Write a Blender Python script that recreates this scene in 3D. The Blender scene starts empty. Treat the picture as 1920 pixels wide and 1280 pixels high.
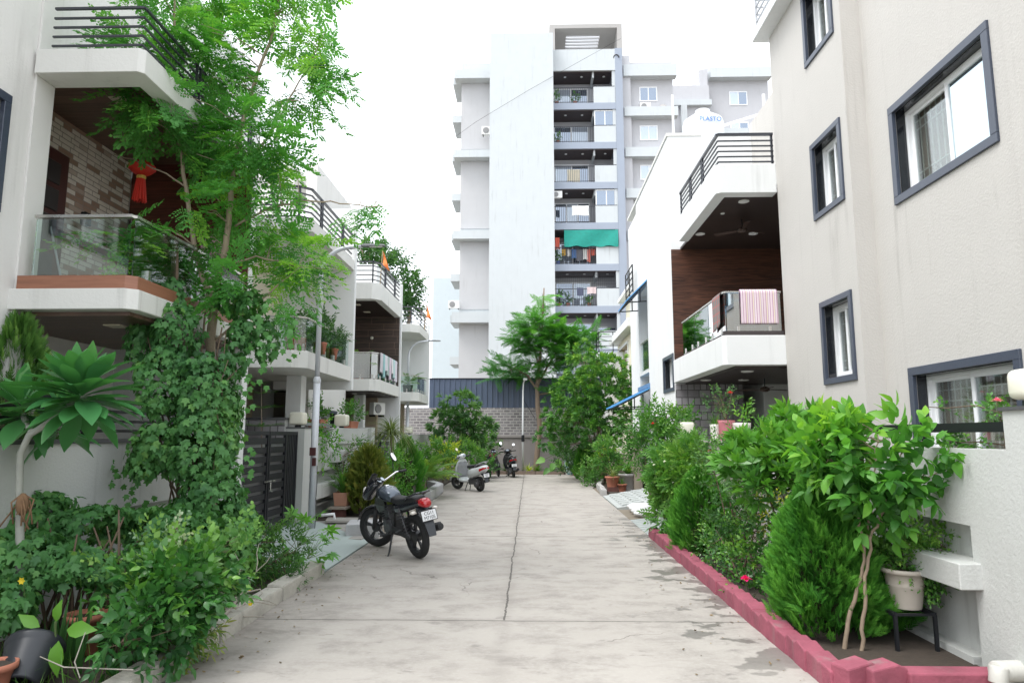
import bpy, math, random
import numpy as np
from mathutils import Vector, Matrix, Euler

random.seed(7)
RNG = np.random.default_rng(11)
R = math.radians
SC = bpy.context.scene
COL = SC.collection

# ---------------------------------------------------------------- camera, sky, sun, exposure
cam = bpy.data.cameras.new("camera")
cam.lens = 24.0
cam.sensor_width = 36.0
cam.clip_start = 0.05
cam.clip_end = 2000
cam_o = bpy.data.objects.new("camera", cam)
COL.objects.link(cam_o)
cam_o.location = (0, 0, 1.7)
cam_o.rotation_euler = (R(90 + 7.7857), 0, R(1.4633))
SC.camera = cam_o

SUN_EL, SUN_AZ = R(60), R(236)          # high, softened by thin overcast, over the left row of houses
wd = bpy.data.worlds.new("World")
SC.world = wd
wd.use_nodes = True
wn = wd.node_tree
wn.nodes.clear()
sky = wn.nodes.new("ShaderNodeTexSky")
sky.sky_type = 'NISHITA'
sky.sun_disc = False
sky.sun_elevation = SUN_EL
sky.sun_rotation = SUN_AZ
sky.air_density = 1.0
sky.dust_density = 4.0
sky.ozone_density = 1.0
hsv = wn.nodes.new("ShaderNodeHueSaturation")
hsv.inputs['Saturation'].default_value = 0.22
bw = wn.nodes.new("ShaderNodeMixRGB")
bw.inputs['Fac'].default_value = 0.62
bw.inputs['Color2'].default_value = (8.5, 8.95, 9.5, 1)     # the even white cloud layer
bg = wn.nodes.new("ShaderNodeBackground")
bg.inputs['Strength'].default_value = 0.15
wo = wn.nodes.new("ShaderNodeOutputWorld")
wn.links.new(sky.outputs[0], hsv.inputs['Color'])
wn.links.new(hsv.outputs[0], bw.inputs['Color1'])
wn.links.new(bw.outputs[0], bg.inputs['Color'])
wn.links.new(bg.outputs[0], wo.inputs[0])

sl = bpy.data.lights.new("sun", 'SUN')
sl.energy = 1.25
sl.angle = R(24)
sl.color = (1.0, 0.985, 0.96)
so = bpy.data.objects.new("sun", sl)
COL.objects.link(so)
# direction towards the sun
sd = Vector((math.cos(SUN_EL) * math.sin(SUN_AZ), math.cos(SUN_EL) * math.cos(SUN_AZ), math.sin(SUN_EL)))
so.rotation_euler = sd.to_track_quat('Z', 'Y').to_euler()
so.location = (0, -20, 40)

SC.view_settings.view_transform = 'Standard'
SC.view_settings.look = 'None'
SC.view_settings.gamma = 1.0
SC.view_settings.exposure = 0.92
SC.cycles.max_bounces = 6
SC.cycles.transparent_max_bounces = 12
SC.cycles.diffuse_bounces = 4

# ---------------------------------------------------------------- materials
def _mix(nt, fac, a, b, blend='MIX'):
    n = nt.nodes.new("ShaderNodeMixRGB")
    n.blend_type = blend
    for k, v in (('Fac', fac), ('Color1', a), ('Color2', b)):
        if hasattr(v, 'links'):
            nt.links.new(v, n.inputs[k])
        elif isinstance(v, (int, float)):
            n.inputs[k].default_value = v
        else:
            n.inputs[k].default_value = (*v[:3], 1)
    return n.outputs[0]

def _math(nt, op, a, b=None, c=None, clamp=False):
    n = nt.nodes.new("ShaderNodeMath")
    n.operation = op
    n.use_clamp = clamp
    for i, v in enumerate((a, b, c)):
        if v is None:
            continue
        if hasattr(v, 'links'):
            nt.links.new(v, n.inputs[i])
        else:
            n.inputs[i].default_value = v
    return n.outputs[0]

def _noise(nt, vec, scale, detail=3, rough=0.6, dist=0.0):
    n = nt.nodes.new("ShaderNodeTexNoise")
    n.inputs['Scale'].default_value = scale
    n.inputs['Detail'].default_value = detail
    n.inputs['Roughness'].default_value = rough
    n.inputs['Distortion'].default_value = dist
    nt.links.new(vec, n.inputs['Vector'])
    return n.outputs[0]

def _map(nt, vec, scale=(1, 1, 1), rot=(0, 0, 0)):
    n = nt.nodes.new("ShaderNodeMapping")
    n.inputs['Scale'].default_value = scale
    n.inputs['Rotation'].default_value = rot
    nt.links.new(vec, n.inputs['Vector'])
    return n.outputs[0]

def _step(nt, v, lo, hi):
    n = nt.nodes.new("ShaderNodeMapRange")
    n.interpolation_type = 'SMOOTHSTEP'
    nt.links.new(v, n.inputs[0])
    n.inputs[1].default_value = lo
    n.inputs[2].default_value = hi
    return n.outputs[0]

def _bump(nt, h, strength, dist=0.01):
    n = nt.nodes.new("ShaderNodeBump")
    n.inputs['Strength'].default_value = strength
    n.inputs['Distance'].default_value = dist
    nt.links.new(h, n.inputs['Height'])
    return n.outputs[0]

def base(name):
    m = bpy.data.materials.new(name)
    m.use_nodes = True
    nt = m.node_tree
    bs = nt.nodes["Principled BSDF"]
    geo = nt.nodes.new("ShaderNodeNewGeometry")
    return m, nt, bs, geo.outputs['Position']

def objvec(nt):
    return nt.nodes.new("ShaderNodeTexCoord").outputs['Object']

def mul(c, k):
    return tuple(min(1, x * k) for x in c[:3])

_MC = {}
def M(name, col, rough=0.6, var=0.1, scale=3.0, bump=0.0, bscale=60, metal=0.0, spec=0.5, dirt=0.0, dirtcol=(0.16, 0.15, 0.13), coat=0.0):
    if name in _MC:
        return _MC[name]
    m, nt, bs, pos = base(name)
    pos = objvec(nt)
    n1 = _noise(nt, pos, scale, 4)
    c = _mix(nt, n1, mul(col, 1 - var), mul(col, 1 + var))
    if dirt:
        st = _noise(nt, _map(nt, pos, (5, 5, 0.35)), 1.0, 4, 0.65)
        s2 = _step(nt, st, 0.52, 0.78)
        bl = _step(nt, _noise(nt, pos, 0.7, 3), 0.35, 0.7)
        c = _mix(nt, _math(nt, 'MULTIPLY', _math(nt, 'MULTIPLY', s2, bl), dirt), c, dirtcol)
    nt.links.new(c, bs.inputs['Base Color'])
    bs.inputs['Metallic'].default_value = metal
    bs.inputs['Specular IOR Level'].default_value = spec
    bs.inputs['Coat Weight'].default_value = coat
    r = _math(nt, 'MULTIPLY_ADD', n1, 0.16, rough - 0.08, clamp=True)
    nt.links.new(r, bs.inputs['Roughness'])
    if bump:
        b = _noise(nt, pos, bscale, 3, 0.6)
        nt.links.new(_bump(nt, b, bump), bs.inputs['Normal'])
    _MC[name] = m
    return m

def plaster(name, col, dirt=0.35, bump=0.45, bscale=38):
    return M(name, col, rough=0.9, var=0.05, scale=1.6, bump=bump, bscale=bscale, spec=0.2, dirt=dirt)

def glass_mat(name, tint=(0.9, 0.96, 0.95), refl=0.12, gcol=(1, 1, 1), dark=None, fres=.8):
    if name in _MC:
        return _MC[name]
    m = bpy.data.materials.new(name)
    m.use_nodes = True
    nt = m.node_tree
    nt.nodes.clear()
    out = nt.nodes.new("ShaderNodeOutputMaterial")
    if dark is None:
        tr = nt.nodes.new("ShaderNodeBsdfTransparent")
        tr.inputs[0].default_value = (*tint, 1)
    else:
        tr = nt.nodes.new("ShaderNodeBsdfDiffuse")
        tr.inputs[0].default_value = (*dark, 1)
    gl = nt.nodes.new("ShaderNodeBsdfGlossy")
    gl.inputs['Color'].default_value = (*gcol, 1)
    tc = nt.nodes.new("ShaderNodeTexCoord")
    gn = _noise(nt, tc.outputs['Object'], 1.3, 2)
    nt.links.new(_math(nt, 'MULTIPLY_ADD', gn, 0.04, 0.0), gl.inputs['Roughness'])
    lw = nt.nodes.new("ShaderNodeLayerWeight")
    lw.inputs['Blend'].default_value = 0.25
    fac = _math(nt, 'ADD', _math(nt, 'MULTIPLY', lw.outputs['Fresnel'], fres), refl, clamp=True)
    mx = nt.nodes.new("ShaderNodeMixShader")
    nt.links.new(fac, mx.inputs[0])
    nt.links.new(tr.outputs[0], mx.inputs[1])
    nt.links.new(gl.outputs[0], mx.inputs[2])
    nt.links.new(mx.outputs[0], out.inputs[0])
    _MC[name] = m
    return m

def leaf_mat(name, dark, mid, light, rough=0.5, trans=0.3, spec=0.35):
    if name in _MC:
        return _MC[name]
    m = bpy.data.materials.new(name)
    m.use_nodes = True
    nt = m.node_tree
    bs = nt.nodes["Principled BSDF"]
    out = nt.nodes["Material Output"]
    at = nt.nodes.new("ShaderNodeAttribute")
    at.attribute_name = "tint"
    cr = nt.nodes.new("ShaderNodeValToRGB")
    cr.color_ramp.elements[0].position = 0.0
    cr.color_ramp.elements[0].color = (*dark, 1)
    cr.color_ramp.elements[1].position = 1.0
    cr.color_ramp.elements[1].color = (*light, 1)
    e = cr.color_ramp.elements.new(0.5)
    e.color = (*mid, 1)
    nt.links.new(at.outputs['Fac'], cr.inputs[0])
    nt.links.new(cr.outputs[0], bs.inputs['Base Color'])
    bs.inputs['Roughness'].default_value = rough
    bs.inputs['Specular IOR Level'].default_value = spec
    tl = nt.nodes.new("ShaderNodeBsdfTranslucent")
    nt.links.new(_mix(nt, 1.0, cr.outputs[0], (1.5, 1.6, 0.7), 'MULTIPLY'), tl.inputs[0])
    mx = nt.nodes.new("ShaderNodeMixShader")
    mx.inputs[0].default_value = trans
    nt.links.new(bs.outputs[0], mx.inputs[1])
    nt.links.new(tl.outputs[0], mx.inputs[2])
    nt.links.new(mx.outputs[0], out.inputs[0])
    _MC[name] = m
    return m

def brick_mat(name, c1, c2, mortar, bw, bh, mw=0.012, axis='X', rough=0.8, bias=0.0, offset=0.5, bump=0.5, var=0.25, squash=1.0, sqf=2, split=None):
    """coursed blocks / tiles; axis = the horizontal world axis the courses run along"""
    if name in _MC:
        return _MC[name]
    m, nt, bs, pos = base(name)
    sep = nt.nodes.new("ShaderNodeSeparateXYZ")
    nt.links.new(pos, sep.inputs[0])
    com = nt.nodes.new("ShaderNodeCombineXYZ")
    nt.links.new(sep.outputs['X' if axis == 'X' else 'Y'], com.inputs[0])
    nt.links.new(sep.outputs['Z'], com.inputs[1])
    bt = nt.nodes.new("ShaderNodeTexBrick")
    bt.offset = offset
    bt.squash = squash
    bt.squash_frequency = sqf
    bt.inputs['Scale'].default_value = 1.0
    bt.inputs['Brick Width'].default_value = bw
    bt.inputs['Row Height'].default_value = bh
    bt.inputs['Mortar Size'].default_value = mw
    bt.inputs['Bias'].default_value = bias
    if split is None:
        bt.inputs['Color1'].default_value = (*c1, 1)
        bt.inputs['Color2'].default_value = (*c2, 1)
        bt.inputs['Mortar'].default_value = (*mortar, 1)
        tone = bt.outputs['Color']
    else:           # two distinct tones of tile, the second one on a share of the tiles
        bt.inputs['Color1'].default_value = (0, 0, 0, 1)
        bt.inputs['Color2'].default_value = (1, 1, 1, 1)
        bt.inputs['Mortar'].default_value = (0, 0, 0, 1)
        tone = _mix(nt, bt.outputs['Fac'], _mix(nt, _step(nt, bt.outputs['Color'], split - .05, split + .12), c1, c2), mortar)
    nt.links.new(com.outputs[0], bt.inputs['Vector'])
    n = _noise(nt, pos, 9, 4)
    c = _mix(nt, 1.0, tone, _mix(nt, n, (1 - var,) * 3, (1 + var,) * 3), 'MULTIPLY')
    nt.links.new(c, bs.inputs['Base Color'])
    bs.inputs['Roughness'].default_value = rough
    h = _math(nt, 'ADD', _math(nt, 'MULTIPLY', bt.outputs['Fac'], -1.0), _math(nt, 'MULTIPLY', n, 0.4))
    nt.links.new(_bump(nt, h, bump, 0.01), bs.inputs['Normal'])
    _MC[name] = m
    return m

def wood_mat(name, c1, c2, plank=0.2, along='X', across='Z', gap=0.03, rough=0.45, contrast=1.0, stagger=0.0):
    """planks: 'along' = grain axis, 'across' = the axis the planks are counted on"""
    if name in _MC:
        return _MC[name]
    m, nt, bs, pos = base(name)
    sep = nt.nodes.new("ShaderNodeSeparateXYZ")
    nt.links.new(pos, sep.inputs[0])
    ac = _math(nt, 'DIVIDE', sep.outputs[across], plank)
    idx = _math(nt, 'FLOOR', ac)
    fr = _math(nt, 'FRACT', ac)
    wn_ = nt.nodes.new("ShaderNodeTexWhiteNoise")
    wn_.noise_dimensions = '1D'
    nt.links.new(idx, wn_.inputs['W'])
    com = nt.nodes.new("ShaderNodeCombineXYZ")
    nt.links.new(_math(nt, 'ADD', _math(nt, 'MULTIPLY', sep.outputs[along], 1.2), _math(nt, 'MULTIPLY', wn_.outputs[0], 40)), com.inputs[0])
    nt.links.new(_math(nt, 'MULTIPLY', sep.outputs[across], 16), com.inputs[1])
    g = _noise(nt, com.outputs[0], 1.6, 5, 0.65, 0.6)
    t = _math(nt, 'ADD', _math(nt, 'MULTIPLY', _step(nt, g, 0.3, 0.72), 0.65 * contrast), _math(nt, 'MULTIPLY', wn_.outputs[0], 0.35), clamp=True)
    c = _mix(nt, t, c1, c2)
    edge = _math(nt, 'LESS_THAN', fr, gap)
    if stagger:
        al = _math(nt, 'FRACT', _math(nt, 'ADD', _math(nt, 'DIVIDE', sep.outputs[along], stagger), wn_.outputs[0]))
        edge = _math(nt, 'MAXIMUM', edge, _math(nt, 'LESS_THAN', al, gap * plank / stagger))
    c = _mix(nt, edge, c, mul(c1, 0.35) if not stagger else mul(c2, 1.7))
    nt.links.new(c, bs.inputs['Base Color'])
    bs.inputs['Roughness'].default_value = rough
    nt.links.new(_bump(nt, g, 0.12), bs.inputs['Normal'])
    _MC[name] = m
    return m

# ---------------------------------------------------------------- mesh builder
class MB:
    def __init__(s):
        s.v, s.f = [], []

    def add(s, vs, fs):
        o = len(s.v)
        s.v += [tuple(map(float, p)) for p in vs]
        s.f += [tuple(i + o for i in f) for f in fs]
        return s

    def box(s, x0, x1, y0, y1, z0, z1):
        if x0 > x1: x0, x1 = x1, x0
        if y0 > y1: y0, y1 = y1, y0
        if z0 > z1: z0, z1 = z1, z0
        return s.add([(x0, y0, z0), (x1, y0, z0), (x1, y1, z0), (x0, y1, z0), (x0, y0, z1), (x1, y0, z1), (x1, y1, z1), (x0, y1, z1)],
                     [(0, 3, 2, 1), (4, 5, 6, 7), (0, 1, 5, 4), (1, 2, 6, 5), (2, 3, 7, 6), (3, 0, 4, 7)])

    def rbox(s, c, size, rot=(0, 0, 0)):
        m = Euler(rot).to_matrix()
        vs = []
        for dz in (-.5, .5):
            for dx, dy in ((-.5, -.5), (.5, -.5), (.5, .5), (-.5, .5)):
                vs.append(tuple(Vector(c) + m @ Vector((dx * size[0], dy * size[1], dz * size[2]))))
        return s.add(vs, [(0, 3, 2, 1), (4, 5, 6, 7), (0, 1, 5, 4), (1, 2, 6, 5), (2, 3, 7, 6), (3, 0, 4, 7)])

    def bar(s, a, b, w, h=None):
        """a square bar between two points"""
        a, b = Vector(a), Vector(b)
        h = h or w
        d = (b - a).normalized()
        up = Vector((0, 0, 1)) if abs(d.z) < 0.95 else Vector((0, 1, 0))
        sd_ = d.cross(up).normalized() * (w / 2)
        u = sd_.cross(d).normalized() * (h / 2)
        vs = [p + q for p in (a, b) for q in (-sd_ - u, sd_ - u, sd_ + u, -sd_ + u)]
        return s.add(vs, [(0, 1, 2, 3)[::-1], (4, 5, 6, 7), (0, 4, 5, 1)[::-1], (1, 5, 6, 2)[::-1], (2, 6, 7, 3)[::-1], (3, 7, 4, 0)[::-1]])

    def tube(s, pts, r, n=8, cap=True):
        pts = [Vector(p) for p in pts]
        if not hasattr(r, '__len__'):
            r = [r] * len(pts)
        vs, fs = [], []
        ref = None
        for i, p in enumerate(pts):
            d = (pts[min(i + 1, len(pts) - 1)] - pts[max(i - 1, 0)])
            d = d.normalized() if d.length > 1e-9 else Vector((0, 0, 1))
            if ref is None:
                ref = d.orthogonal().normalized()
            ref = (ref - d * ref.dot(d))
            ref = ref.normalized() if ref.length > 1e-6 else d.orthogonal().normalized()
            bi = d.cross(ref)
            for k in range(n):
                a = 2 * math.pi * k / n
                vs.append(p + (ref * math.cos(a) + bi * math.sin(a)) * r[i])
        for i in range(len(pts) - 1):
            for k in range(n):
                k2 = (k + 1) % n
                fs.append((i * n + k, i * n + k2, (i + 1) * n + k2, (i + 1) * n + k))
        if cap:
            fs.append(tuple(range(n))[::-1])
            fs.append(tuple(range((len(pts) - 1) * n, len(pts) * n)))
        return s.add(vs, fs)

    def lathe(s, prof, c=(0, 0, 0), n=20, axis='Z', cap=True):
        vs, fs = [], []
        for r, z in prof:
            for k in range(n):
                a = 2 * math.pi * k / n
                x, y = r * math.cos(a), r * math.sin(a)
                p = {'Z': (x, y, z), 'Y': (x, z, y), 'X': (z, x, y)}[axis]
                vs.append((p[0] + c[0], p[1] + c[1], p[2] + c[2]))
        for i in range(len(prof) - 1):
            for k in range(n):
                k2 = (k + 1) % n
                q = (i * n + k, i * n + k2, (i + 1) * n + k2, (i + 1) * n + k)
                fs.append(q if axis != 'Y' else q[::-1])
        if cap:
            fs.append(tuple(range(n))[::-1])
            fs.append(tuple(range((len(prof) - 1) * n, len(prof) * n)))
        return s.add(vs, fs)

    def prism(s, poly, axis, a, b):
        """poly: 2D outline in the plane across 'axis' (X: (y,z), Y: (x,z), Z: (x,y))"""
        def P3(p, t):
            return {'X': (t, p[0], p[1]), 'Y': (p[0], t, p[1]), 'Z': (p[0], p[1], t)}[axis]
        n = len(poly)
        vs = [P3(p, a) for p in poly] + [P3(p, b) for p in poly]
        fs = [tuple(range(n))[::-1], tuple(range(n, 2 * n))] + [(i, (i + 1) % n, n + (i + 1) % n, n + i) for i in range(n)]
        return s.add(vs, fs)

    def ell(s, c, r, n=14, m=9):
        prof = [(math.sin(math.pi * i / m), -math.cos(math.pi * i / m)) for i in range(m + 1)]
        vs, fs = [], []
        for pr, pz in prof:
            for k in range(n):
                a = 2 * math.pi * k / n
                vs.append((c[0] + r[0] * pr * math.cos(a), c[1] + r[1] * pr * math.sin(a), c[2] + r[2] * pz))
        for i in range(m):
            for k in range(n):
                k2 = (k + 1) % n
                fs.append((i * n + k, i * n + k2, (i + 1) * n + k2, (i + 1) * n + k))
        return s.add(vs, fs)

    def loft(s, rings, cap=True):
        n = len(rings[0])
        vs = [p for r_ in rings for p in r_]
        fs = []
        for i in range(len(rings) - 1):
            for k in range(n):
                k2 = (k + 1) % n
                fs.append((i * n + k, i * n + k2, (i + 1) * n + k2, (i + 1) * n + k))
        if cap:
            fs.append(tuple(range(n))[::-1])
            fs.append(tuple(range((len(rings) - 1) * n, len(rings) * n)))
        return s.add(vs, fs)

    def grid(s, fn, nu, nv):
        """open sheet from fn(u,v)"""
        vs = [fn(i / nu, j / nv) for i in range(nu + 1) for j in range(nv + 1)]
        fs = [(i * (nv + 1) + j, (i + 1) * (nv + 1) + j, (i + 1) * (nv + 1) + j + 1, i * (nv + 1) + j + 1) for i in range(nu) for j in range(nv)]
        return s.add(vs, fs)

ORG = {}
def fix_normals(me):
    import bmesh
    b = bmesh.new()
    b.from_mesh(me)
    bmesh.ops.recalc_face_normals(b, faces=b.faces)
    b.to_mesh(me)
    b.free()

def obj(name, mb, mat, parent=None, smooth=False, bevel=0.0, solid=0.0, seg=2, fix=True):
    me = bpy.data.meshes.new(name)
    org = ORG.get(parent.name if parent else None, (0, 0, 0))
    vs = [(x - org[0], y - org[1], z - org[2]) for x, y, z in mb.v]
    me.from_pydata(vs, [], mb.f)
    me.update()
    if fix:
        fix_normals(me)
    me.materials.append(mat)
    if smooth:
        me.polygons.foreach_set('use_smooth', [True] * len(me.polygons))
    o = bpy.data.objects.new(name, me)
    COL.objects.link(o)
    if parent:
        o.parent = parent
    ORG[o.name] = org
    if solid:
        sm = o.modifiers.new("solid", 'SOLIDIFY')
        sm.thickness = solid
        sm.offset = 0
    if bevel:
        bm_ = o.modifiers.new("bevel", 'BEVEL')
        bm_.width = bevel
        bm_.segments = seg
        bm_.limit_method = 'ANGLE'
        bm_.angle_limit = R(35)
    return o

def thing(name, label, cat, loc=(0, 0, 0), rot=None, group=None, local=False):
    o = bpy.data.objects.new(name, None)
    o.empty_display_size = 0.2
    COL.objects.link(o)
    o.location = loc
    if rot is not None:
        o.rotation_euler = rot if hasattr(rot, '__len__') else (0, 0, rot)
    ORG[o.name] = (0, 0, 0) if local else tuple(loc)
    return tag(o, label, cat, group)

def tag(o, label, cat, group=None, kind=None):
    o['label'] = label
    o['category'] = cat
    if group:
        o['group'] = group
    if kind:
        o['kind'] = kind
    return o

def single(name, mb, mat, label, cat, group=None, **k):
    """a thing that is one mesh; its origin is moved to its base"""
    o = obj(name, mb, mat, None, **k)
    return tag(o, label, cat, group)

def struct(name, mb, mat, **k):
    o = obj(name, mb, mat, None, **k)
    o['kind'] = 'structure'
    return o

def dup(root, loc=None, rot=None, label=None):
    """a copy of a thing with copies of its parts and sub-parts"""
    def cp(o, par):
        c = o.copy()
        COL.objects.link(c)
        if par:
            c.parent = par
        for ch in KIDS.get(o.name, []):
            cp(ch, c)
        return c
    KIDS = {}
    for o in bpy.data.objects:
        if o.parent:
            KIDS.setdefault(o.parent.name, []).append(o)
    r = cp(root, None)
    if loc is not None: r.location = loc
    if rot is not None: r.rotation_euler = rot if hasattr(rot, '__len__') else (0, 0, rot)
    if label: r['label'] = label
    return r

def wall_x(mb, x0, x1, y0, y1, z0, z1, holes=()):
    """a wall slab in a plane of constant X with rectangular openings (ya, yb, za, zb)"""
    ys = sorted({y0, y1, *[h[0] for h in holes], *[h[1] for h in holes]})
    zs = sorted({z0, z1, *[h[2] for h in holes], *[h[3] for h in holes]})
    for a, b in zip(ys, ys[1:]):
        run = None
        for c, d in zip(zs, zs[1:]):
            cy, cz = (a + b) / 2, (c + d) / 2
            solid = not any(h[0] < cy < h[1] and h[2] < cz < h[3] for h in holes)
            if solid:
                run = (run[0], d) if run else (c, d)
            if run and (not solid or d == zs[-1]):
                mb.box(x0, x1, a, b, *run)
                run = None
    return mb

def text(name, body, mat, parent, loc, rot, size, extrude=0.001, align='CENTER', sx=1.0):
    cu = bpy.data.curves.new(name, 'FONT')
    cu.body = body
    cu.size = size
    cu.extrude = extrude
    cu.align_x = align
    cu.align_y = 'CENTER'
    cu.materials.append(mat)
    o = bpy.data.objects.new(name, cu)
    COL.objects.link(o)
    if parent:
        o.parent = parent
        g = ORG[parent.name]
        loc = [loc[i] - g[i] for i in range(3)]
    o.location = loc
    o.rotation_euler = rot
    o.scale = (sx, 1, 1)
    return o
# ---------------------------------------------------------------- foliage: leaf templates placed many times in one mesh
def _unit(a):
    return a / np.maximum(np.linalg.norm(a, axis=-1, keepdims=True), 1e-9)

class Tpl:
    """a leaf or a spray of leaves: x = along, y = across, z = up; tint = offset per face"""
    def __init__(s, v, f, t=None):
        s.v = np.array(v, float)
        s.f = f
        s.t = np.zeros(len(f)) if t is None else np.array(t, float)

def t_leaf(w=0.42, droop=0.18, fold=0.10, wide=0.4):
    """ovate pointed leaf of length 1 with a midrib fold"""
    xs = [0, wide * 0.5, wide, 0.72, 1.0]
    ws = [0, w * 0.38, w * 0.5, w * 0.30, 0]
    v, f = [], []
    mid, L, Rr = [], [], []
    for x, h in zip(xs, ws):
        z = -droop * x * x
        mid.append(len(v)); v.append((x, 0, z))
        if h:
            L.append(len(v)); v.append((x, h, z + fold * h * 2)); Rr.append(len(v)); v.append((x, -h, z + fold * h * 2))
    for S, sg in ((L, 1), (Rr, -1)):
        q = [(mid[0], mid[1], S[0])]
        for i in range(2):
            q.append((mid[i + 1], mid[i + 2], S[i + 1], S[i]))
        q.append((mid[3], mid[4], S[2]))
        f += [a if sg > 0 else a[::-1] for a in q]
    return Tpl(v, f)

def t_strip(ws, droop=.2, fold=.1):
    """leaf from half-widths at even steps, folded along the midrib"""
    n = len(ws) - 1
    v, f = [], []
    for i, h in enumerate(ws):
        x = i / n
        z = -droop * x * x
        v += [(x, h, z + fold * h * 2), (x, 0, z), (x, -h, z + fold * h * 2)]
    for i in range(n):
        a = i * 3
        f += [(a, a + 1, a + 4, a + 3), (a + 1, a + 2, a + 5, a + 4)]
    return Tpl(v, f)

def t_small(w=0.5, droop=0.1):
    return Tpl([(0, 0, 0), (0.45, w / 2, 0.03), (1, 0, -droop), (0.45, -w / 2, 0.03)], [(0, 3, 2, 1)])

def t_ivy():
    out = []
    lobes = [(-150, .42), (-112, .64), (-84, .46), (-56, .84), (-27, .56), (-7, .98), (7, .98), (27, .56), (56, .84), (84, .46), (112, .64), (150, .42)]
    v = [(0.0, 0, 0.03)]
    for a, r in lobes:
        v.append((0.30 + 0.70 * r * math.cos(R(a)), 0.74 * r * math.sin(R(a)), -0.20 * r * r * (1 + .3 * math.cos(3 * R(a)))))
    n = len(lobes)
    f = [(0, i + 1, i + 2) for i in range(n - 1)]
    return Tpl(v, f)

def t_blade(w=0.06, droop=0.5, n=5, tipw=0.0):
    v, f = [], []
    for i in range(n + 1):
        t = i / n
        h = w * (0.5 + 0.5 * math.sin(math.pi * min(1, t * 1.1 + .1))) * (1 - t ** 3 * (1 - tipw)) / 2
        x = t * (1 - 0.25 * droop * t)
        z = 0.12 * math.sin(t * 2) - droop * t * t * 0.8
        v += [(x, h, z + h * .5), (x, 0, z), (x, -h, z + h * .5)]
    for i in range(n):
        a = i * 3
        f += [(a, a + 1, a + 4, a + 3), (a + 1, a + 2, a + 5, a + 4)]
    return Tpl(v, f)

def combine(items):
    """items: (tpl, pos, dir, up, scale, tint) in one template"""
    V, F, T = [], [], []
    o = 0
    for tp, p, d, u, sc, ti in items:
        d = np.array(d, float); d /= np.linalg.norm(d)
        u = np.array(u, float); u = u - d * u.dot(d)
        u /= max(np.linalg.norm(u), 1e-6)
        sd_ = np.cross(u, d)
        vv = np.array(p) + sc * (tp.v[:, :1] * d + tp.v[:, 1:2] * sd_ + tp.v[:, 2:] * u)
        V.append(vv)
        F += [tuple(i + o for i in f) for f in tp.f]
        T += list(tp.t + ti)
        o += len(vv)
    return Tpl(np.concatenate(V), F, T)

def t_spray(leaf, n=7, length=0.22, size=0.08, spread=60, rng=random, tip=0.25, sizevar=.3, whorl=False, droop=0.0):
    """a twig with n leaves along it in a spiral and a few at its tip (metres); younger, lighter leaves at the tip"""
    it = []
    for i in range(n):
        t = (i + 0.6) / n
        az = i * 2.4 + rng.uniform(-.4, .4)
        el = R(spread * (1.15 - 0.75 * t) + rng.uniform(-14, 14))
        d = (math.cos(el), math.sin(el) * math.cos(az), math.sin(el) * math.sin(az) - droop)
        p = (length * t, 0, 0) if not whorl else (length * (0.75 + .25 * t), 0, 0)
        it.append((leaf, p, d, (-.5, 0, 1), size * (1 - 0.35 * t + rng.uniform(-sizevar, sizevar) * .6), tip * (t - .5) + rng.uniform(-.1, .1)))
    return combine(it)

def t_pinnate(leaf, pairs=8, length=0.3, size=0.06, angle=60, droop=0.25, rng=random, terminal=True):
    it = []
    for i in range(pairs):
        t = (i + 1) / (pairs + .5)
        x = length * t
        z = -droop * length * t * t
        for sg in (1, -1):
            a = R(angle + rng.uniform(-10, 10))
            it.append((leaf, (x, 0, z), (math.cos(a), sg * math.sin(a), -0.25 + rng.uniform(-.15, .15)), (0, 0, 1), size * (0.75 + .5 * math.sin(math.pi * t)) * rng.uniform(.85, 1.15), rng.uniform(-.08, .08)))
    if terminal:
        it.append((leaf, (length, 0, -droop * length), (1, 0, -.4), (0, 0, 1), size, 0.1))
    return combine(it)

def t_bipinnate(pairs=6, sub=6, length=0.42, plen=0.17, lsize=0.028, w=0.6, droop=0.35, rng=random):
    lf = t_small(w, 0.05)
    it = []
    for i in range(pairs + 1):
        t = (i + 1) / (pairs + 1)
        x = length * t
        z = -droop * length * t * t
        pl = plen * (1.1 - 0.55 * t) * rng.uniform(.85, 1.1)
        for sg in ((1, -1) if i < pairs else (0,)):
            a = R(62 - 22 * t) * sg
            dx, dy, dz = math.cos(a), math.sin(a), -0.18 - .2 * rng.random()
            for j in range(sub):
                s_ = (j + 1) / sub
                px, py, pz = x + dx * pl * s_, dy * pl * s_, z + dz * pl * s_ * (0.6 + .7 * s_)
                for q in ((1, -1) if j < sub - 1 else (0,)):
                    b = a + q * R(58)
                    it.append((lf, (px, py, pz), (math.cos(b), math.sin(b), -.25 + rng.uniform(-.3, .2)), (rng.uniform(-.3, .3), rng.uniform(-.3, .3), 1), lsize * rng.uniform(.8, 1.2), rng.uniform(-.08, .08)))
    rach = [(length * t, 0, -droop * length * t * t) for t in (0, .35, .7, 1)]
    v, f = [], []
    for p in rach:
        v += [(p[0], .003, p[2]), (p[0], -.003, p[2])]
    for i in range(3):
        f.append((2 * i, 2 * i + 1, 2 * i + 3, 2 * i + 2))
    it.append((Tpl(v, f), (0, 0, 0), (1, 0, 0), (0, 0, 1), 1, .2))
    return combine(it)

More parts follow.
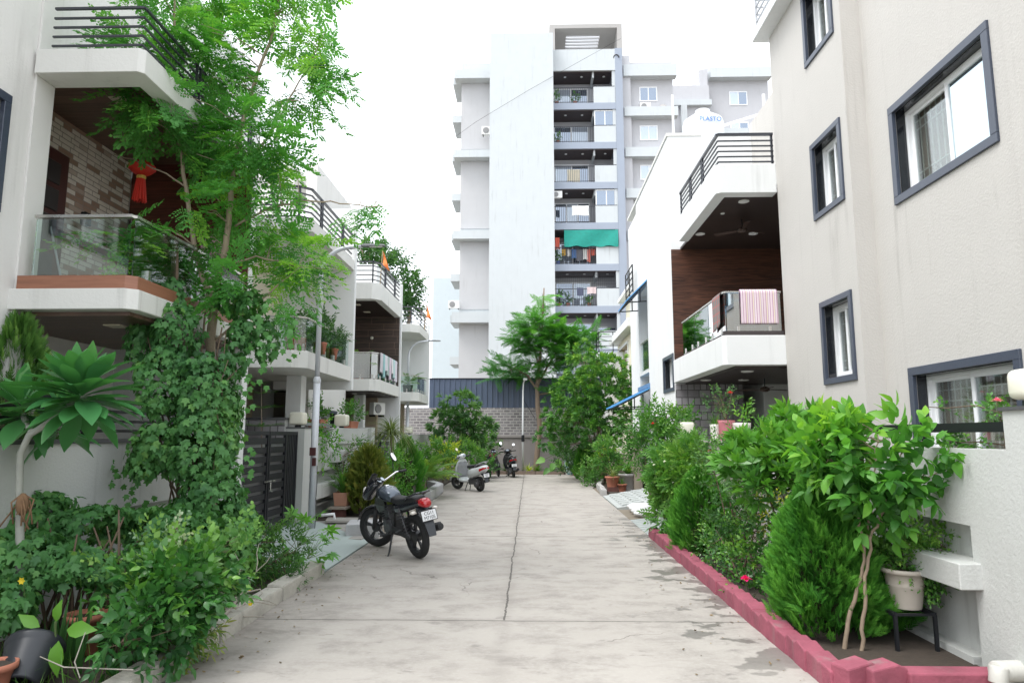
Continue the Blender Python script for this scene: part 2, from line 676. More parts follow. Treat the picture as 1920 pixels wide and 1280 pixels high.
class Fol:
    """collects placed templates and writes ONE mesh with a tint per face"""
    def __init__(s):
        s.V, s.L, s.N, s.T = [], [], [], []
        s.o = 0

    def place(s, tp, pos, d, up, sc, tint):
        pos, d, up = np.atleast_2d(pos).astype(float), np.atleast_2d(d).astype(float), np.atleast_2d(up).astype(float)
        n = len(pos)
        if n == 0:
            return s
        d = _unit(np.broadcast_to(d, (n, 3)))
        up = np.broadcast_to(up, (n, 3))
        up = up - d * np.sum(d * up, 1, keepdims=True)
        bad = np.linalg.norm(up, axis=1) < 1e-4
        up = np.where(bad[:, None], np.array([[1.0, 0.3, 0]]), up)
        up = _unit(up)
        sd_ = np.cross(up, d)
        sc = np.broadcast_to(np.asarray(sc, float), (n,))[:, None, None]
        tint = np.broadcast_to(np.asarray(tint, float), (n,))
        tv = tp.v
        V = pos[:, None, :] + sc * (tv[None, :, 0:1] * d[:, None] + tv[None, :, 1:2] * sd_[:, None] + tv[None, :, 2:3] * up[:, None])
        k = len(tv)
        fl = np.concatenate([np.array(f) for f in tp.f])
        nl = np.array([len(f) for f in tp.f])
        offs = s.o + np.arange(n) * k
        s.V.append(V.reshape(-1, 3))
        s.L.append((offs[:, None] + fl[None]).reshape(-1))
        s.N.append(np.tile(nl, n))
        s.T.append((tint[:, None] + tp.t[None]).reshape(-1))
        s.o += n * k
        return s

    def build(s, name, mat, parent=None, smooth=False):
        org = np.array(ORG.get(parent.name if parent else None, (0, 0, 0)))
        V = (np.concatenate(s.V) - org).astype(np.float32)
        L = np.concatenate(s.L).astype(np.int32)
        N = np.concatenate(s.N).astype(np.int32)
        T = np.clip(np.concatenate(s.T), 0, 1).astype(np.float32)
        me = bpy.data.meshes.new(name)
        me.vertices.add(len(V))
        me.vertices.foreach_set('co', V.reshape(-1))
        me.loops.add(len(L))
        me.loops.foreach_set('vertex_index', L)
        me.polygons.add(len(N))
        st = np.zeros(len(N), np.int32)
        st[1:] = np.cumsum(N)[:-1]
        me.polygons.foreach_set('loop_start', st)
        me.polygons.foreach_set('loop_total', N)
        me.update(calc_edges=True)
        a = me.attributes.new('tint', 'FLOAT', 'FACE')
        a.data.foreach_set('value', T)
        if smooth:
            me.polygons.foreach_set('use_smooth', np.ones(len(N), bool))
        me.materials.append(mat)
        o = bpy.data.objects.new(name, me)
        COL.objects.link(o)
        if parent:
            o.parent = parent
        ORG[o.name] = tuple(org)
        return o

def sn(p, f, seed=0.0):
    """cheap smooth 3D noise, -1..1"""
    p = np.asarray(p) * f + seed
    return (np.sin(p[..., 0] * 1.7 + 1.3 * np.sin(p[..., 1] * 1.1 + 2)) + np.sin(p[..., 1] * 1.9 + 1.2 * np.sin(p[..., 2] * 1.3)) + np.sin(p[..., 2] * 1.6 + 1.4 * np.sin(p[..., 0] * 1.2 + 1))) / 3

def in_ells(ells, n, shell=0.5, gap=-0.35, freq=3.0, seed=None, zmin=None):
    """n points in a union of ellipsoids ((cx,cy,cz),(rx,ry,rz)), crowded towards the surface, with noisy gaps;
    returns points and outward directions"""
    seed = RNG.uniform(0, 50) if seed is None else seed
    w = np.array([e[1][0] * e[1][1] * e[1][2] for e in ells]) ** 0.75
    w = w / w.sum()
    P, D = [], []
    got = 0
    for _ in range(40):
        k = RNG.choice(len(ells), size=n * 2, p=w)
        c = np.array([ells[i][0] for i in k])
        r = np.array([ells[i][1] for i in k])
        u = _unit(RNG.normal(size=(n * 2, 3)))
        rr = RNG.random(n * 2) ** (1 / 3)
        rr = rr * (1 - shell) + shell * (1 - 0.32 * RNG.random(n * 2) ** 1.5)
        rr *= 1 + 0.16 * sn(u * 2.2 + k[:, None], 1.0, seed)
        p = c + u * r * rr[:, None]
        d = _unit(u / r)
        ok = sn(p, freq, seed) > gap + RNG.normal(0, .12, n * 2)
        if zmin is not None:
            ok &= p[:, 2] > zmin
        P.append(p[ok]); D.append(d[ok])
        got += ok.sum()
        if got >= n:
            break
    return np.concatenate(P)[:n], np.concatenate(D)[:n]

def sprays(fol, tpls, P, D, sc=(0.8, 1.2), up=0.5, jit=0.45, tint=0.45, tvar=0.14, hi=0.0, freq=2.0, seed=3.0, droop=0.0):
    """place sprays at P pointing outwards, bent upward; the tint wanders in patches and is lighter where growth is new (hi, towards the tips)"""
    n = len(P)
    d = D * (1 - up) + np.array([0, 0, up]) + RNG.normal(0, jit, (n, 3))
    d[:, 2] -= droop
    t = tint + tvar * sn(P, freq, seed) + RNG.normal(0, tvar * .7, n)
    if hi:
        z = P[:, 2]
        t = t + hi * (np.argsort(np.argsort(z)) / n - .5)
    k = RNG.integers(0, len(tpls), n)
    s = RNG.uniform(*sc, n)
    u = RNG.normal(0, .35, (n, 3)) + np.array([0, 0, 1.0])
    for i, tp in enumerate(tpls):
        m = k == i
        fol.place(tp, P[m], d[m], u[m], s[m], t[m])
    return fol

def stems_mb(basep, tops, P=None, r0=0.02, r1=0.006, n=6, sag=0.1, twig=0.003, nt=60, mid=None, wob=.06):
    """bent stems from the base to each top; thin twigs from a sample of leaf points to the nearest stem point"""
    mb = MB()
    nodes = []
    for k, t in enumerate(tops):
        b = basep[k % len(basep)] if hasattr(basep[0], '__len__') else basep
        b, t = Vector(b), Vector(t)
        m1 = b.lerp(t, .35) + Vector((random.uniform(-1, 1), random.uniform(-1, 1), 0)) * wob * (t - b).length + Vector((0, 0, sag * (t - b).length))
        m2 = b.lerp(t, .7) + Vector((random.uniform(-1, 1), random.uniform(-1, 1), 0)) * wob * (t - b).length + Vector((0, 0, sag * .6 * (t - b).length))
        pts = []
        for i in range(9):
            s_ = i / 8
            pts.append(b * (1 - s_) ** 3 + 3 * m1 * s_ * (1 - s_) ** 2 + 3 * m2 * s_ ** 2 * (1 - s_) + t * s_ ** 3)
        mb.tube(pts, [r0 + (r1 - r0) * i / 8 for i in range(9)], n)
        nodes += pts[2:]
    if P is not None and len(P):
        na = np.array([tuple(p) for p in nodes])
        for p in P[RNG.permutation(len(P))[:nt]]:
            j = np.argmin(np.linalg.norm(na - p, axis=1) + 0.25 * np.maximum(0, na[:, 2] - p[2] + .05))
            q = Vector(na[j]); pv = Vector(p)
            mb.tube([q, q.lerp(pv, .5) + Vector((0, 0, -.05 * (pv - q).length)), pv], [twig * 1.6, twig * 1.2, twig * .7], 4, cap=False)
    return mb

def plant(name, label, cat, loc, ells, n, tpls, mat, stem_mat, tops=None, group=None, leaf_part='foliage', stem_part='stems', shell=.5, gap=-.35, freq=3.0,
          sc=(.8, 1.2), up=.5, jit=.45, tint=.45, tvar=.14, hi=0.0, droop=0.0, r0=.014, r1=.004, nt=60, bases=None, zmin=None, twig=.003, tfreq=2.0, parent=None, sag=.1, sn_=6):
    th = parent or thing(name, label, cat, loc, group=group)
    P, D = in_ells(ells, n, shell, gap, freq, zmin=zmin)
    f = Fol()
    sprays(f, tpls, P, D, sc, up, jit, tint, tvar, hi, tfreq, RNG.uniform(0, 20), droop)
    f.build(leaf_part, mat, th)
    if stem_mat:
        if tops is None:
            k = min(8, max(3, n // 60))
            tops = [tuple(p) for p in P[RNG.permutation(len(P))[:k]]]
        mb = stems_mb(bases or loc, tops, P, r0, r1, sn_, sag, twig, nt)
        obj(stem_part, mb, stem_mat, th, smooth=True, fix=False)
    return th, P

# leaf colours
LM_MORINGA = leaf_mat("moringa_leaf", (0.055, 0.196, 0.049), (0.104, 0.325, 0.065), (0.330, 0.590, 0.075), .5, .38)
LM_VINE = leaf_mat("vine_leaf", (0.048, 0.145, 0.055), (0.084, 0.232, 0.063), (0.233, 0.417, 0.089), .5, .25)
LM_GLOSSY = leaf_mat("glossy_leaf", (0.026, 0.101, 0.031), (0.054, 0.178, 0.034), (0.205, 0.417, 0.055), .3, .2, .5)
LM_LIME = leaf_mat("lime_leaf", (0.046, 0.165, 0.03), (0.115, 0.32, 0.045), (0.29, 0.51, 0.065), .42, .38)
LM_GARD = leaf_mat("broad_leaf", (0.050, 0.164, 0.032), (0.100, 0.286, 0.035), (0.254, 0.476, 0.058), .34, .28, .5)
LM_DARK = leaf_mat("dark_leaf", (0.028, 0.084, 0.026), (0.052, 0.144, 0.036), (0.125, 0.263, 0.053), .45, .22)
LM_MID = leaf_mat("mid_leaf", (0.045, 0.136, 0.035), (0.086, 0.232, 0.043), (0.233, 0.405, 0.072), .45, .28)
LM_THUJA = leaf_mat("thuja_leaf", (0.022, 0.105, 0.014), (0.052, 0.20, 0.022), (0.13, 0.35, 0.045), .65, .2, .2)
LM_BROWNTH = leaf_mat("brown_conifer_leaf", (0.071, 0.101, 0.021), (0.134, 0.179, 0.030), (0.254, 0.249, 0.048), .65, .2, .2)
LM_PLUM = leaf_mat("plumeria_leaf", (0.039, 0.169, 0.060), (0.082, 0.265, 0.078), (0.226, 0.480, 0.075), .34, .22, .6)
LM_PALM = leaf_mat("palm_leaf", (0.064, 0.160, 0.044), (0.138, 0.275, 0.057), (0.380, 0.469, 0.112), .45, .28)
LM_VARI = leaf_mat("variegated_leaf", (0.08, 0.2, 0.09), (0.32, 0.45, 0.28), (0.72, 0.78, 0.58), .5, .25)
LM_YELL = leaf_mat("yellow_leaf", (0.141, 0.277, 0.032), (0.374, 0.477, 0.050), (0.672, 0.624, 0.058), .45, .3)
LM_GRASS = leaf_mat("grass_leaf", (0.046, 0.124, 0.023), (0.088, 0.222, 0.033), (0.223, 0.350, 0.064), .5, .3)
LM_FEATH = leaf_mat("feathery_leaf", (0.032, 0.139, 0.030), (0.066, 0.237, 0.033), (0.182, 0.449, 0.053), .5, .3)
LM_RED = leaf_mat("red_petal", (0.45, 0.02, 0.03), (0.6, 0.03, 0.05), (0.75, 0.08, 0.1), .5, .3)
LM_PINK = leaf_mat("pink_petal", (0.7, 0.02, 0.2), (0.8, 0.25, 0.42), (0.85, 0.45, 0.6), .5, .3)
LM_WHITE = leaf_mat("white_petal", (0.75, 0.75, 0.72), (0.8, 0.8, 0.78), (0.85, 0.85, 0.82), .5, .3)
BARK = M("grey_brown_bark", (0.20, 0.16, 0.12), .85, .3, 14, .6, 40)
BARK_L = M("pale_bark", (0.34, 0.27, 0.20), .85, .25, 10, .5, 40)
STEM_G = M("green_stem", (0.10, 0.15, 0.05), .7, .25, 10)
TWIG = M("brown_twig", (0.13, 0.09, 0.06), .85, .3, 10)

T_OV = t_leaf()
T_SL = t_leaf(.26, .25, .08)
T_RND = t_leaf(.62, .1, .06, .5)
T_SM = t_small(.5)
T_IVY = t_ivy()
# ---------------------------------------------------------------- plain materials
W_WALL = plaster("warm_white_plaster", (0.70, 0.69, 0.665), .3)
W_BEIGE = plaster("beige_plaster", (0.525, 0.505, 0.475), .4)
W_WHITE = plaster("white_plaster", (0.74, 0.75, 0.745), .22, .3)
W_CREAM = plaster("cream_plaster", (0.80, 0.74, 0.60), .2, .3)
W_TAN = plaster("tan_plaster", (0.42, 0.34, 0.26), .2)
W_BOUND = plaster("boundary_plaster", (0.52, 0.53, 0.51), .5, .5)
W_SLAB = plaster("slab_plaster", (0.66, 0.66, 0.63), .7, .3)
TOWER = plaster("tower_white_paint", (0.545, 0.575, 0.59), .35, .15)
TOWER_G = plaster("tower_grey_paint", (0.50, 0.50, 0.51), .2, .15)
TOWER_B = plaster("tower_blue_grey_paint", (0.33, 0.37, 0.44), .15, .15)
PVC = M("white_window_plastic", (0.82, 0.83, 0.84), .35, .02, 3)
GRAN = M("dark_blue_granite", (0.048, 0.060, 0.088), .32, .35, 60, spec=.6)
GRAN_IN = M("polished_black_granite", (0.012, 0.014, 0.018), .12, .4, 50, spec=.6)
BLACKM = M("black_painted_metal", (0.014, 0.015, 0.018), .45, .2, 8, spec=.3)
RAILM = M("dark_rail_metal", (0.035, 0.038, 0.048), .4, .2, 8)
STEEL = M("brushed_steel", (0.62, 0.60, 0.57), .28, .08, 6, metal=1)
DARKIN = M("dark_interior", (0.03, 0.028, 0.026), .9, .3, 3)
CURTAIN = M("brown_curtain", (0.46, 0.36, 0.29), .9, .15, 3)
PALECUR = M("pale_curtain", (0.62, 0.66, 0.72), .9, .1, 3)
GLASS_B = glass_mat("balustrade_glass", (0.86, 0.95, 0.93), .10)
GLASS_W = glass_mat("window_glass", (0.80, 0.84, 0.84), .05, fres=.3)
GLASS_SKY = glass_mat("reflecting_window_glass", refl=.62, gcol=(0.80, 0.92, 0.96), dark=(.10, .12, .13))
GLASS_T = glass_mat("tower_window_glass", refl=.30, gcol=(.75, .85, 1.0), dark=(.05, .07, .10))
GLASS_D = glass_mat("tinted_balustrade_glass", (0.36, 0.42, 0.40), .45)
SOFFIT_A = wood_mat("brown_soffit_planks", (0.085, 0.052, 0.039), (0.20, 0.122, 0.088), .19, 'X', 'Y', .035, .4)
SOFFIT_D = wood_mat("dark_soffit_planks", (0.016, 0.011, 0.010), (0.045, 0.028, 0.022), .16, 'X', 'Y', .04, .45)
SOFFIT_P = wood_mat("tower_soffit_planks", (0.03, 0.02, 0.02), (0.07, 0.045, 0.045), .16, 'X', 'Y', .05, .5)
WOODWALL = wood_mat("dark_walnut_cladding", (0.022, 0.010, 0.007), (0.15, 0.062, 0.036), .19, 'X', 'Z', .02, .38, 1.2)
WOODRED = wood_mat("red_brown_cladding", (0.05, 0.014, 0.010), (0.17, 0.05, 0.032), .2, 'X', 'Z', .02, .4)
WOODTILE = wood_mat("brown_plank_tiles", (0.030, 0.024, 0.022), (0.115, 0.075, 0.055), .2, 'X', 'Z', .05, .5, 1.0, .8)
WOODTRIM = wood_mat("terracotta_wood_trim", (0.20, 0.085, 0.05), (0.34, 0.15, 0.09), .3, 'X', 'Z', .01, .45)
BRICKTILE = brick_mat("brown_ledgestone_tiles", (0.80, 0.73, 0.66), (0.38, 0.25, 0.19), (0.34, 0.28, 0.24), .26, .062, .005, 'Y', .75, 0, .37, .6, .2, .6, 2, split=.66)
GREYTILE = brick_mat("grey_mosaic_stone_tiles", (0.36, 0.345, 0.36), (0.20, 0.185, 0.195), (0.09, 0.085, 0.085), .26, .17, .010, 'X', .6, 0, .5, .5, .2, .55, 2)
BACKBRICK = brick_mat("grey_fly_ash_bricks", (0.30, 0.28, 0.29), (0.17, 0.155, 0.16), (0.42, 0.40, 0.38), .3, .13, .022, 'X', .9, 0, .5, .8, .25)
BULBWHITE = M("milky_lamp_plastic", (0.80, 0.78, 0.66), .35, .03, 3, spec=.5)
GALV = M("galvanised_steel", (0.58, 0.60, 0.63), .45, .10, 18, metal=.25)
TERRA = M("terracotta", (0.42, 0.16, 0.10), .8, .2, 12, .2)
SOIL = M("dark_soil", (0.055, 0.042, 0.032), .95, .4, 12, .8, 40)
CONC = plaster("old_concrete", (0.34, 0.325, 0.30), .9, .6)
DOORWOOD = M("dark_brown_door", (0.085, 0.032, 0.028), .4, .2, 5)
LIGHTCREAM = M("cream_light_cover", (0.72, 0.66, 0.52), .5, .03, 3)
PLATEWHITE = M("white_plate", (0.78, 0.79, 0.80), .4, .04, 20)
INK = M("black_ink", (0.015, 0.015, 0.02), .5, .1, 3)
ORANGE = M("saffron_cloth", (0.72, 0.20, 0.05), .8, .12, 4)

# ---------------------------------------------------------------- setting: ground, road, kerbs
def road_mat():
    m, nt, bs, pos = base("road_concrete")
    sep = nt.nodes.new("ShaderNodeSeparateXYZ")
    nt.links.new(pos, sep.inputs[0])
    X, Y = sep.outputs['X'], sep.outputs['Y']
    big = _noise(nt, pos, .55, 4, .6)
    sw = _noise(nt, _map(nt, pos, (1.0, 1.5, 1)), 1.9, 6, .72, .15)
    fine = _noise(nt, pos, 26, 5, .75)
    c = _mix(nt, big, (0.315, 0.288, 0.258), (0.45, 0.42, 0.382))
    c = _mix(nt, _step(nt, sw, .42, .72), c, (0.262, 0.239, 0.216))
    c = _mix(nt, _math(nt, 'MULTIPLY', _step(nt, fine, .45, .8), .5), c, (0.46, 0.435, 0.405))
    c = _mix(nt, _math(nt, 'MULTIPLY', _step(nt, _noise(nt, _map(nt, pos, (1, 1.8, 1)), 2.6, 6, .68, .2), .60, .70), .45), c, (0.13, 0.118, 0.11))
    # grime and dried leaves towards both kerbs
    sideL = _step(nt, _math(nt, 'MULTIPLY', X, -1.0), 1.7, 2.7)
    c = _mix(nt, _math(nt, 'MULTIPLY', sideL, _math(nt, 'MULTIPLY', sw, .9)), c, (0.15, 0.135, 0.115))
    # wet patches beside the pink kerb
    wv = _noise(nt, _map(nt, pos, (1.0, 1.35, 1)), 1.7, 5, .6, .15)
    near = _math(nt, 'ADD', _math(nt, 'MULTIPLY', _math(nt, 'ADD', X, -1.55), .22), wv)
    ymask = _math(nt, 'MULTIPLY', _step(nt, Y, 4.0, 6.0), _step(nt, _math(nt, 'MULTIPLY', Y, -1.0), -17.5, -12.5))
    wet = _math(nt, 'MULTIPLY', _step(nt, near, .56, .60), ymask)
    wet = _math(nt, 'MULTIPLY', wet, _step(nt, X, .2, 1.0))
    c = _mix(nt, _math(nt, 'MULTIPLY', wet, .62), c, (0.095, 0.088, 0.082))
    # joints
    wob = _math(nt, 'MULTIPLY_ADD', _noise(nt, pos, 1.6, 4, .7), .09, -.045)
    jx = _math(nt, 'ABSOLUTE', _math(nt, 'ADD', _math(nt, 'ADD', X, .24), wob))
    jl = _math(nt, 'LESS_THAN', jx, .010)
    jl = _math(nt, 'MULTIPLY', jl, _math(nt, 'GREATER_THAN', Y, 6.62))
    yy = _math(nt, 'DIVIDE', _math(nt, 'ADD', _math(nt, 'ADD', Y, -6.6), _math(nt, 'MULTIPLY', wob, .6)), 5.3)
    jy = _math(nt, 'MULTIPLY', _math(nt, 'PINGPONG', yy, .5), 5.3)
    jt = _math(nt, 'LESS_THAN', jy, .009)
    jsoft = _math(nt, 'MAXIMUM', jl, jt)
    broke = _step(nt, _noise(nt, pos, 5, 3), .28, .42)
    c = _mix(nt, _math(nt, 'MULTIPLY', _math(nt, 'MULTIPLY', jsoft, broke), .85), c, (0.07, 0.062, 0.055))
    halo = _math(nt, 'MULTIPLY', _math(nt, 'SUBTRACT', 1.0, _step(nt, _math(nt, 'MINIMUM', jx, jy), 0.0, .12)), _step(nt, fine, .3, .7))
    c = _mix(nt, _math(nt, 'MULTIPLY', halo, .3), c, (0.16, 0.145, 0.13))
    # hairline cracks
    vo = nt.nodes.new("ShaderNodeTexVoronoi")
    vo.feature = 'DISTANCE_TO_EDGE'
    vo.inputs['Scale'].default_value = .55
    wp = nt.nodes.new("ShaderNodeVectorMath")
    wp.operation = 'ADD'
    nz = nt.nodes.new("ShaderNodeTexNoise")
    nz.inputs['Scale'].default_value = 2.0
    nz.inputs['Detail'].default_value = 4
    nt.links.new(pos, nz.inputs['Vector'])
    vm = nt.nodes.new("ShaderNodeVectorMath")
    vm.operation = 'SCALE'
    vm.inputs['Scale'].default_value = .5
    nt.links.new(nz.outputs['Color'], vm.inputs[0])
    nt.links.new(pos, wp.inputs[0])
    nt.links.new(vm.outputs[0], wp.inputs[1])
    nt.links.new(wp.outputs[0], vo.inputs['Vector'])
    cr = _math(nt, 'MULTIPLY', _math(nt, 'LESS_THAN', vo.outputs['Distance'], .004), _step(nt, _noise(nt, pos, .45, 2), .55, .6))
    c = _mix(nt, _math(nt, 'MULTIPLY', cr, .6), c, (0.12, 0.105, 0.095))
    nt.links.new(c, bs.inputs['Base Color'])
    rg = _math(nt, 'MULTIPLY_ADD', wet, -.5, .85)
    nt.links.new(rg, bs.inputs['Roughness'])
    bs.inputs['Specular IOR Level'].default_value = .35
    nt.links.new(_bump(nt, _math(nt, 'ADD', _math(nt, 'MULTIPLY', fine, .5), _math(nt, 'MULTIPLY', jsoft, -1.5)), .35, .008), bs.inputs['Normal'])
    return m

struct("ground", MB().box(-300, 300, -60, 600, -.6, -.03), M("earth_ground", (0.20, 0.17, 0.13), .95, .3, .6))
rd = MB()
def rd_poly(p):
    rd.add([(x, y, 0) for x, y in p], [tuple(range(len(p)))])
rd_poly([(-4.3, -12), (4.3, -12), (2.02, 4.9), (2.02, 12.0), (2.02, 22.5), (2.6, 25.5), (2.3, 28.5), (1.5, 30.1), (-3.4, 30.1), (-3.4, 22.0), (-2.56, 20.5), (-2.56, 4.5)])
struct("road", rd, road_mat(), fix=False)
bed = MB()
bed.box(-4.25, -2.7, 3.0, 8.75, -.05, .06)
bed.box(-4.6, -2.9, 13.6, 30.2, -.05, .05)
bed.box(2.1, 3.2, 5.0, 12.0, -.05, .07)
bed.box(2.3, 4.2, 18.6, 30.2, -.05, .05)
bed.box(-5, 6, 30.25, 31.7, -.05, .08)
struct("planting_bed", bed, SOIL)
pav = MB()
pav.box(3.2, 4.7, -6, 30, -.05, .02)
pav.box(-9, -4.26, -6, 30, -.05, .03)
pav.box(-4.24, -2.72, 11.3, 13.7, -.05, .035)
struct("house_forecourt", pav, CONC)

def kerb_run(mb, pts, w, h, seglen=.9, jitter=.012, side=1):
    """a line of cast kerb stones, each slightly out of line"""
    for (ax, ay), (bx, by) in zip(pts, pts[1:]):
        L = math.hypot(bx - ax, by - ay)
        n = max(1, round(L / seglen))
        for i in range(n):
            t0, t1 = i / n, (i + 1) / n - .006
            j = random.uniform(-jitter, jitter)
            hh = h + random.uniform(-jitter, jitter)
            nx, ny = -(by - ay) / L * side, (bx - ax) / L * side
            q = []
            for t, o_ in ((t0, j), (t1, j + random.uniform(-jitter, jitter)), (t1, w), (t0, w)):
                q.append((ax + (bx - ax) * t + nx * o_, ay + (by - ay) * t + ny * o_))
            vs = [(x, y, -.05) for x, y in q]
            k = .02
            tv = []
            cx, cy = sum(p[0] for p in q) / 4, sum(p[1] for p in q) / 4
            for x, y in q:
                tv.append((x + (cx - x) * .06, y + (cy - y) * .015, hh + random.uniform(-.006, .006)))
            mv = [(x, y, hh - k) for x, y in q]
            mb.add(vs + mv + tv, [(0, 1, 5, 4), (1, 2, 6, 5), (2, 3, 7, 6), (3, 0, 4, 7), (4, 5, 9, 8), (5, 6, 10, 9), (6, 7, 11, 10), (7, 4, 8, 11), (8, 9, 10, 11)])
    return mb
KERBW = M("weathered_white_kerb", (0.42, 0.40, 0.35), .9, .4, 3.5, .9, 22, dirt=.95, dirtcol=(.10, .09, .07))
k = kerb_run(MB(), [(-2.56, 3.0), (-2.56, 8.72)], .17, .15, 1.5)
single("kerb", k, KERBW, "weathered off-white kerb stones edging the vine and shrub bed at front", "kerb")
k = kerb_run(MB(), [(-2.60, 18.2), (-2.62, 21.0), (-3.1, 22.3)], .2, .24, 1.1)
single("kerb", k, M("grey_kerb", (0.46, 0.46, 0.46), .9, .2, 5, .6, 30, dirt=.5), "raised grey concrete kerb round the small palm by the white scooter", "kerb")
k = kerb_run(MB(), [(-3.5, 30.1), (1.5, 30.1)], .16, .14, 1.2, side=1)
single("kerb", k, M("brown_kerb", (0.20, 0.15, 0.12), .9, .2, 5, .4), "low brown kerb across the far end of the lane", "kerb")
k = kerb_run(MB(), [(2.05, 19.9), (2.15, 22.5), (2.62, 25.5), (2.35, 28.5), (1.55, 30.1)], .14, .16, .9, side=-1)
single("kerb", k, M("light_grey_kerb", (0.42, 0.41, 0.40), .9, .2, 5, .4), "curved grey kerb under the trees at the far right of the lane", "kerb")

# pink kerb: bricks set on edge at a slant, so the top is a row of teeth
PINK = M("faded_pink_paint", (0.29, 0.075, 0.108), .9, .55, 4, .5, 34, dirt=1.0, dirtcol=(.24, .19, .18))
pk = MB()
def tooth(cx, cy, ang, ln, w, h):
    c_, s_ = math.cos(ang), math.sin(ang)
    prof = [(-ln * .5, -.05), (ln * .60, -.05), (ln * .56, h * .86), (ln * .28, h + random.uniform(-.012, .008)), (-ln * .5, h * .88)]
    prof = [(a, b) for a, b in prof]
    vs = []
    for o_ in (-w / 2, w / 2):
        for a, b in prof:
            vs.append((cx + a * s_ + o_ * c_, cy + a * c_ - o_ * s_, b))
    n = len(prof)
    pk.add(vs, [tuple(range(n)), tuple(range(n, 2 * n))[::-1]] + [(i, n + i, n + (i + 1) % n, (i + 1) % n)[::-1] for i in range(n)])
y = 4.98
while y < 11.95:
    tooth(2.075 + random.uniform(-.008, .008), y, random.uniform(-.035, .035), .215, .155, .16 * random.uniform(.95, 1.06))
    y += .2
for i in range(2):
    tooth(2.16 + .16 * i, 4.86 - .03 * i, 1.25 + .1 * i, .25, .16, .215)
x = 2.5
pk.box(2.46, 3.06, 4.74, 4.90, -.05, .17)
pk.box(2.02, 2.14, 4.6, 12.05, -.05, .06)
single("brick_kerb", pk, PINK, "faded pink kerb of slanted bricks with a toothed top, right of the lane", "kerb", bevel=.012)

# ramps
rampm = M("green_grey_ramp_paint", (0.36, 0.42, 0.40), .55, .06, 1.5, .15, 30, dirt=.25)
rm = MB()
rm.add([(-2.58, 8.74, .012), (-2.58, 11.25, .012), (-3.9, 12.9, .10), (-4.32, 12.9, .12), (-4.32, 8.8, .12), (-2.58, 8.74, -.1), (-2.58, 11.25, -.1), (-3.9, 12.9, -.1), (-4.32, 12.9, -.1), (-4.32, 8.8, -.1)],
       [(0, 1, 2, 3, 4), (0, 5, 6, 1), (1, 6, 7, 2), (2, 7, 8, 3), (3, 8, 9, 4), (4, 9, 5, 0)])
struct("driveway_ramp", rm, rampm)
rs = MB()
for i in range(9):      # near ribbed ramp beside the pink kerb
    a, b = 12.1 + i * .235, 12.1 + i * .235 + .20
    rs.add([(2.02, a, .005), (2.02, b, .005), (3.5, b, .16), (3.5, a, .16), (2.02, a, -.05), (2.02, b, -.05), (3.5, b, -.05), (3.5, a, -.05)],
           [(0, 1, 2, 3)[::-1], (0, 4, 5, 1), (1, 5, 6, 2), (2, 6, 7, 3), (3, 7, 4, 0)])
rs.add([(2.02, 12.08, -.012), (2.02, 14.2, -.012), (3.5, 14.2, .142), (3.5, 12.08, .142)], [(0, 1, 2, 3)[::-1]])
struct("driveway_ramp", rs, M("ribbed_ramp_concrete", (0.34, 0.37, 0.36), .85, .12, 4, .4, 30, dirt=.4))
rs = MB()
rs.add([(2.05, 16.4, .01), (2.05, 19.6, .01), (3.9, 19.6, .34), (3.9, 16.4, .34), (2.05, 16.4, -.1), (2.05, 19.6, -.1), (3.9, 19.6, -.1), (3.9, 16.4, -.1)],
       [(0, 1, 2, 3)[::-1], (0, 4, 5, 1), (1, 5, 6, 2), (2, 6, 7, 3), (3, 7, 4, 0)])
for i in range(5):
    for j in range(7):
        x0 = 2.2 + i * .3
        y0 = 16.6 + j * .42
        z0 = .01 + (x0 - 2.05) * .178
        rs.add([(x0, y0, z0 + .035), (x0, y0 + .3, z0 + .035), (x0 + .2, y0 + .3, z0 + .06), (x0 + .2, y0, z0 + .06), (x0 - .02, y0, z0), (x0 - .02, y0 + .3, z0), (x0 + .22, y0 + .3, z0 + .03), (x0 + .22, y0, z0 + .03)],
               [(0, 1, 2, 3)[::-1], (0, 4, 5, 1), (1, 5, 6, 2), (2, 6, 7, 3), (3, 7, 4, 0)])
struct("driveway_ramp", rs, M("slotted_ramp_concrete", (0.40, 0.42, 0.41), .85, .12, 4, .4, 30, dirt=.4))

# dry leaf litter and grit along the kerbs
f = Fol()
n = 420
xs = np.where(RNG.random(n) < .62, -2.5 + np.abs(RNG.normal(0, .28, n)), 1.95 - np.abs(RNG.normal(0, .35, n)))
ys = RNG.uniform(4.6, 16, n)
P = np.stack([xs, ys, np.full(n, .008)], 1)
f.place(t_small(.55, -.15), P, RNG.normal(0, 1, (n, 3)) * [1, 1, .1], RNG.normal(0, .25, (n, 3)) + [0, 0, 1], RNG.uniform(.012, .045, n), RNG.random(n))
tag(f.build("leaf_litter", leaf_mat("dry_litter", (.05, .035, .02), (.16, .11, .06), (.32, .24, .12), .8, .1)), "dry leaf litter along both kerbs", "leaf litter", kind="stuff")
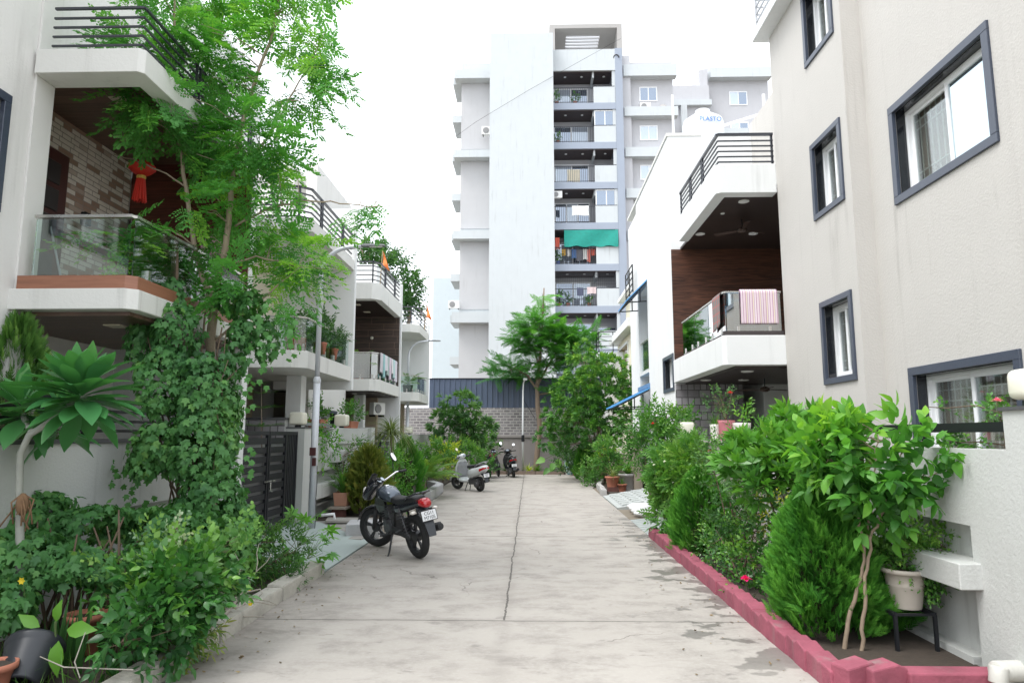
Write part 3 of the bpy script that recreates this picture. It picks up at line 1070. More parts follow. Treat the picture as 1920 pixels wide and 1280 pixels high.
# ---------------------------------------------------------------- parts shared by the houses
def window_x(par, X, s, y0, y1, z0, z1, kind='slide', sur=.085, split=.5, proud=.03, sky=False, depth=.22):
    """window in a wall plane of constant X; s = +1 when the house lies towards +X. Outer size of the granite surround given."""
    yi0, yi1, zi0, zi1 = y0 + sur, y1 - sur, z0 + sur, z1 - sur
    a, b = X - s * proud, X + s * .02
    m = MB()
    m.box(a, b, y0, y1, z1 - sur, z1).box(a, b, y0, y1, z0, zi0).box(a, b, y0, yi0, zi0, zi1).box(a, b, yi1, y1, zi0, zi1)
    w = obj("window", m, GRAN, par, bevel=.004, seg=1)
    m = MB()
    a, b, t = X + s * .021, X + s * depth, .012
    m.box(a, b, yi0, yi1, zi1 - t, zi1).box(a, b, yi0, yi1, zi0, zi0 + t).box(a, b, yi0, yi0 + t, zi0 + t, zi1 - t).box(a, b, yi1 - t, yi1, zi0 + t, zi1 - t)
    obj("reveal", m, GRAN_IN, w)
    yf0, yf1, zf0, zf1 = yi0 + t, yi1 - t, zi0 + t, zi1 - t
    def ring(mm, xa, xb, ya, yb, za, zb, q):
        mm.box(xa, xb, ya, yb, zb - q, zb).box(xa, xb, ya, yb, za, za + q).box(xa, xb, ya, ya + q, za + q, zb - q).box(xa, xb, yb - q, yb, za + q, zb - q)
    m = MB()
    xa, xb = X + s * (depth - .09), X + s * (depth + .01)
    ring(m, xa, xb, yf0, yf1, zf0, zf1, .045)
    ys = yf0 + (yf1 - yf0) * split
    ring(m, X + s * (depth - .085), X + s * (depth - .045), yf0 + .03, ys + .035, zf0 + .03, zf1 - .03, .055)
    ring(m, X + s * (depth - .04), X + s * (depth - .005), ys - .035, yf1 - .03, zf0 + .03, zf1 - .03, .055)
    obj("frame", m, PVC, w, bevel=.004, seg=1)
    xg = X + s * (depth - .065)
    m = MB().box(xg - .003, xg + .003, yf0 + .08, ys - .015, zf0 + .08, zf1 - .08)
    obj("pane", m, GLASS_SKY if sky else GLASS_W, w)
    xg = X + s * (depth - .022)
    m = MB().box(xg - .003, xg + .003, ys + .015, yf1 - .08, zf0 + .08, zf1 - .08)
    obj("pane", m, GLASS_W, w)
    m = MB()
    xg = X + s * (depth + .03)
    n = max(3, int((yf1 - yf0) / .11))
    for i in range(1, n):
        yy = yf0 + (yf1 - yf0) * i / n
        m.bar((xg, yy, zf0), (xg, yy, zf1), .012)
    for f in (.14, .24, .76, .86):
        zz = zf0 + (zf1 - zf0) * f
        m.bar((xg - s * .012, yf0, zz), (xg - s * .012, yf1, zz), .012)
    obj("grille", m, M("cream_grille", (0.75, 0.70, 0.62), .5), w)
    xc = X + s * (depth + .075)
    m = MB().grid(lambda u, v: (xc + s * .02 * math.sin(u * 40), yf0 - .1 + (yf1 - yf0 + .2) * u, zf0 - .1 + (zf1 - zf0 + .2) * v), 40, 1)
    obj("curtain", m, CURTAIN, w, fix=False)
    return w

def hole(y0, y1, z0, z1, sur=.085):
    return (y0 + sur - .004, y1 - sur + .004, z0 + sur - .004, z1 - sur + .004)

def rail_bars(par, pts, zs, w=.03, posts=(), pw=.035, mat=None, top=.045, name="terrace_railing"):
    m = MB()
    for i, z in enumerate(zs):
        q = top if i == len(zs) - 1 else w
        for a, b in zip(pts, pts[1:]):
            m.bar((a[0], a[1], z), (b[0], b[1], z), q, q * .8)
    for p in posts:
        m.bar((p[0], p[1], zs[0] - .08), (p[0], p[1], zs[-1] - .012), pw)
    return obj(name, m, mat or RAILM, par)

def glass_rail(par, pts, z0, z1, mat=None, studs=True, end_gap=.03):
    """frameless balustrade along pts with a steel handrail and stubby steel studs"""
    hr = MB()
    for a, b in zip(pts, pts[1:]):
        hr.bar((a[0], a[1], z1), (b[0], b[1], z1), .045, .03)
    h = obj("balustrade", hr, STEEL, par)
    for a, b in zip(pts, pts[1:]):
        L = math.hypot(b[0] - a[0], b[1] - a[1])
        n = max(1, round(L / 1.3))
        dx, dy = (b[0] - a[0]) / L, (b[1] - a[1]) / L
        for i in range(n):
            t0, t1 = L * i / n + end_gap * .5, L * (i + 1) / n - end_gap * .5
            m = MB().bar((a[0] + dx * t0, a[1] + dy * t0, (z0 + z1) / 2), (a[0] + dx * t1, a[1] + dy * t1, (z0 + z1) / 2), .012, z1 - z0 - .05)
            obj("glass_panel", m, mat or GLASS_B, h)
        if studs:
            for i in range(n):
                for q in (.22, .78):
                    t = L * (i + q) / n
                    m = MB()
                    m.box(a[0] + dx * t - .02, a[0] + dx * t + .02, a[1] + dy * t - .02, a[1] + dy * t + .02, z0 - .03, z0 + .13)
                    obj("stud", m, STEEL, h)
    return h

def downlight(par, x, y, z, r=.09, square=False):
    m = MB()
    if square:
        m.box(x - .09, x + .09, y - .09, y + .09, z - .012, z)
    else:
        m.lathe([(r, 0), (r, -.012), (r * .8, -.02), (0.001, -.02)], (x, y, z), 20, cap=False)
    return obj("ceiling_light", m, LIGHTCREAM if square else M("pale_light_cover", (0.78, 0.78, 0.76), .5, .02), par)

def tex_cloth(name, cols, scale, axis='Y', rough=.9):
    """striped cloth: bands along an object axis"""
    if name in _MC:
        return _MC[name]
    m, nt, bs, pos = base(name)
    sep = nt.nodes.new("ShaderNodeSeparateXYZ")
    nt.links.new(pos, sep.inputs[0])
    fr = _math(nt, 'FRACT', _math(nt, 'MULTIPLY', sep.outputs[axis], scale))
    cr = nt.nodes.new("ShaderNodeValToRGB")
    cr.color_ramp.interpolation = 'CONSTANT'
    els = cr.color_ramp.elements
    n = len(cols)
    while len(els) < n:
        els.new(.5)
    acc = 0
    tot = sum(c[1] for c in cols)
    for i, (c, w_) in enumerate(cols):
        els[i].position = acc / tot
        acc += w_
    for i, (c, w_) in enumerate(cols):
        els[i].color = (*c, 1)
    nt.links.new(fr, cr.inputs[0])
    nt.links.new(cr.outputs[0], bs.inputs['Base Color'])
    bs.inputs['Roughness'].default_value = rough
    bs.inputs['Specular IOR Level'].default_value = .15
    _MC[name] = m
    return m

# ---------------------------------------------------------------- left row, first house (brick-tiled balcony)
ha = thing("row_house", "nearest left house with brown ledgestone balcony wall behind the tall feathery tree", "house", (-6.5, 3, 0), group="terraced houses on the left of the lane")
win = (4.55, 6.02, 3.75, 4.9)
m = wall_x(MB(), -5.2, -4.95, 3.2, 6.30, 0, 8.6, [hole(*win)])
m.box(-9, -5.201, 6.04, 6.55, 0, 8.6).box(-9, -5.201, 3.2, 4.4, 0, 8.6)
m.box(-5.2, -4.925, 6.302, 6.56, 0, 8.6)
m.box(-9.2, -5.6, 4.4, 9.05, 0, 8.6).box(-5.599, -5.2, 4.4, 6.03, 0, 3.6).box(-5.599, -5.2, 4.4, 6.03, 5.05, 8.6)
obj("wall", m, W_WALL, ha)
window_x(ha, -4.95, -1, *win)
obj("brick_tile_wall", MB().box(-5.6, -5.55, 6.56, 9.0, 2.95, 5.46), BRICKTILE, ha)
d = obj("door", MB().box(-5.549, -5.49, 6.75, 7.66, 2.96, 4.98), DOORWOOD, ha)
m = MB()
for z0, z1 in ((3.1, 3.75), (3.87, 4.2), (4.26, 4.52), (4.58, 4.84)):
    m.box(-5.49, -5.475, 6.86, 7.52, z0, z1)
obj("door_panel", m, M("smoked_door_panel", (0.045, 0.04, 0.04), .3, .2), d, bevel=.006, seg=1)
obj("handle", MB().box(-5.49, -5.43, 7.56, 7.585, 3.85, 4.05), STEEL, d)
m = MB()
m.prism([(-5.6, 6.25), (-3.84, 6.25), (-3.74, 6.33), (-3.74, 9.0), (-5.6, 9.0)], 'Z', 2.88, 3.08)
obj("balcony_slab", m, W_SLAB, ha, bevel=.008)
m = MB().prism([(-4.9, 6.27), (-3.85, 6.27), (-3.765, 6.34), (-3.765, 8.98), (-5.54, 8.98), (-5.54, 6.57), (-4.9, 6.57)], 'Z', 3.08, 3.21)
obj("balcony_edging", m, WOODTRIM, ha)
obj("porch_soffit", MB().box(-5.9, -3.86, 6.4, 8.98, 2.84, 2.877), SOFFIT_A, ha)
downlight(ha, -4.35, 7.0, 2.84, square=True)
obj("balcony_ceiling", MB().box(-5.55, -4.031, 6.562, 9.0, 5.44, 5.48), SOFFIT_A, ha)
downlight(ha, -4.6, 7.15, 5.44, square=True)
m = MB()
m.prism([(-4.92, 6.25), (-3.88, 6.25), (-3.83, 6.30), (-3.83, 9.2), (-4.03, 9.2), (-4.03, 6.56), (-4.92, 6.56)], 'Z', 5.27, 5.52)
m.box(-5.6, -4.031, 6.57, 9.2, 5.481, 5.515)
obj("terrace_slab", m, W_SLAB, ha, bevel=.006)
m = MB().box(-5.6, -3.85, 9.03, 9.2, 0, 5.26)
obj("fin_wall", m, W_WHITE, ha)
obj("wood_cladding", MB().box(-5.54, -4.035, 9.0, 9.029, 3.22, 5.44).box(-4.035, -3.84, 9.0, 9.029, 3.22, 5.26), WOODRED, ha)
rail_bars(ha, [(-4.8, 6.3), (-3.88, 6.3), (-3.88, 9.1)], [5.58, 5.68, 5.78, 5.88, 5.985], posts=[(-3.88, 7.4), (-3.88, 7.48), (-3.88, 8.9), (-3.88, 8.98)], w=.022, top=.028, pw=.025)
glass_rail(ha, [(-4.84, 6.36), (-3.87, 6.36)], 3.21, 3.82, studs=False)
glass_rail(ha, [(-3.86, 6.38), (-3.86, 8.95)], 3.21, 3.82)
obj("penthouse_wall", MB().prism([(8.7, 5.54), (13, 5.54), (13, 7.2), (8.7, 7.9)], 'X', -9, -5.75), W_CREAM, ha)
obj("wall_light", MB().box(-5.549, -5.48, 8.02, 8.14, 4.28, 4.44), BLACKM, ha, bevel=.01)
# porch under it
m = MB().box(-9.2, -6.6, 6.56, 12.4, 0, 2.83)
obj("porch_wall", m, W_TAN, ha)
obj("roof_slab", MB().box(-9.2, -4.7, 3.1, 6.56, 8.6, 8.75), W_SLAB, ha)

# ---------------------------------------------------------------- left row, second house (white balcony with plants)
XE = -3.97
hb = thing("row_house", "second left house, plain white balcony wall with potted plants behind glass", "house", (-6.5, 12, 0), group="terraced houses on the left of the lane")
win = (9.9, 11.2, 3.9, 5.0)
m = wall_x(MB(), -5.2, -4.95, 9.201, 11.85, 0, 8.2, [hole(*win)])
m.box(-9.2, -5.7, 9.201, 15.05, 3.0, 5.9).box(-9.2, -5.7, 9.201, 11.85, 5.9, 8.2).box(-9.2, -5.9, 9.201, 11.85, 0, 3.0)
obj("wall", m, W_WHITE, hb)
window_x(hb, -4.95, -1, *win)
obj("balcony_wall", MB().box(-5.69, -5.65, 11.86, 15.04, 3.2, 5.38), W_CREAM, hb)
m = MB().prism([(-5.7, 11.87), (-4.2, 11.87), (XE, 12.08), (XE, 15.04), (-5.7, 15.04)], 'Z', 2.88, 3.19)
obj("balcony_slab", m, W_SLAB, hb, bevel=.008)
obj("fin_wall", MB().box(-5.7, XE + .02, 15.05, 15.2, 2.7, 6.85), W_WHITE, hb)
m = MB().prism([(-5.7, 11.9), (-4.2, 11.9), (XE, 12.1), (XE, 15.04), (-5.7, 15.04)], 'Z', 5.4, 5.62)
obj("terrace_slab", m, W_SLAB, hb, bevel=.008)
rail_bars(hb, [(-4.92, 11.95), (-4.2, 11.95), (XE - .06, 12.12), (XE - .06, 15.0)], [5.66, 5.77, 5.88, 5.99, 6.1, 6.22], posts=[(XE - .06, 12.7), (XE - .06, 12.78), (XE - .06, 14.2), (XE - .06, 14.28), (-4.2, 11.95)])
glass_rail(hb, [(-4.9, 11.95), (-4.2, 11.95), (XE - .06, 12.12), (XE - .06, 15.0)], 3.19, 3.8)
m = MB().box(-9.2, -6.2, 11.9, 15.2, 0, 2.87)
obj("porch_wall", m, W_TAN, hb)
obj("column", MB().box(-4.85, -4.55, 13.5, 13.8, 0, 2.875), W_WHITE, hb)
obj("drain_pipe", MB().tube([(-6.12, 12.6, 0), (-6.12, 12.6, 2.87)], .05), M("brown_pipe", (.16, .13, .10), .5), hb)

# ---------------------------------------------------------------- left row, third house (dark plank tiles)
hc = thing("row_house", "third left house, dark plank-tiled balcony with washing over its glass", "house", (-6.5, 18, 0), group="terraced houses on the left of the lane")
win = (15.75, 17.45, 1.25, 2.3)
m = wall_x(MB(), -5.2, -4.95, 15.201, 18.28, 0, 8.0, [hole(*win, sur=.07)])
m.box(-9.2, -6.9, 15.201, 21.4, 0, 5.9).box(-9.2, -5.5, 15.201, 18.28, 2.9, 8.0)
obj("wall", m, W_WALL, hc)
window_x(hc, -4.95, -1, *win, sur=.07)
m = MB().prism([(-6.9, 18.3), (-4.32, 18.3), (-4.1, 18.55), (-4.1, 21.38), (-6.9, 21.38)], 'Z', 2.88, 3.2)
obj("balcony_slab", m, W_SLAB, hc, bevel=.008)
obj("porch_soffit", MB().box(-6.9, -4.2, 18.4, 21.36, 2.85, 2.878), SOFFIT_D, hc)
downlight(hc, -4.9, 19.0, 2.85, .07)
obj("fin_wall", MB().box(-6.9, -4.08, 21.41, 21.55, 0, 6.5), W_WHITE, hc)
obj("plank_tile_cladding", MB().box(-6.9, -4.13, 21.38, 21.409, 3.21, 5.47), WOODTILE, hc)
obj("balcony_ceiling", MB().box(-6.9, -4.3, 18.6, 21.38, 5.45, 5.475), SOFFIT_D, hc)
downlight(hc, -5.0, 19.4, 5.45, square=True)
downlight(hc, -5.0, 20.6, 5.45, square=True)
m = MB().prism([(-6.9, 18.3), (-4.32, 18.3), (-4.1, 18.55), (-4.1, 21.38), (-4.29, 21.38), (-4.29, 18.6), (-6.9, 18.6)], 'Z', 5.4, 5.86)
m.box(-6.9, -4.29, 18.61, 21.38, 5.48, 5.6)
obj("terrace_slab", m, W_SLAB, hc, bevel=.008)
rail_bars(hc, [(-4.95, 18.36), (-4.32, 18.36), (-4.16, 18.6), (-4.16, 21.38)], [5.95, 6.08, 6.21, 6.34, 6.46], posts=[(-4.16, 19.2), (-4.16, 19.3), (-4.16, 20.6), (-4.16, 20.7), (-4.32, 18.36)])
glass_rail(hc, [(-5.6, 18.4), (-4.32, 18.4), (-4.17, 18.6), (-4.17, 21.3)], 3.2, 3.93, mat=GLASS_D)
obj("column", MB().box(-5.05, -4.78, 19.6, 19.86, 0, 2.845), W_WHITE, hc)
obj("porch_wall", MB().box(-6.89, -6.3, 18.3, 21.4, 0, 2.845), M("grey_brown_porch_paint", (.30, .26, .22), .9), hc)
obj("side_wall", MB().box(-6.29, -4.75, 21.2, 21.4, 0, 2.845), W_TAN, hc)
obj("wall_light", MB().ell((-5.0, 21.36, 4.75), (.05, .03, .05)), BULBWHITE, hc, smooth=True)

# ---------------------------------------------------------------- left row, last house
hd = thing("row_house", "last left house of the row, small white balcony beside the blue sheet fence", "house", (-6.5, 24, 0), group="terraced houses on the left of the lane")
m = MB().box(-9.2, -4.95, 21.56, 24.4, 0, 7.2).box(-9.2, -5.4, 24.4, 26.8, 2.9, 5.8).box(-9.2, -6.4, 24.4, 26.8, 0, 2.9)
obj("wall", m, W_WHITE, hd)
m = MB().prism([(-5.4, 24.4), (-4.25, 24.4), (-4.0, 24.65), (-4.0, 26.78), (-5.4, 26.78)], 'Z', 2.9, 3.22)
obj("balcony_slab", m, W_SLAB, hd, bevel=.01)
m = MB().prism([(-5.4, 24.4), (-4.3, 24.4), (-4.02, 24.65), (-4.02, 26.78), (-5.4, 26.78)], 'Z', 5.4, 5.7)
obj("terrace_slab", m, W_SLAB, hd, bevel=.01)
obj("fin_wall", MB().box(-9.2, -3.98, 26.8, 26.95, 2.85, 6.05), W_WHITE, hd)
rail_bars(hd, [(-4.9, 24.46), (-4.3, 24.46), (-4.08, 24.7), (-4.08, 26.75)], [5.78, 5.92, 6.06, 6.2, 6.34], posts=[(-4.08, 25.3), (-4.08, 26.2), (-4.3, 24.46)], w=.028)
glass_rail(hd, [(-4.95, 24.46), (-4.26, 24.46), (-4.07, 24.7), (-4.07, 26.75)], 3.22, 3.82)
obj("porch_wall", MB().box(-5.2, -4.9, 26.4, 26.79, 0, 2.89), W_TAN, hd)

# ---------------------------------------------------------------- right row, first house
hr_ = thing("row_house", "nearest right house, beige, with blue-grey granite window surrounds and walnut-clad balcony", "house", (6, 9, 0), group="terraced houses on the right of the lane")
wins = [(6.62, 8.57, 4.61, 5.92), (6.62, 8.57, 1.0, 2.52)]
m = wall_x(MB(), 4.72, 4.95, 6.40, 9.15, 0, 9.4, [hole(*w, sur=.1) for w in wins])
m.box(4.69, 9, 3.6, 6.40, 0, 9.4).box(5.4, 9, 6.4, 11.85, 0, 9.4).box(6.4, 9, 11.851, 16, 0, 9.4).box(5.4, 6.399, 11.851, 16, 6.26, 9.2)
m.box(4.951, 5.4, 6.4, 9.15, 2.7, 4.5).box(4.951, 5.4, 6.4, 9.15, 6.0, 9.4)
obj("wall", m, W_BEIGE, hr_)
bw_ = [(9.35, 10.37, 7.5, 8.72), (9.35, 10.37, 4.98, 6.2), (9.35, 10.37, 2.44, 3.69)]
m = wall_x(MB(), 4.45, 4.68, 9.15, 11.86, 0, 8.95, [hole(*w) for w in bw_])
m.box(4.681, 5.4, 9.15, 9.3, 0, 8.95).box(4.681, 5.4, 10.6, 11.86, 0, 8.95)
obj("bay_wall", m, W_BEIGE, hr_)
for w in wins:
    window_x(hr_, 4.72, 1, *w, sur=.1, sky=(w[2] > 3), split=.5)
for w in bw_:
    window_x(hr_, 4.45, 1, *w)
obj("roof_slab", MB().box(4.18, 5.6, 8.9, 12.0, 8.951, 9.14), W_WHITE, hr_, bevel=.01)
rail_bars(hr_, [(4.25, 9.4), (4.25, 11.9), (5.4, 11.9)], [9.3, 9.45, 9.6, 9.75, 9.9], posts=[(4.25, 9.5), (4.25, 10.7), (4.25, 11.9)], mat=M('pale_grey_rail', (.42, .43, .45), .5))
m = MB().prism([(6.4, 11.865), (6.4, 16.0), (3.37, 16.0), (3.37, 11.93), (3.43, 11.865)][::-1], 'Z', 2.90, 3.42)
obj("balcony_slab", m, W_WHITE, hr_, bevel=.01)
obj("balcony_edging", MB().box(3.40, 4.449, 11.90, 11.98, 3.421, 3.5).box(3.40, 3.48, 11.981, 15.98, 3.421, 3.44), M("dark_edging", (.05, .04, .04), .5), hr_)
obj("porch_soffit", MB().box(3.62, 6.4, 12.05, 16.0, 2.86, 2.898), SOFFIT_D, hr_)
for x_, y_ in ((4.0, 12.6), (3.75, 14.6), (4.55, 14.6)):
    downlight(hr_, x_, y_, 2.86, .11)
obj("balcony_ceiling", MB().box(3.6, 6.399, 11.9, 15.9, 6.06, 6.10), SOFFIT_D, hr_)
for x_, y_, r_ in ((4.05, 12.5, .10), (3.85, 13.2, .04), (3.75, 14.6, .10), (4.9, 14.6, .10)):
    downlight(hr_, x_, y_, 6.06, r_)
m = MB().prism([(4.449, 11.87), (4.449, 12.12), (3.58, 12.12), (3.58, 15.0), (3.37, 15.0), (3.37, 11.93), (3.43, 11.87)][::-1], 'Z', 6.0, 6.54)
m.box(3.59, 6.39, 12.13, 15.9, 6.101, 6.25)
obj("terrace_slab", m, W_WHITE, hr_, bevel=.01)
rail_bars(hr_, [(4.44, 11.93), (3.44, 11.93), (3.44, 15.0)], [6.6, 6.7, 6.8, 6.9, 7.0, 7.12], posts=[(3.44, 13.0), (3.44, 13.1), (3.44, 14.0), (3.44, 14.1), (3.44, 14.95), (4.42, 11.95)], w=.028, top=.055)
glass_rail(hr_, [(4.44, 11.95), (3.46, 11.95), (3.46, 15.3)], 3.46, 4.2, mat=GLASS_D)
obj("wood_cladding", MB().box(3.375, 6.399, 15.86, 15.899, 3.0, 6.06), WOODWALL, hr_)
obj("stone_cladding", MB().box(3.38, 4.9, 15.82, 15.899, 0, 2.855), GREYTILE, hr_)
obj("stone_cladding", MB().box(4.9, 6.4, 17.4, 17.45, 0, 2.855), GREYTILE, hr_)

# ceiling fans hang in the two porches
def fan(loc, label):
    t = thing("ceiling_fan", label, "ceiling fan", loc, local=True)
    obj("rod", MB().tube([(0, 0, 0), (0, 0, -.18)], .012), BLACKM, t)
    obj("motor", MB().lathe([(.03, -.17), (.09, -.2), (.1, -.25), (.05, -.28)], n=16), M("dark_bronze", (.06, .035, .025), .4), t, smooth=True)
    for k in range(3):
        a = k * 2.094 + .4
        c, s_ = math.cos(a), math.sin(a)
        mb = MB()
        pts = [(.09, -.03), (.55, -.065), (.58, .05), (.09, .03)]
        mb.add([(c * x - s_ * y, s_ * x + c * y, -.225 + (y * .2)) for x, y in pts] + [(c * x - s_ * y, s_ * x + c * y, -.235 + (y * .2)) for x, y in pts],
               [(0, 1, 2, 3), (4, 7, 6, 5), (0, 4, 5, 1), (1, 5, 6, 2), (2, 6, 7, 3), (3, 7, 4, 0)])
        obj("blade", mb, M("dark_bronze", (.06, .035, .025), .4), t)
fan((4.35, 13.6, 6.06), "dark ceiling fan under the walnut-clad upper balcony ceiling")
fan((4.85, 14.2, 2.86), "dark ceiling fan in the right house's ground-floor porch")

# ---------------------------------------------------------------- right row, second house (tall white)
hs = thing("row_house", "second right house, tall plain white wall with blue awnings", "house", (6, 19, 0), group="terraced houses on the right of the lane")
win = (15.98, 17.2, 2.72, 3.6)
XR = 3.38
m = wall_x(MB(), XR, XR + .25, 15.9, 19.3, 0, 8.9, [hole(*win)])
m.box(XR + .251, 9, 17.5, 19.3, 0, 8.9).box(XR + .251, 9, 15.901, 17.5, 3.8, 8.9).box(5.4, 9, 15.901, 17.5, 0, 3.8)
m.box(3.95, 9, 19.3, 20.9, 0, 8.9)
m.box(XR, 3.949, 19.3, 20.9, 5.95, 8.9)
m.box(XR, 9, 20.9, 22.6, 0, 8.6)
obj("wall", m, W_WHITE, hs)
window_x(hs, XR, 1, *win)
obj("sill", MB().box(XR - .02, 3.95, 19.3, 20.9, 3.45, 3.55), W_SLAB, hs)
obj("balustrade", MB().box(XR + .05, XR + .062, 19.35, 20.85, 3.6, 4.4), GLASS_B, hs)
obj("handrail", MB().bar((XR + .055, 19.32, 4.43), (XR + .055, 20.88, 4.43), .045), STEEL, hs)
obj("stone_pillar", MB().box(XR + .02, XR + .3, 19.32, 19.6, 0, 2.7), GREYTILE, hs)
obj("coping", MB().box(XR - .03, 4.2, 15.88, 22.6, 8.901, 8.98), W_SLAB, hs)
rail_bars(hs, [(XR - .14, 21.0), (XR - .14, 22.5)], [6.2, 6.4, 6.6, 6.8, 7.0], posts=[(XR - .14, 21.0), (XR - .14, 21.7), (XR - .14, 22.5)], mat=BLACKM, name="window_grille", top=.03)
BLUEAWN = M("blue_awning_sheet", (0.10, 0.33, 0.62), .4, .08, 4)
def awning(y0, y1, z, out, drop, label, up=.0):
    t = thing("awning", label, "awning", (XR, (y0 + y1) / 2, z))
    m = MB()
    pr = [(XR, z + up), (XR - out, z - drop), (XR - out, z - drop + .02), (XR, z + up + .02)]
    m.prism(pr, 'Y', y0, y1)
    n = 8
    for i in range(n + 1):
        yy = y0 + (y1 - y0) * i / n
        m.bar((XR, yy, z + up + .03), (XR - out, yy, z - drop + .03), .02)
    obj("sheet", m, BLUEAWN, t)
    m = MB()
    for yy in (y0 + .06, y1 - .06):
        m.bar((XR - .02, yy, z - .03 + up), (XR - out * .94, yy, z - drop), .035)
        m.bar((XR - .02, yy, z - drop * .95), (XR - out * .90, yy, z - drop), .03)
        m.bar((XR - .2, yy, z - drop * .3), (XR - .2, yy, z - drop * .95), .03)
    m.bar((XR - out * .94, y0, z - drop), (XR - out * .94, y1, z - drop), .03)
    obj("bracket", m, BLACKM, t)
    return t
awning(19.25, 20.9, 6.08, .62, .62, "upper blue sheet awning high on the tall white right house")
awning(19.2, 20.9, 2.98, 1.05, .52, "lower blue sheet awning over the white right house's doorway")
obj("fascia", MB().box(XR - .03, XR, 19.2, 21.2, 3.02, 3.14), M("awning_fascia_blue", (.12, .24, .42), .5), hs)

# third right house, cream
ht = thing("row_house", "cream right house at the far end with big brown-glazed window", "house", (6.5, 27, 0), group="terraced houses on the right of the lane")
m = wall_x(MB(), 3.9, 4.15, 24.6, 30.0, 0, 5.6, [(26.8, 29.4, 3.5, 5.3)])
m.box(4.6, 9, 24.6, 30, 0, 5.6).box(4.151, 4.6, 24.6, 26.6, 0, 5.6).box(4.151, 4.6, 26.6, 30, 0, 3.3)
m.box(4.3, 9, 24, 30, 5.9, 7.5)
m.box(3.75, 9, 22.61, 24.6, 0, 5.0)
obj("wall", m, W_CREAM, ht)
obj("roof_slab", MB().box(3.55, 9, 24.5, 30.2, 5.601, 5.9).box(3.95, 9, 23.9, 30.1, 7.501, 7.66), W_WHITE, ht, bevel=.01)
w = obj("window", MB().box(3.86, 3.9, 26.72, 26.82, 3.42, 5.38).box(3.86, 3.9, 29.36, 29.46, 3.42, 5.38).box(3.86, 3.9, 26.82, 29.36, 5.28, 5.38).box(3.82, 3.9, 26.72, 29.46, 3.34, 3.42), W_WHITE, ht)
obj("pane", MB().box(4.0, 4.01, 26.8, 29.4, 3.5, 5.3), glass_mat("amber_window_glass", refl=.3, dark=(.16, .08, .02)), w)
m = MB().prism([(4.3, 29.0), (4.3, 31.2), (2.95, 31.2), (2.95, 29.2)][::-1], 'Z', 4.9, 5.2)
obj("balcony_slab", m, W_WHITE, ht)
rail_bars(ht, [(4.3, 29.1), (3.0, 29.3), (3.0, 31.1)], [5.3, 5.5, 5.7, 5.9, 6.1], posts=[(3.0, 29.3), (3.0, 30.2), (3.6, 29.2), (4.25, 29.1)], mat=BLACKM)
obj("porch_wall", MB().box(3.3, 3.89, 29.0, 31.3, 0, 4.89), W_SLAB, ht)

# ---------------------------------------------------------------- boundary walls
bl = thing("boundary_wall", "long plain off-white garden wall behind the plumeria and vine", "wall", (-4.3, 5, 0))
m = MB().box(-4.45, -4.22, -4, 8.7, .95, 1.62).box(-4.45, -4.30, -4, 8.7, 0, .95)
obj("wall", m, W_BOUND, bl)
obj("coping", MB().box(-4.47, -4.2, -4, 8.72, 1.621, 1.66), M("dark_coping", (.08, .08, .085), .5), bl)
m = MB()
for i in range(4):
    m.bar((-4.34, -3.5, 1.74 + i * .1), (-4.34, 8.6, 1.74 + i * .1), .03)
for i in range(7):
    m.bar((-4.34, -3.4 + 2 * i, 1.66), (-4.34, -3.4 + 2 * i, 2.06), .04)
obj("rail", m, BLACKM, bl)

pt = thing("partition_wall", "grey mosaic-tiled partition wall with dark coping behind the black gate", "wall", (-6.5, 12.7, 0))
obj("wall", MB().box(-9, -4.52, 12.62, 12.8, 0, 1.98), W_BOUND, pt)
obj("stone_cladding", MB().box(-9, -4.53, 12.59, 12.619, 1.55, 1.97), GREYTILE, pt)
obj("coping", MB().box(-9, -4.5, 12.57, 12.83, 1.981, 2.02), M("dark_coping", (.08, .08, .085), .5), pt)

LAMPM = BULBWHITE
def gate_lamp(loc, label, w=.28, h=.24):
    t = thing("gate_lamp", label, "lamp", loc, local=True, group="square milky lamps on the gate posts")
    obj("lamp_base", MB().lathe([(.06, 0), (.06, .03), (.05, .04)], n=14), BLACKM, t)
    o = obj("lamp_shade", MB().box(-w / 2, w / 2, -w / 2, w / 2, .04, .04 + h), LAMPM, t, bevel=.05, seg=3, smooth=True)
    return t

gp = thing("gate_post", "square off-white post at the right end of the black gate", "gate post", (-4.36, 12.85, 0))
obj("post", MB().box(-4.55, -4.17, 12.66, 13.05, 0, 1.82), W_BOUND, gp)
obj("cap", MB().box(-4.565, -4.155, 12.645, 13.065, 1.821, 1.845), M("dark_coping", (.08, .08, .085), .5), gp)
gate_lamp((-4.36, 12.85, 1.845), "milky square lamp on the post beside the black gate")

gt = thing("metal_gate", "black double gate of horizontal slats and vertical bars beside the vine", "gate", (-4.3, 10.6, 0))
def leaf_gate(y0, y1, vs):
    m = MB()
    m.box(-4.32, -4.27, y0, y0 + .05, .1, 1.76).box(-4.32, -4.27, y1 - .05, y1, .1, 1.76)
    m.box(-4.32, -4.27, y0 + .05, y1 - .05, .1, .16).box(-4.32, -4.27, y0 + .05, y1 - .05, 1.70, 1.76)
    f = obj("gate_leaf", m, BLACKM, gt)
    m = MB()
    ye = y1 - .05 if not vs else y0 + (y1 - y0) * .55
    z = .22
    while z < 1.64:
        m.box(-4.31, -4.285, y0 + .05, ye, z, z + .10)
        z += .148
    obj("slat", m, BLACKM, f)
    if vs:
        m = MB().box(-4.32, -4.27, ye, ye + .04, .16, 1.70)
        yy = ye + .08
        while yy < y1 - .07:
            m.box(-4.31, -4.285, yy, yy + .05, .16, 1.70)
            yy += .085
        obj("bar", m, BLACKM, f)
leaf_gate(8.85, 11.22, False)
leaf_gate(11.25, 12.6, True)
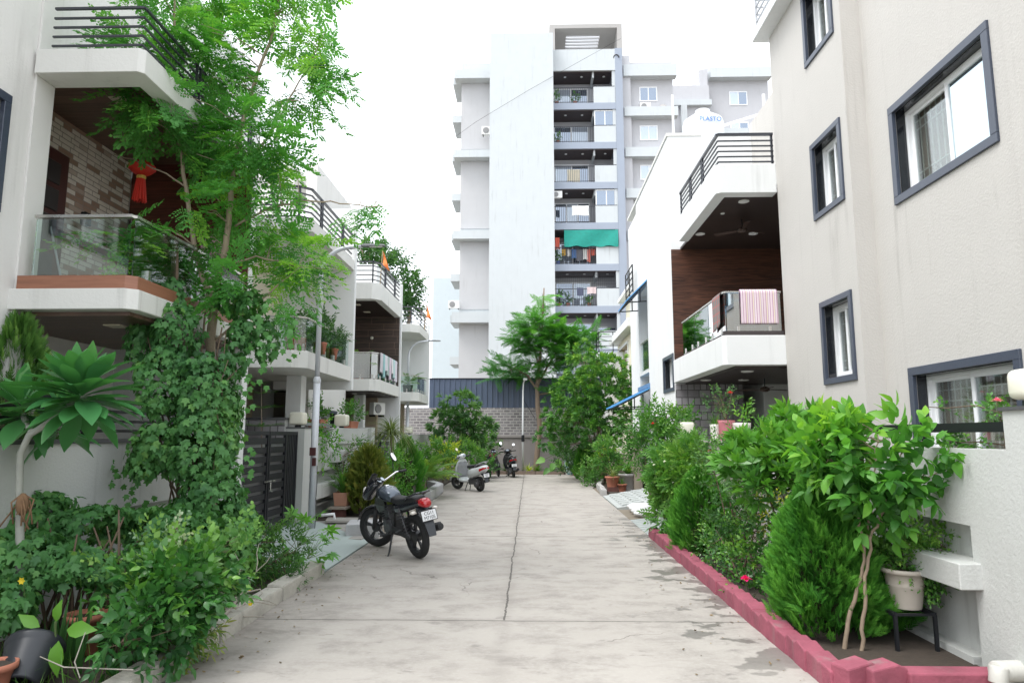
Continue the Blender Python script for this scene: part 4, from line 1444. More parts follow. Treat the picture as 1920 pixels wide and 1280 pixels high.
obj("latch", MB().tube([(-4.25, 11.05, .95), (-4.25, 11.5, .95)], .014).tube([(-4.24, 11.28, .93), (-4.24, 11.28, .80), (-4.24, 11.36, .78)], .012), STEEL, gt)
obj("back_panel", MB().box(-4.265 - .10, -4.262 - .09, 8.9, 12.55, .18, 1.5), M("grey_back_sheet", (.34, .34, .35), .6), gt)

bl = thing("boundary_wall", "off-white stepped garden wall with ledges behind the lamp post", "wall", (-4.4, 15.5, 0))
m = MB().box(-4.52, -4.36, 13.06, 18.2, 0, 1.5).box(-4.36, -4.22, 13.06, 14.9, .98, 1.66).box(-4.52, -4.30, 14.9, 18.2, 1.50, 1.86).box(-4.36, -4.24, 13.06, 15.1, .30, .34)
obj("wall", m, W_BOUND, bl)
obj("ledge", MB().box(-4.36, -4.10, 14.55, 16.3, 1.12, 1.36).box(-4.36, -4.12, 13.06, 16.4, .46, .74), W_BOUND, bl, bevel=.008)
obj("rail", MB().box(-4.42, -4.34, 13.1, 15.0, 1.88, 1.94).box(-4.42, -4.34, 14.6, 15.0, 1.70, 1.75), M("grey_rail", (.20, .21, .22), .5), bl)
gate_lamp((-4.4, 16.0, 1.861), "milky square lamp on the stepped garden wall beyond the lamp post", .3, .27)
m = MB().box(-4.55, -4.2, 18.21, 18.6, 0, 1.9).box(-4.5, -4.3, 22.0, 24.6, 0, 1.7).box(-4.55, -4.2, 21.6, 21.99, 0, 1.85).box(-4.5, -4.3, 24.61, 30, 0, 1.72)
single("boundary_wall", m, W_BOUND, "far off-white garden walls and posts behind the palm and scooter", "wall")
m = MB()
for i in range(9):
    m.box(-4.42, -4.38, 18.62, 21.58, .2 + .17 * i, .31 + .17 * i)
m.box(-4.44, -4.36, 18.62, 18.68, .1, 1.75).box(-4.44, -4.36, 20.1, 20.16, .1, 1.75).box(-4.44, -4.36, 21.5, 21.56, .1, 1.75)
single("metal_gate", m, BLACKM, "black slatted gate behind the thuja and shrubs, left of the lane", "gate")
gate_lamp((-4.38, 21.8, 1.85), "small milky lamp on a post behind the slatted far gate", .26, .22)
gate_lamp((-4.4, 25.0, 1.72), "small milky lamp farthest along the left garden wall", .26, .22)

br = thing("boundary_wall", "rough white garden wall with stepped niches at the right edge", "wall", (3.3, 4.5, 0))
m = MB().box(3.18, 3.42, 2.5, 4.70, 0, 1.86).box(3.18, 3.42, 4.70, 5.15, 0, 1.60).box(3.18, 3.42, 5.15, 6.4, 1.05, 1.60).box(3.30, 3.42, 5.15, 9.9, 0, 1.05).box(3.18, 3.30, 5.25, 6.4, .0, .12)
m.box(3.18, 3.42, 6.4, 9.9, 1.0, 1.6)
obj("wall", m, W_BOUND, br)
obj("ledge", MB().box(3.02, 3.298, 5.06, 6.9, .62, .80), W_BOUND, br, bevel=.008)
obj("coping", MB().box(3.16, 3.44, 2.5, 4.715, 1.861, 1.885), M("dark_coping", (.08, .08, .085), .5), br)
obj("rail", MB().box(3.26, 3.33, 4.705, 7.8, 1.72, 1.79), BLACKM, br)
gate_lamp((3.25, 4.5, 1.885), "milky square lamp on the white wall at the right edge", .21, .2)
pr = thing("gate_post", "stone-tiled post with lamp among shrubs before the grey porch wall", "gate post", (3.1, 14.0, 0))
obj("post", MB().box(2.92, 3.28, 13.5, 13.86, 0, 1.62), GREYTILE, pr)
obj("cap", MB().box(2.9, 3.3, 13.48, 13.88, 1.621, 1.66), M("pale_cap", (.5, .47, .43), .6), pr)
gate_lamp((3.1, 13.68, 1.66), "milky square lamp on the stone post before the grey porch wall", .28, .25)
m = MB().box(2.78, 3.5, 10.3, 11.3, 0, 1.58).box(2.74, 3.54, 10.26, 11.34, 1.581, 1.62)
single("planter_wall", m, M("grey_pink_stone", (.42, .38, .36), .7, .2, 8), "low stone-topped wall carrying flower pots among the right shrubs", "wall")
m = MB().box(3.3, 3.5, 20.9, 30, 0, .9).box(3.28, 3.52, 20.9, 30, .9, 1.0).box(3.1, 3.32, 20.6, 20.9, 0, 1.7)
single("boundary_wall", m, M("brown_beige_wall", (.40, .34, .27), .9, .15, 3, dirt=.5), "low brownish garden wall behind the far right trees and pots", "wall")

# ---------------------------------------------------------------- end wall, sheet fence
ew = thing("end_wall", "grey end wall of concrete below and fly-ash brick above", "wall", (0, 31.9, 0))
obj("concrete_base", MB().box(-6, 7.5, 31.75, 32.0, 0, 1.58).box(-6, 7.5, 31.68, 32.0, 1.58, 1.68), plaster("stained_concrete", (0.30, 0.275, 0.265), .9, .5), ew)
obj("brick_wall", MB().box(-6, 7.5, 31.82, 32.0, 1.68, 2.95), BACKBRICK, ew)
obj("pier", MB().box(.36, .62, 31.74, 31.82, 1.68, 2.95).box(-4.4, -4.2, 31.76, 31.82, 1.68, 2.95), CONC, ew)
fm = MB()
x = -4.7
pts = []
while x < 7.5:
    pts += [(x, 31.95), (x + .16, 31.95), (x + .175, 31.915), (x + .215, 31.915), (x + .23, 31.95)]
    x += .25
for (xa, ya), (xb, yb) in zip(pts, pts[1:]):
    fm.add([(xa, ya, 2.951), (xb, yb, 2.951), (xb, yb, 4.3), (xa, ya, 4.3), (xa, 32.02, 2.951), (xb, 32.02, 2.951), (xb, 32.02, 4.3), (xa, 32.02, 4.3)], [(0, 1, 2, 3), (5, 4, 7, 6), (3, 2, 6, 7)])
sf = thing("sheet_fence", "dark blue corrugated sheet fence on top of the brick end wall", "fence", (1, 31.95, 2.95))
obj("corrugated_sheet", fm, M("dark_blue_sheet", (0.075, 0.10, 0.155), .45, .12, 3, spec=.5, dirt=.3, dirtcol=(.14, .15, .18)), sf, fix=False)
obj("top_trim", MB().box(-4.7, 7.4, 31.9, 32.05, 4.301, 4.34), BLACKM, sf)
# ---------------------------------------------------------------- apartment tower
tw = thing("apartment_tower", "tall white apartment tower with blank panel and stacked balconies", "apartment block", (2, 52, 0))
Y0 = 50.0
m = MB().box(-2.95, 1.9, 49.0, 58, 0, 32.4)
m.box(-5.3, -2.951, 50.8, 60, 0, 31.0)
obj("wall", m, TOWER, tw)
for z0, z1 in ((5.0, 9.95), (11.1, 16.35), (17.4, 22.8), (23.8, 29.25)):
    obj("grey_panel", MB().box(-5.29, -2.96, 50.74, 50.8, z0, z1), TOWER_G, tw)
for z0, z1 in ((9.96, 10.75), (16.36, 17.0), (22.81, 23.4), (29.26, 30.0)):
    obj("band", MB().box(-5.75, -2.951, 49.9, 50.8, z0, z1), TOWER, tw)
for i in range(8):
    zc = 7.1 + 3.2 * i
    obj("side_ledge", MB().box(-6.0, -5.301, 51.0, 54, zc - .15, zc + .42), TOWER, tw)
m = MB().box(-8.2, -5.6, 57, 68, 0, 15)
obj("rear_wing_wall", m, plaster("pale_blue_paint", (.58, .64, .67), .1, .1), tw)
# balcony stack
XA, XM, XC, XD = 1.9, 5.05, 6.75, 7.3
PITCH = 3.19
fl = [26.6 - PITCH * k for k in range(8)]
INNER = plaster('tower_inner_paint', (.46, .46, .48), .1, .1)
for k, b in enumerate(fl):
    slab, back, soff, soff2, pan, side = MB(), MB(), MB(), MB(), MB(), MB()
    slab.box(XA + .001, XC, Y0 - .05, Y0 + 2.1, b, b + .52)
    pan.box(XM, XC - .02, Y0, Y0 + .15, b + .52, b + 1.85)
    soff.box(XA + .05, XM - .07, Y0 + .1, Y0 + 2.0, b + PITCH - .06, b + PITCH - .02)
    soff2.box(XM + .08, XC - .2, Y0 + .1, Y0 + 2.0, b + PITCH - .06, b + PITCH - .02)
    side.box(XM - .07, XM + .07, Y0 + .25, Y0 + 2.0, b + PITCH - .45, b + PITCH - .01)
    back.box(XA + .1, XC, Y0 + 2.0, Y0 + 2.1, b + .52, b + PITCH)
    obj("balcony_slab", slab, TOWER_B, tw)
    obj("solid_parapet", pan, TOWER, tw)
    obj("balcony_ceiling", soff, SOFFIT_P, tw)
    obj("balcony_ceiling", soff2, SOFFIT_P, tw)
    obj("beam", side, TOWER, tw)
    obj("balcony_back_wall", back, INNER, tw)
obj("column", MB().box(XC, XD, Y0 - .08, Y0 + 3, 0, 31.6), TOWER_B, tw)
obj("side_pier", MB().box(XC - .25, XC - .001, Y0 + .02, Y0 + .2, 0, 29.8), TOWER, tw)
obj("top_parapet", MB().box(XA + .001, XC - .001, Y0 - .06, Y0 + 1.2, 29.79, 31.55).box(XA, XD, Y0 + 1.2, 58, 29.8, 30.2), TOWER, tw)
def y_window(par, Y, x0, x1, z0, z1, n=2, fr=.07, mat=None, glass=None, name="window"):
    m = MB().box(x0, x1, Y - .05, Y, z1 - fr, z1).box(x0, x1, Y - .05, Y, z0, z0 + fr)
    for i in range(n + 1):
        xx = x0 + (x1 - x0 - fr) * i / n
        m.box(xx, xx + fr, Y - .05, Y, z0 + fr, z1 - fr)
    w = obj(name, m, mat or PVC, par)
    for i in range(n):
        xa = x0 + (x1 - x0 - fr) * i / n + fr
        xb = x0 + (x1 - x0 - fr) * (i + 1) / n
        g = glass[i % len(glass)] if isinstance(glass, (list, tuple)) else glass
        obj("pane", MB().box(xa, xb, Y - .03, Y - .02, z0 + fr, z1 - fr), g or GLASS_T, w)
    return w
CURT_T = glass_mat("curtained_window_glass", refl=.25, gcol=(.8, .9, 1), dark=(.42, .47, .55))
for k, b in enumerate(fl):
    y_window(tw, Y0 + 2.0, XA + .12, XM - .25, b + .55, b + 2.75, 2 if k != 3 else 3, .09, glass=[GLASS_T, CURT_T] if k % 2 else [CURT_T, GLASS_T], name="balcony_door")
    if k in (1, 3):
        y_window(tw, Y0 + .12, XM + .03, XC - .04, b + 1.87, b + PITCH - .05, 2, .07, glass=GLASS_T)
    else:
        y_window(tw, Y0 + 2.0, XM + .18, XM + .95, b + 1.3, b + 2.45, 1, .09)
        if k >= 5:
            y_window(tw, Y0 + 2.0, XM + 1.15, XM + 1.55, b + 1.3, b + 2.35, 1, .05, mat=BLACKM)
    r = MB()
    r.bar((XA, Y0 + .03, b + 1.82), (XM, Y0 + .03, b + 1.82), .06)
    r.bar((XA, Y0 + .03, b + .62), (XM, Y0 + .03, b + .62), .04)
    n = 22
    for i in range(1, n):
        xx = XA + (XM - XA) * i / n
        r.bar((xx, Y0 + .03, b + .55), (xx, Y0 + .03, b + 1.8), .028)
    if k == 5:
        for i in range(1, 34):
            xx = XA + (XC - XA) * i / 34
            r.bar((xx, Y0 + .06, b + 1.85), (xx, Y0 + .06, b + PITCH - .1), .014)
        for i in range(5):
            r.bar((XA, Y0 + .06, b + 1.95 + .24 * i), (XC, Y0 + .06, b + 1.95 + .24 * i), .014)
    r.bar((XM, Y0 + .03, b + 1.89), (XC - .05, Y0 + .03, b + 1.89), .05)
    obj("railing", r, RAILM, tw)
    for xx in (XA + 1.0, XA + 2.3, XM + .9):
        obj("ceiling_light", MB().lathe([(.10, 0), (.10, -.03), (.001, -.03)], (xx, Y0 + .8, b + PITCH - .06), 10, cap=False), PVC, tw)
# roof portal with louvred skylight
m = MB().box(XA - .2, XA + .25, Y0 + 1.3, Y0 + 6, 30.2, 34.2).box(XD - .15, XD + .25, Y0 + 1.3, Y0 + 6, 30.2, 34.2)
for x0, x1, y0, y1 in ((XA - .2, XD + .25, Y0 + 1.3, Y0 + 2.3), (XA - .2, XD + .25, Y0 + 4.6, Y0 + 6), (XA - .2, XA + 1.2, Y0 + 2.3, Y0 + 4.6), (XD - 1.4, XD + .25, Y0 + 2.3, Y0 + 4.6)):
    m.box(x0, x1, y0, y1, 34.201, 34.55)
obj("roof_portal", m, plaster("grey_portal_paint", (.40, .385, .37), .2, .2), tw)
for i in range(5):
    m = MB()
    m.box(XA + 1.2, XD - 1.4, Y0 + 2.45 + .45 * i, Y0 + 2.6 + .45 * i, 34.25, 34.4)
    obj("louvre", m, TOWER_G, tw)
# right wing
m = MB().box(8.0, 11.4, 51.0, 60, 0, 31.0).box(XD + .001, 8.0, 50.5, 60, 0, 31.3)
m.box(11.4, 15.9, 57.0, 64, 0, 32.2)
m.box(15.9, 21.5, 58.2, 66, 0, 34.5).box(15.2, 15.9, 57.4, 66, 0, 33.9)
obj("right_wing_wall", m, plaster("wing_grey_paint", (.50, .50, .52), .2, .15), tw)
for i in range(8):
    z = 29.5 - 3.3 * i
    obj("band", MB().box(7.45, 11.6, 50.3, 51.0, z, z + .95 if i == 0 else z + .75), TOWER, tw)
for i in range(4):
    z = 33.2 - 5.7 * i
    obj("band", MB().box(16.2, 21.6, 57.4, 58.2, z, z + .9), TOWER, tw)
obj("band", MB().box(11.4, 16.0, 56.6, 57.0, 30.2, 30.7), TOWER, tw)
obj("column", MB().box(13.3, 13.8, 56.5, 57.0, 20, 30.19), TOWER, tw)
for i in range(6):
    z = 27.7 - 3.22 * i
    y_window(tw, 51.0, 8.75 - .05 * i, 10.15 - .05 * i, z, z + 1.2, 2, .08, glass=[CURT_T, CURT_T] if i else [GLASS_T, GLASS_T])
for i in range(2):
    y_window(tw, 58.2, 18.0, 19.6, 30.9 - 2.9 * i, 32.2 - 2.9 * i, 2, .08, glass=[CURT_T, GLASS_T])
y_window(tw, 57.0, 11.6, 12.6, 26.7, 28.9, 1, .1)
y_window(tw, 57.0, 14.0, 15.7, 26.7, 28.9, 2, .1, glass=[CURT_T, GLASS_T])

AC_W = M("ac_white", (.74, .74, .72), .45, .04)
def ac_unit(loc, label, sc=1.0, rz=0):
    t = thing("ac_unit", label, "air conditioner", loc, rot=rz, group="outdoor air-conditioner boxes", local=True)
    obj("casing", MB().box(-.42 * sc, .42 * sc, -.15 * sc, .15 * sc, 0, .6 * sc), AC_W, t, bevel=.02)
    obj("fan_grille", MB().lathe([(.22 * sc, 0), (.22 * sc, -.02), (.18 * sc, -.03), (.05, -.03)], (-.12 * sc, -.15 * sc, .3 * sc), 20, 'Y'), M("ac_dark_grille", (.25, .25, .25), .6), t)
    obj("bracket", MB().box(-.35 * sc, -.3 * sc, -.15 * sc, .2 * sc, -.06, -.001).box(.3 * sc, .35 * sc, -.15 * sc, .2 * sc, -.06, -.001), BLACKM, t)
    return t
ac_unit((9.15, 50.78, 26.85), "air conditioner box under the top window of the right tower wing")
ac_unit((11.2, 50.78, 21.0), "air conditioner box half hidden behind the white house's roof edge", 1.0)
ac_unit((8.2, 50.78, 18.0), "air conditioner box low on the tower wing beside the white house", 1.1)
ac_unit((-3.15, 50.0, 24.6), "air conditioner box in the corner of the tower's left grey panel", 1.1)
ac_unit((-5.65, 50.4, 11.1), "air conditioner box on a ledge at the tower's left edge", 1.0)
ac_unit((2.15, 49.75, 19.4), "narrow air conditioner box on the enclosed fourth balcony of the tower", .9)
ac_unit((-4.62, 20.7, 2.3), "air conditioner box under the balcony with washing, left of lane", .62, R(62))

dish = thing("satellite_dish", "grey satellite dish right of the tower wing's top window", "satellite dish", (10.55, 50.7, 27.0), local=True)
obj("dish", MB().lathe([(.001, 0), (.2, .03), (.36, .12)], n=18, axis='Y', cap=False), M("grey_dish", (.42, .40, .38), .6), dish, smooth=True, solid=.02)
obj("arm", MB().tube([(0, 0, -.3), (0, .02, -.9)], .03).tube([(0, .1, -.2), (0, -.3, .0)], .015), GALV, dish)
cab = MB().tube([(7.2, 49.6, 32.2), (4, 49.1, 30.1), (0, 48.8, 27.6), (-4, 48.8, 25.1), (-7.2, 49, 22.8)], .011, 5)
single("cable", cab, INK, "thin dark cable slanting across the tower's blank white panel", "cable")
tag(obj("cable_coil", MB().tube([(6.85 + .2 * math.cos(a * .5), 49.85 + .02 * a, 30.8 + .25 * math.sin(a * .5)) for a in range(26)], .05, 6), INK), "black coil of cable hung at the top of the tower's grey column", "cable coil")

# green net, washing and plants on the tower balconies
b = fl[4]
NET = M("green_shade_net", (0.015, 0.27, 0.22), .8, .25, 5)
m = MB().grid(lambda u, v: (XA + .75 + (XC - XA - .8) * u, Y0 - .12 + .05 * math.sin(u * 9 + v * 3), b + PITCH - .06 - (1.28 + .05 * math.sin(u * 21)) * v), 40, 6)
single("shade_net", m, NET, "green shade net hung across a tower balcony", "shade net", fix=False, solid=.012)
WASH = [(.75, .75, .72), (.60, .12, .08), (.08, .09, .14), (.72, .45, .10), (.10, .20, .42), (.62, .18, .14), (.16, .16, .18), (.65, .62, .60)]
NM = ["white", "red", "navy", "yellow", "blue", "brick red", "charcoal", "pale grey"]
def cloth(x, y, z, w, h, c, label, cat="laundry", axis='x', mat=None, grp="washing on the tower balconies", fold=.03):
    ph = random.uniform(0, 6)
    mm = mat or M("cloth_%d_%d_%d" % tuple(int(q * 99) for q in c), c, .9, .12, 5)
    def fn(u, v):
        a = w * (u - .5) * (1 - .06 * math.sin(v * 3))
        o_ = fold * math.sin(u * 9 + ph) * v + fold * .5 * math.sin(u * 17 + ph)
        zz = z - h * v * (1 + .04 * math.sin(u * 6 + ph))
        return (x + a, y + o_, zz) if axis == 'x' else (x + o_, y + a, zz)
    g = MB().grid(fn, 12, 5)
    return single("hanging_cloth", g, mm, label, cat, grp, fix=False, solid=.012)
for i, (dx, w_, h_) in enumerate(((.25, .35, .9), (.75, .3, .5), (1.1, .25, .55), (1.5, .35, .7), (1.9, .5, .9), (2.35, .35, .8), (2.6, .3, 1.0), (2.95, .3, .5))):
    ci = [1, 3, 0, 4, 6, 0, 5, 1][i]
    cloth(XA + dx, Y0 + .25, b + 1.75 + (.9 if i == 0 else 0), w_, h_, WASH[ci], "%s washing %s under the green net balcony" % (NM[ci], ["hung highest", "second from the blank panel", "third from the blank panel", "fourth along the rail", "fifth along the rail", "beside the brick-red cloth", "sixth along the rail", "nearest the solid parapet"][i]))
b = fl[5]
cloth(XA + 1.9, Y0 - .03, b + 1.9, .5, .6, WASH[2], "dark cloth over the rail of the caged tower balcony")
cloth(XA + 2.75, Y0 - .03, b + 1.95, .7, .5, (.62, .50, .50), "dull pink cloth on the caged tower balcony's rail")
b = fl[3]
cloth(XA + 2.0, Y0 - .04, b + 1.85, 1.3, .75, WASH[0], "wide white sheet drying over a tower balcony rail")
b = fl[2]
cloth(XA + 1.55, Y0 + .4, b + 1.7, 1.0, 1.0, (.72, .66, .52), "cream cloth behind the third tower balcony's railing")
T_B = [t_spray(T_SM, 8, .3, .16) for _ in range(3)]
def balcony_plant(x, b, h, label, pot=TERRA):
    t, P = plant("potted_plant", label, "potted plant", (x, Y0 + .35, b + .53), [((x, Y0 + .35, b + .75 + h / 2), (.28, .22, h / 2))], 26, T_B, LM_MID, STEM_G, nt=0, bases=(x, Y0 + .35, b + .8), shell=.3, gap=-1, tops=[(x, Y0 + .35, b + .7 + h)], group="potted plants on the tower balconies")
    obj("pot", MB().lathe([(.11, 0), (.17, .26), (.18, .28)], (x, Y0 + .35, b + .53), 12), pot, t)
balcony_plant(XA + .3, fl[0], .9, "leafy potted plant at the left end of the top tower balcony")
balcony_plant(XA + 1.75, fl[0], .7, "potted plant in the middle of the top tower balcony")
balcony_plant(XA + .35, fl[1], .6, "potted plant at the left of the second tower balcony")
balcony_plant(XA + .3, fl[4], .8, "potted plant below the green net at the balcony's left end", M("blue_pot", (.05, .12, .4), .5))
balcony_plant(XA + .35, fl[5], .9, "tall potted plant at the left of the caged tower balcony")
balcony_plant(XA + 1.0, fl[5], .8, "potted plant with red pot on the caged tower balcony")
balcony_plant(XA + 2.6, fl[5], .5, "low potted plant on the right of the caged tower balcony")

# water tank on the white house's roof
wt = thing("water_tank", "round white plastic water tank on the tall white right house", "water tank", (5.35, 20, 8.9))
obj("plinth", MB().box(4.6, 6.1, 19.3, 20.8, 8.9, 9.9), W_WHITE, wt)
tk = obj("tank", MB().lathe([(.60, 9.9), (.62, 9.95), (.62, 10.35), (.605, 10.38), (.62, 10.41), (.62, 11.1), (.58, 11.22), (.25, 11.45), (.22, 11.47), (.22, 11.56), (.001, 11.58)], (5.35, 20, 0), 36, cap=False), M("tank_white", (.58, .60, .61), .4, .02), wt, smooth=True)
text("lettering", "PLASTO", M("tank_blue_ink", (.05, .18, .5), .5), tk, (5.41, 19.36, 11.0), (R(90), 0, R(5)), .19, .004)
gl = MB()
gl.tube([(7.6, 21, 9.5), (7.6, 21, 12.6)], .05).tube([(7.85, 21, 9.5), (7.85, 21, 12.0)], .05).tube([(7.7, 21, 12.0), (6.0, 20.3, 11.2)], .045).tube([(5.0, 22.5, 9), (5.0, 22.5, 13.4)], .04)
single("water_pipe", gl, PVC, "white water pipes rising beside the roof tank", "pipe")
# ---------------------------------------------------------------- planting, left side
_CP = cam_o.rotation_euler.to_matrix()
def at(px, py, Y):
    """the point at distance Y down the lane that was measured at pixel (px, py) of the 1920 x 1280 photograph"""
    d = _CP @ Vector(((px - 960) / 1280, (640 - py) / 1280, -1))
    k = Y / d.y
    return (d.x * k, Y, 1.7 + d.z * k)

def E(px, py, hx, hy, Y, ry=None):
    """a crown ellipsoid of measured half-width and half-height"""
    c = at(px, py, Y)
    rx, rz = hx * Y / 1280, hy * Y / 1280
    return (c, (rx, ry or (rx + rz) / 2, rz))

# the tall feathery tree
mor = thing("feathery_tree", "tall slim tree with feathery compound leaves and two pale forked stems", "tree", at(400, 1060, 7.6))
FR = [t_bipinnate(rng=random.Random(i), pairs=5, sub=5, length=.40, plen=.16, lsize=.043, w=.74, droop=random.uniform(.25, .8)) for i in range(6)]
ells = [E(*a) for a in ((265, 85, 60, 45, 7.1, .35), (350, 70, 50, 70, 7.3, .35), (300, 195, 70, 60, 7.1, .4), (400, 120, 70, 55, 7.5, .4), (310, 285, 62, 45, 7.0, .4),
                        (395, 250, 65, 50, 7.8, .4), (550, 60, 75, 50, 7.7, .4), (545, 165, 75, 45, 7.6, .4), (480, 260, 70, 60, 7.5, .45), (335, 380, 60, 45, 7.1, .4),
                        (465, 385, 70, 55, 7.7, .4), (520, 330, 45, 50, 7.6, .35), (350, 460, 90, 40, 7.2, .4), (535, 455, 45, 40, 7.9, .3), (570, 505, 40, 28, 7.9, .25),
                        (520, 560, 45, 30, 7.5, .25), (650, 395, 40, 20, 7.7, .2), (705, 378, 30, 10, 7.7, .15), (430, 530, 45, 45, 7.3, .3), (235, 450, 40, 30, 6.8, .25), (480, 10, 60, 40, 7.8, .4), (330, -30, 110, 50, 7.4, .5), (560, -40, 90, 50, 7.7, .4), (620, 130, 28, 45, 7.6, .25))]
P, D = in_ells(ells, 560, .45, -.38, 3.2)
# the photo leaves the lantern and the stone wall behind it clear
_k = ~((P[:, 0] / P[:, 1] < -.535) & (P[:, 0] / P[:, 1] > -.60) & ((P[:, 2] - 1.7) / P[:, 1] > .33) & ((P[:, 2] - 1.7) / P[:, 1] < .46))
P, D = P[_k], D[_k]
f = Fol()
D2 = D.copy(); D2[:, 2] = D2[:, 2] * .35 - .05
sprays(f, FR, P - D2 * .15, D2, (.75, 1.2), .04, .4, .42, .17, .18, 1.6, 5.0, .08)
# paler young growth on the low right branch
P2, D3 = in_ells([E(565, 485, 60, 45, 7.8, .3), E(225, 450, 40, 25, 6.7, .2)], 34, .4, -.6)
sprays(f, FR, P2, D3 * [1, 1, .3], (.65, .95), .02, .4, .82, .1)
f.build("crown", LM_MORINGA, mor)
m = MB()
limbs = []
def limb(pts, r0, r1, n=8, Y=7.6):
    q = [at(p[0], p[1], p[2] if len(p) > 2 else Y) for p in pts]
    # smooth through the measured points
    out = []
    for i in range(len(q) - 1):
        for k in range(4):
            out.append(tuple(np.array(q[i]) * (1 - k / 4) + np.array(q[i + 1]) * k / 4 + RNG.normal(0, .006, 3)))
    out.append(q[-1])
    n_ = len(out)
    m.tube(out, [r0 + (r1 - r0) * i / (n_ - 1) for i in range(n_)], n)
    limbs.extend(out)
limb([(402, 1080), (398, 900), (394, 750), (395, 640), (402, 560)], .062, .05)
limb([(402, 565), (412, 510), (428, 420), (436, 330), (452, 240), (480, 150), (512, 60), (530, -60)], .045, .012)
limb([(400, 575), (380, 520), (362, 450), (348, 350), (335, 250), (326, 120), (330, -60)], .040, .010)
limb([(440, 425), (500, 392), (560, 378), (620, 378), (690, 388), (735, 385)], .014, .004, 6)
limb([(445, 320), (500, 260), (540, 190), (580, 120), (610, 60)], .016, .004, 6)
limb([(415, 500), (480, 480), (560, 500), (610, 505)], .014, .004, 6)
limb([(400, 640), (450, 600), (520, 535), (560, 500)], .016, .004, 6)
limb([(348, 350), (300, 320), (250, 300), (215, 290)], .012, .004, 6)
limb([(336, 250), (300, 190), (260, 110), (215, 55)], .012, .003, 6)
limb([(365, 460), (320, 430), (260, 440), (210, 450)], .012, .003, 6)
na = np.array(limbs)
for p in P[RNG.permutation(len(P))[:230]]:
    j = np.argmin(np.linalg.norm(na - p, axis=1) + .3 * np.maximum(0, na[:, 2] - p[2]))
    q, pv = Vector(na[j]), Vector(p)
    m.tube([q, q.lerp(pv, .5) + Vector((0, 0, .06)), pv], [.006, .0045, .003], 4, cap=False)
obj("trunk", m, BARK_L, mor, smooth=True, fix=False)

def vine(fol, ells, n, size, shell=.75, tint=.45, tvar=.16, gap=-.5, hang=.9, tpl=None, seed=None):
    P, D = in_ells(ells, n, shell, gap, 3.0, seed)
    k = len(P)
    out = D + RNG.normal(0, .35, (k, 3)) + np.array([0, 0, .25])
    d = D * .35 + np.array([0, 0, -hang]) + RNG.normal(0, .4, (k, 3))
    t = tint + tvar * sn(P, 2.5, 4.0) + RNG.normal(0, tvar * .6, k)
    fol.place(tpl or T_IVY, P, d, out, size * RNG.uniform(.6, 1.25, k), t)
    return P
# vine that has climbed the tree and its support
vi = thing("climbing_vine", "dense ivy-leaved vine wrapped thickly round the feathery tree's lower stems", "vine", at(370, 1100, 7.0))
f = Fol()
ve = [E(*a) for a in ((405, 1015, 60, 45, 7.0, .4), (330, 620, 50, 60, 7.0, .3), (310, 710, 55, 75, 6.9, .35), (385, 730, 60, 80, 7.0, .4), (375, 830, 65, 80, 6.9, .4), (300, 835, 55, 50, 6.8, .3), (415, 790, 38, 80, 7.1, .35),
                      (400, 930, 55, 75, 6.9, .4), (270, 870, 35, 28, 6.7, .2), (262, 640, 25, 50, 7.0, .18), (445, 650, 22, 60, 7.3, .2), (435, 560, 28, 35, 7.5, .2), (325, 550, 32, 35, 7.2, .2), (350, 960, 45, 35, 6.8, .3), (500, 640, 25, 50, 7.5, .15), (470, 590, 30, 60, 7.4, .2))]
P = vine(f, ve, 6800, .076, .62, .38, .2)
# loose strands hanging free
for px, py, L in ((250, 890, .35), (220, 860, .3), (185, 840, .25), (470, 700, .4), (480, 640, .5), (545, 600, .45), (280, 930, .3), (460, 830, .4), (500, 560, .5), (230, 480, .4)):
    c = np.array(at(px, py, 6.9))
    for i in range(9):
        q = c + [RNG.normal(0, .05), RNG.normal(0, .05), -L * i / 9]
        f.place(T_IVY, q, [RNG.normal(0, .5), RNG.normal(0, .5), -1], [.3, -1, .4], .07, .5)
f.build("foliage", LM_VINE, vi)
m = MB()
for k in range(16):
    a = at(random.uniform(330, 420), 1070, random.uniform(6.7, 7.3))
    b = at(random.uniform(270, 440), random.uniform(580, 800), random.uniform(6.8, 7.3))
    pts = [tuple(np.array(a) * (1 - t) + np.array(b) * t + RNG.normal(0, .05, 3)) for t in np.linspace(0, 1, 9)]
    m.tube(pts, random.uniform(.004, .012), 5)
m.tube([at(335, 1080, 7.2), at(333, 800, 7.2), at(332, 600, 7.2), at(331, 450, 7.2)], .02, 6)
obj("stems", m, TWIG, vi, smooth=True, fix=False)

# low vine hedge in front of the wall
vh = thing("vine_hedge", "low hedge smothered in ivy-leaved vine below the plumeria at front left", "hedge", (-3.6, 5.8, 0.06))
f = Fol()
ve = [E(*a) for a in ((60, 960, 80, 45, 5.9, .35), (170, 985, 90, 45, 6.0, .4), (280, 985, 90, 40, 6.2, .4), (370, 1010, 80, 50, 6.5, .4), (40, 1040, 80, 60, 5.4, .35), (150, 1050, 100, 45, 5.6, .4), (250, 1060, 80, 50, 5.7, .35), (20, 1130, 40, 50, 5.1, .25), (430, 1040, 50, 50, 6.9, .3), (440, 980, 45, 45, 7.2, .3))]
vine(f, ve, 5600, .078, .7, .46, .2)
f.build("foliage", LM_VINE, vh)
m = MB()
for k in range(34):
    a = at(random.uniform(10, 330), 1190, random.uniform(5.5, 6.1))
    b = np.array(a) + [random.uniform(-.25, .25), random.uniform(-.2, .2), random.uniform(.6, 1.0)]
    m.tube([a, tuple((np.array(a) + b) / 2 + RNG.normal(0, .06, 3)), tuple(b)], [.016, .012, .006], 5)
obj("stems", m, TWIG, vh, smooth=True, fix=False)

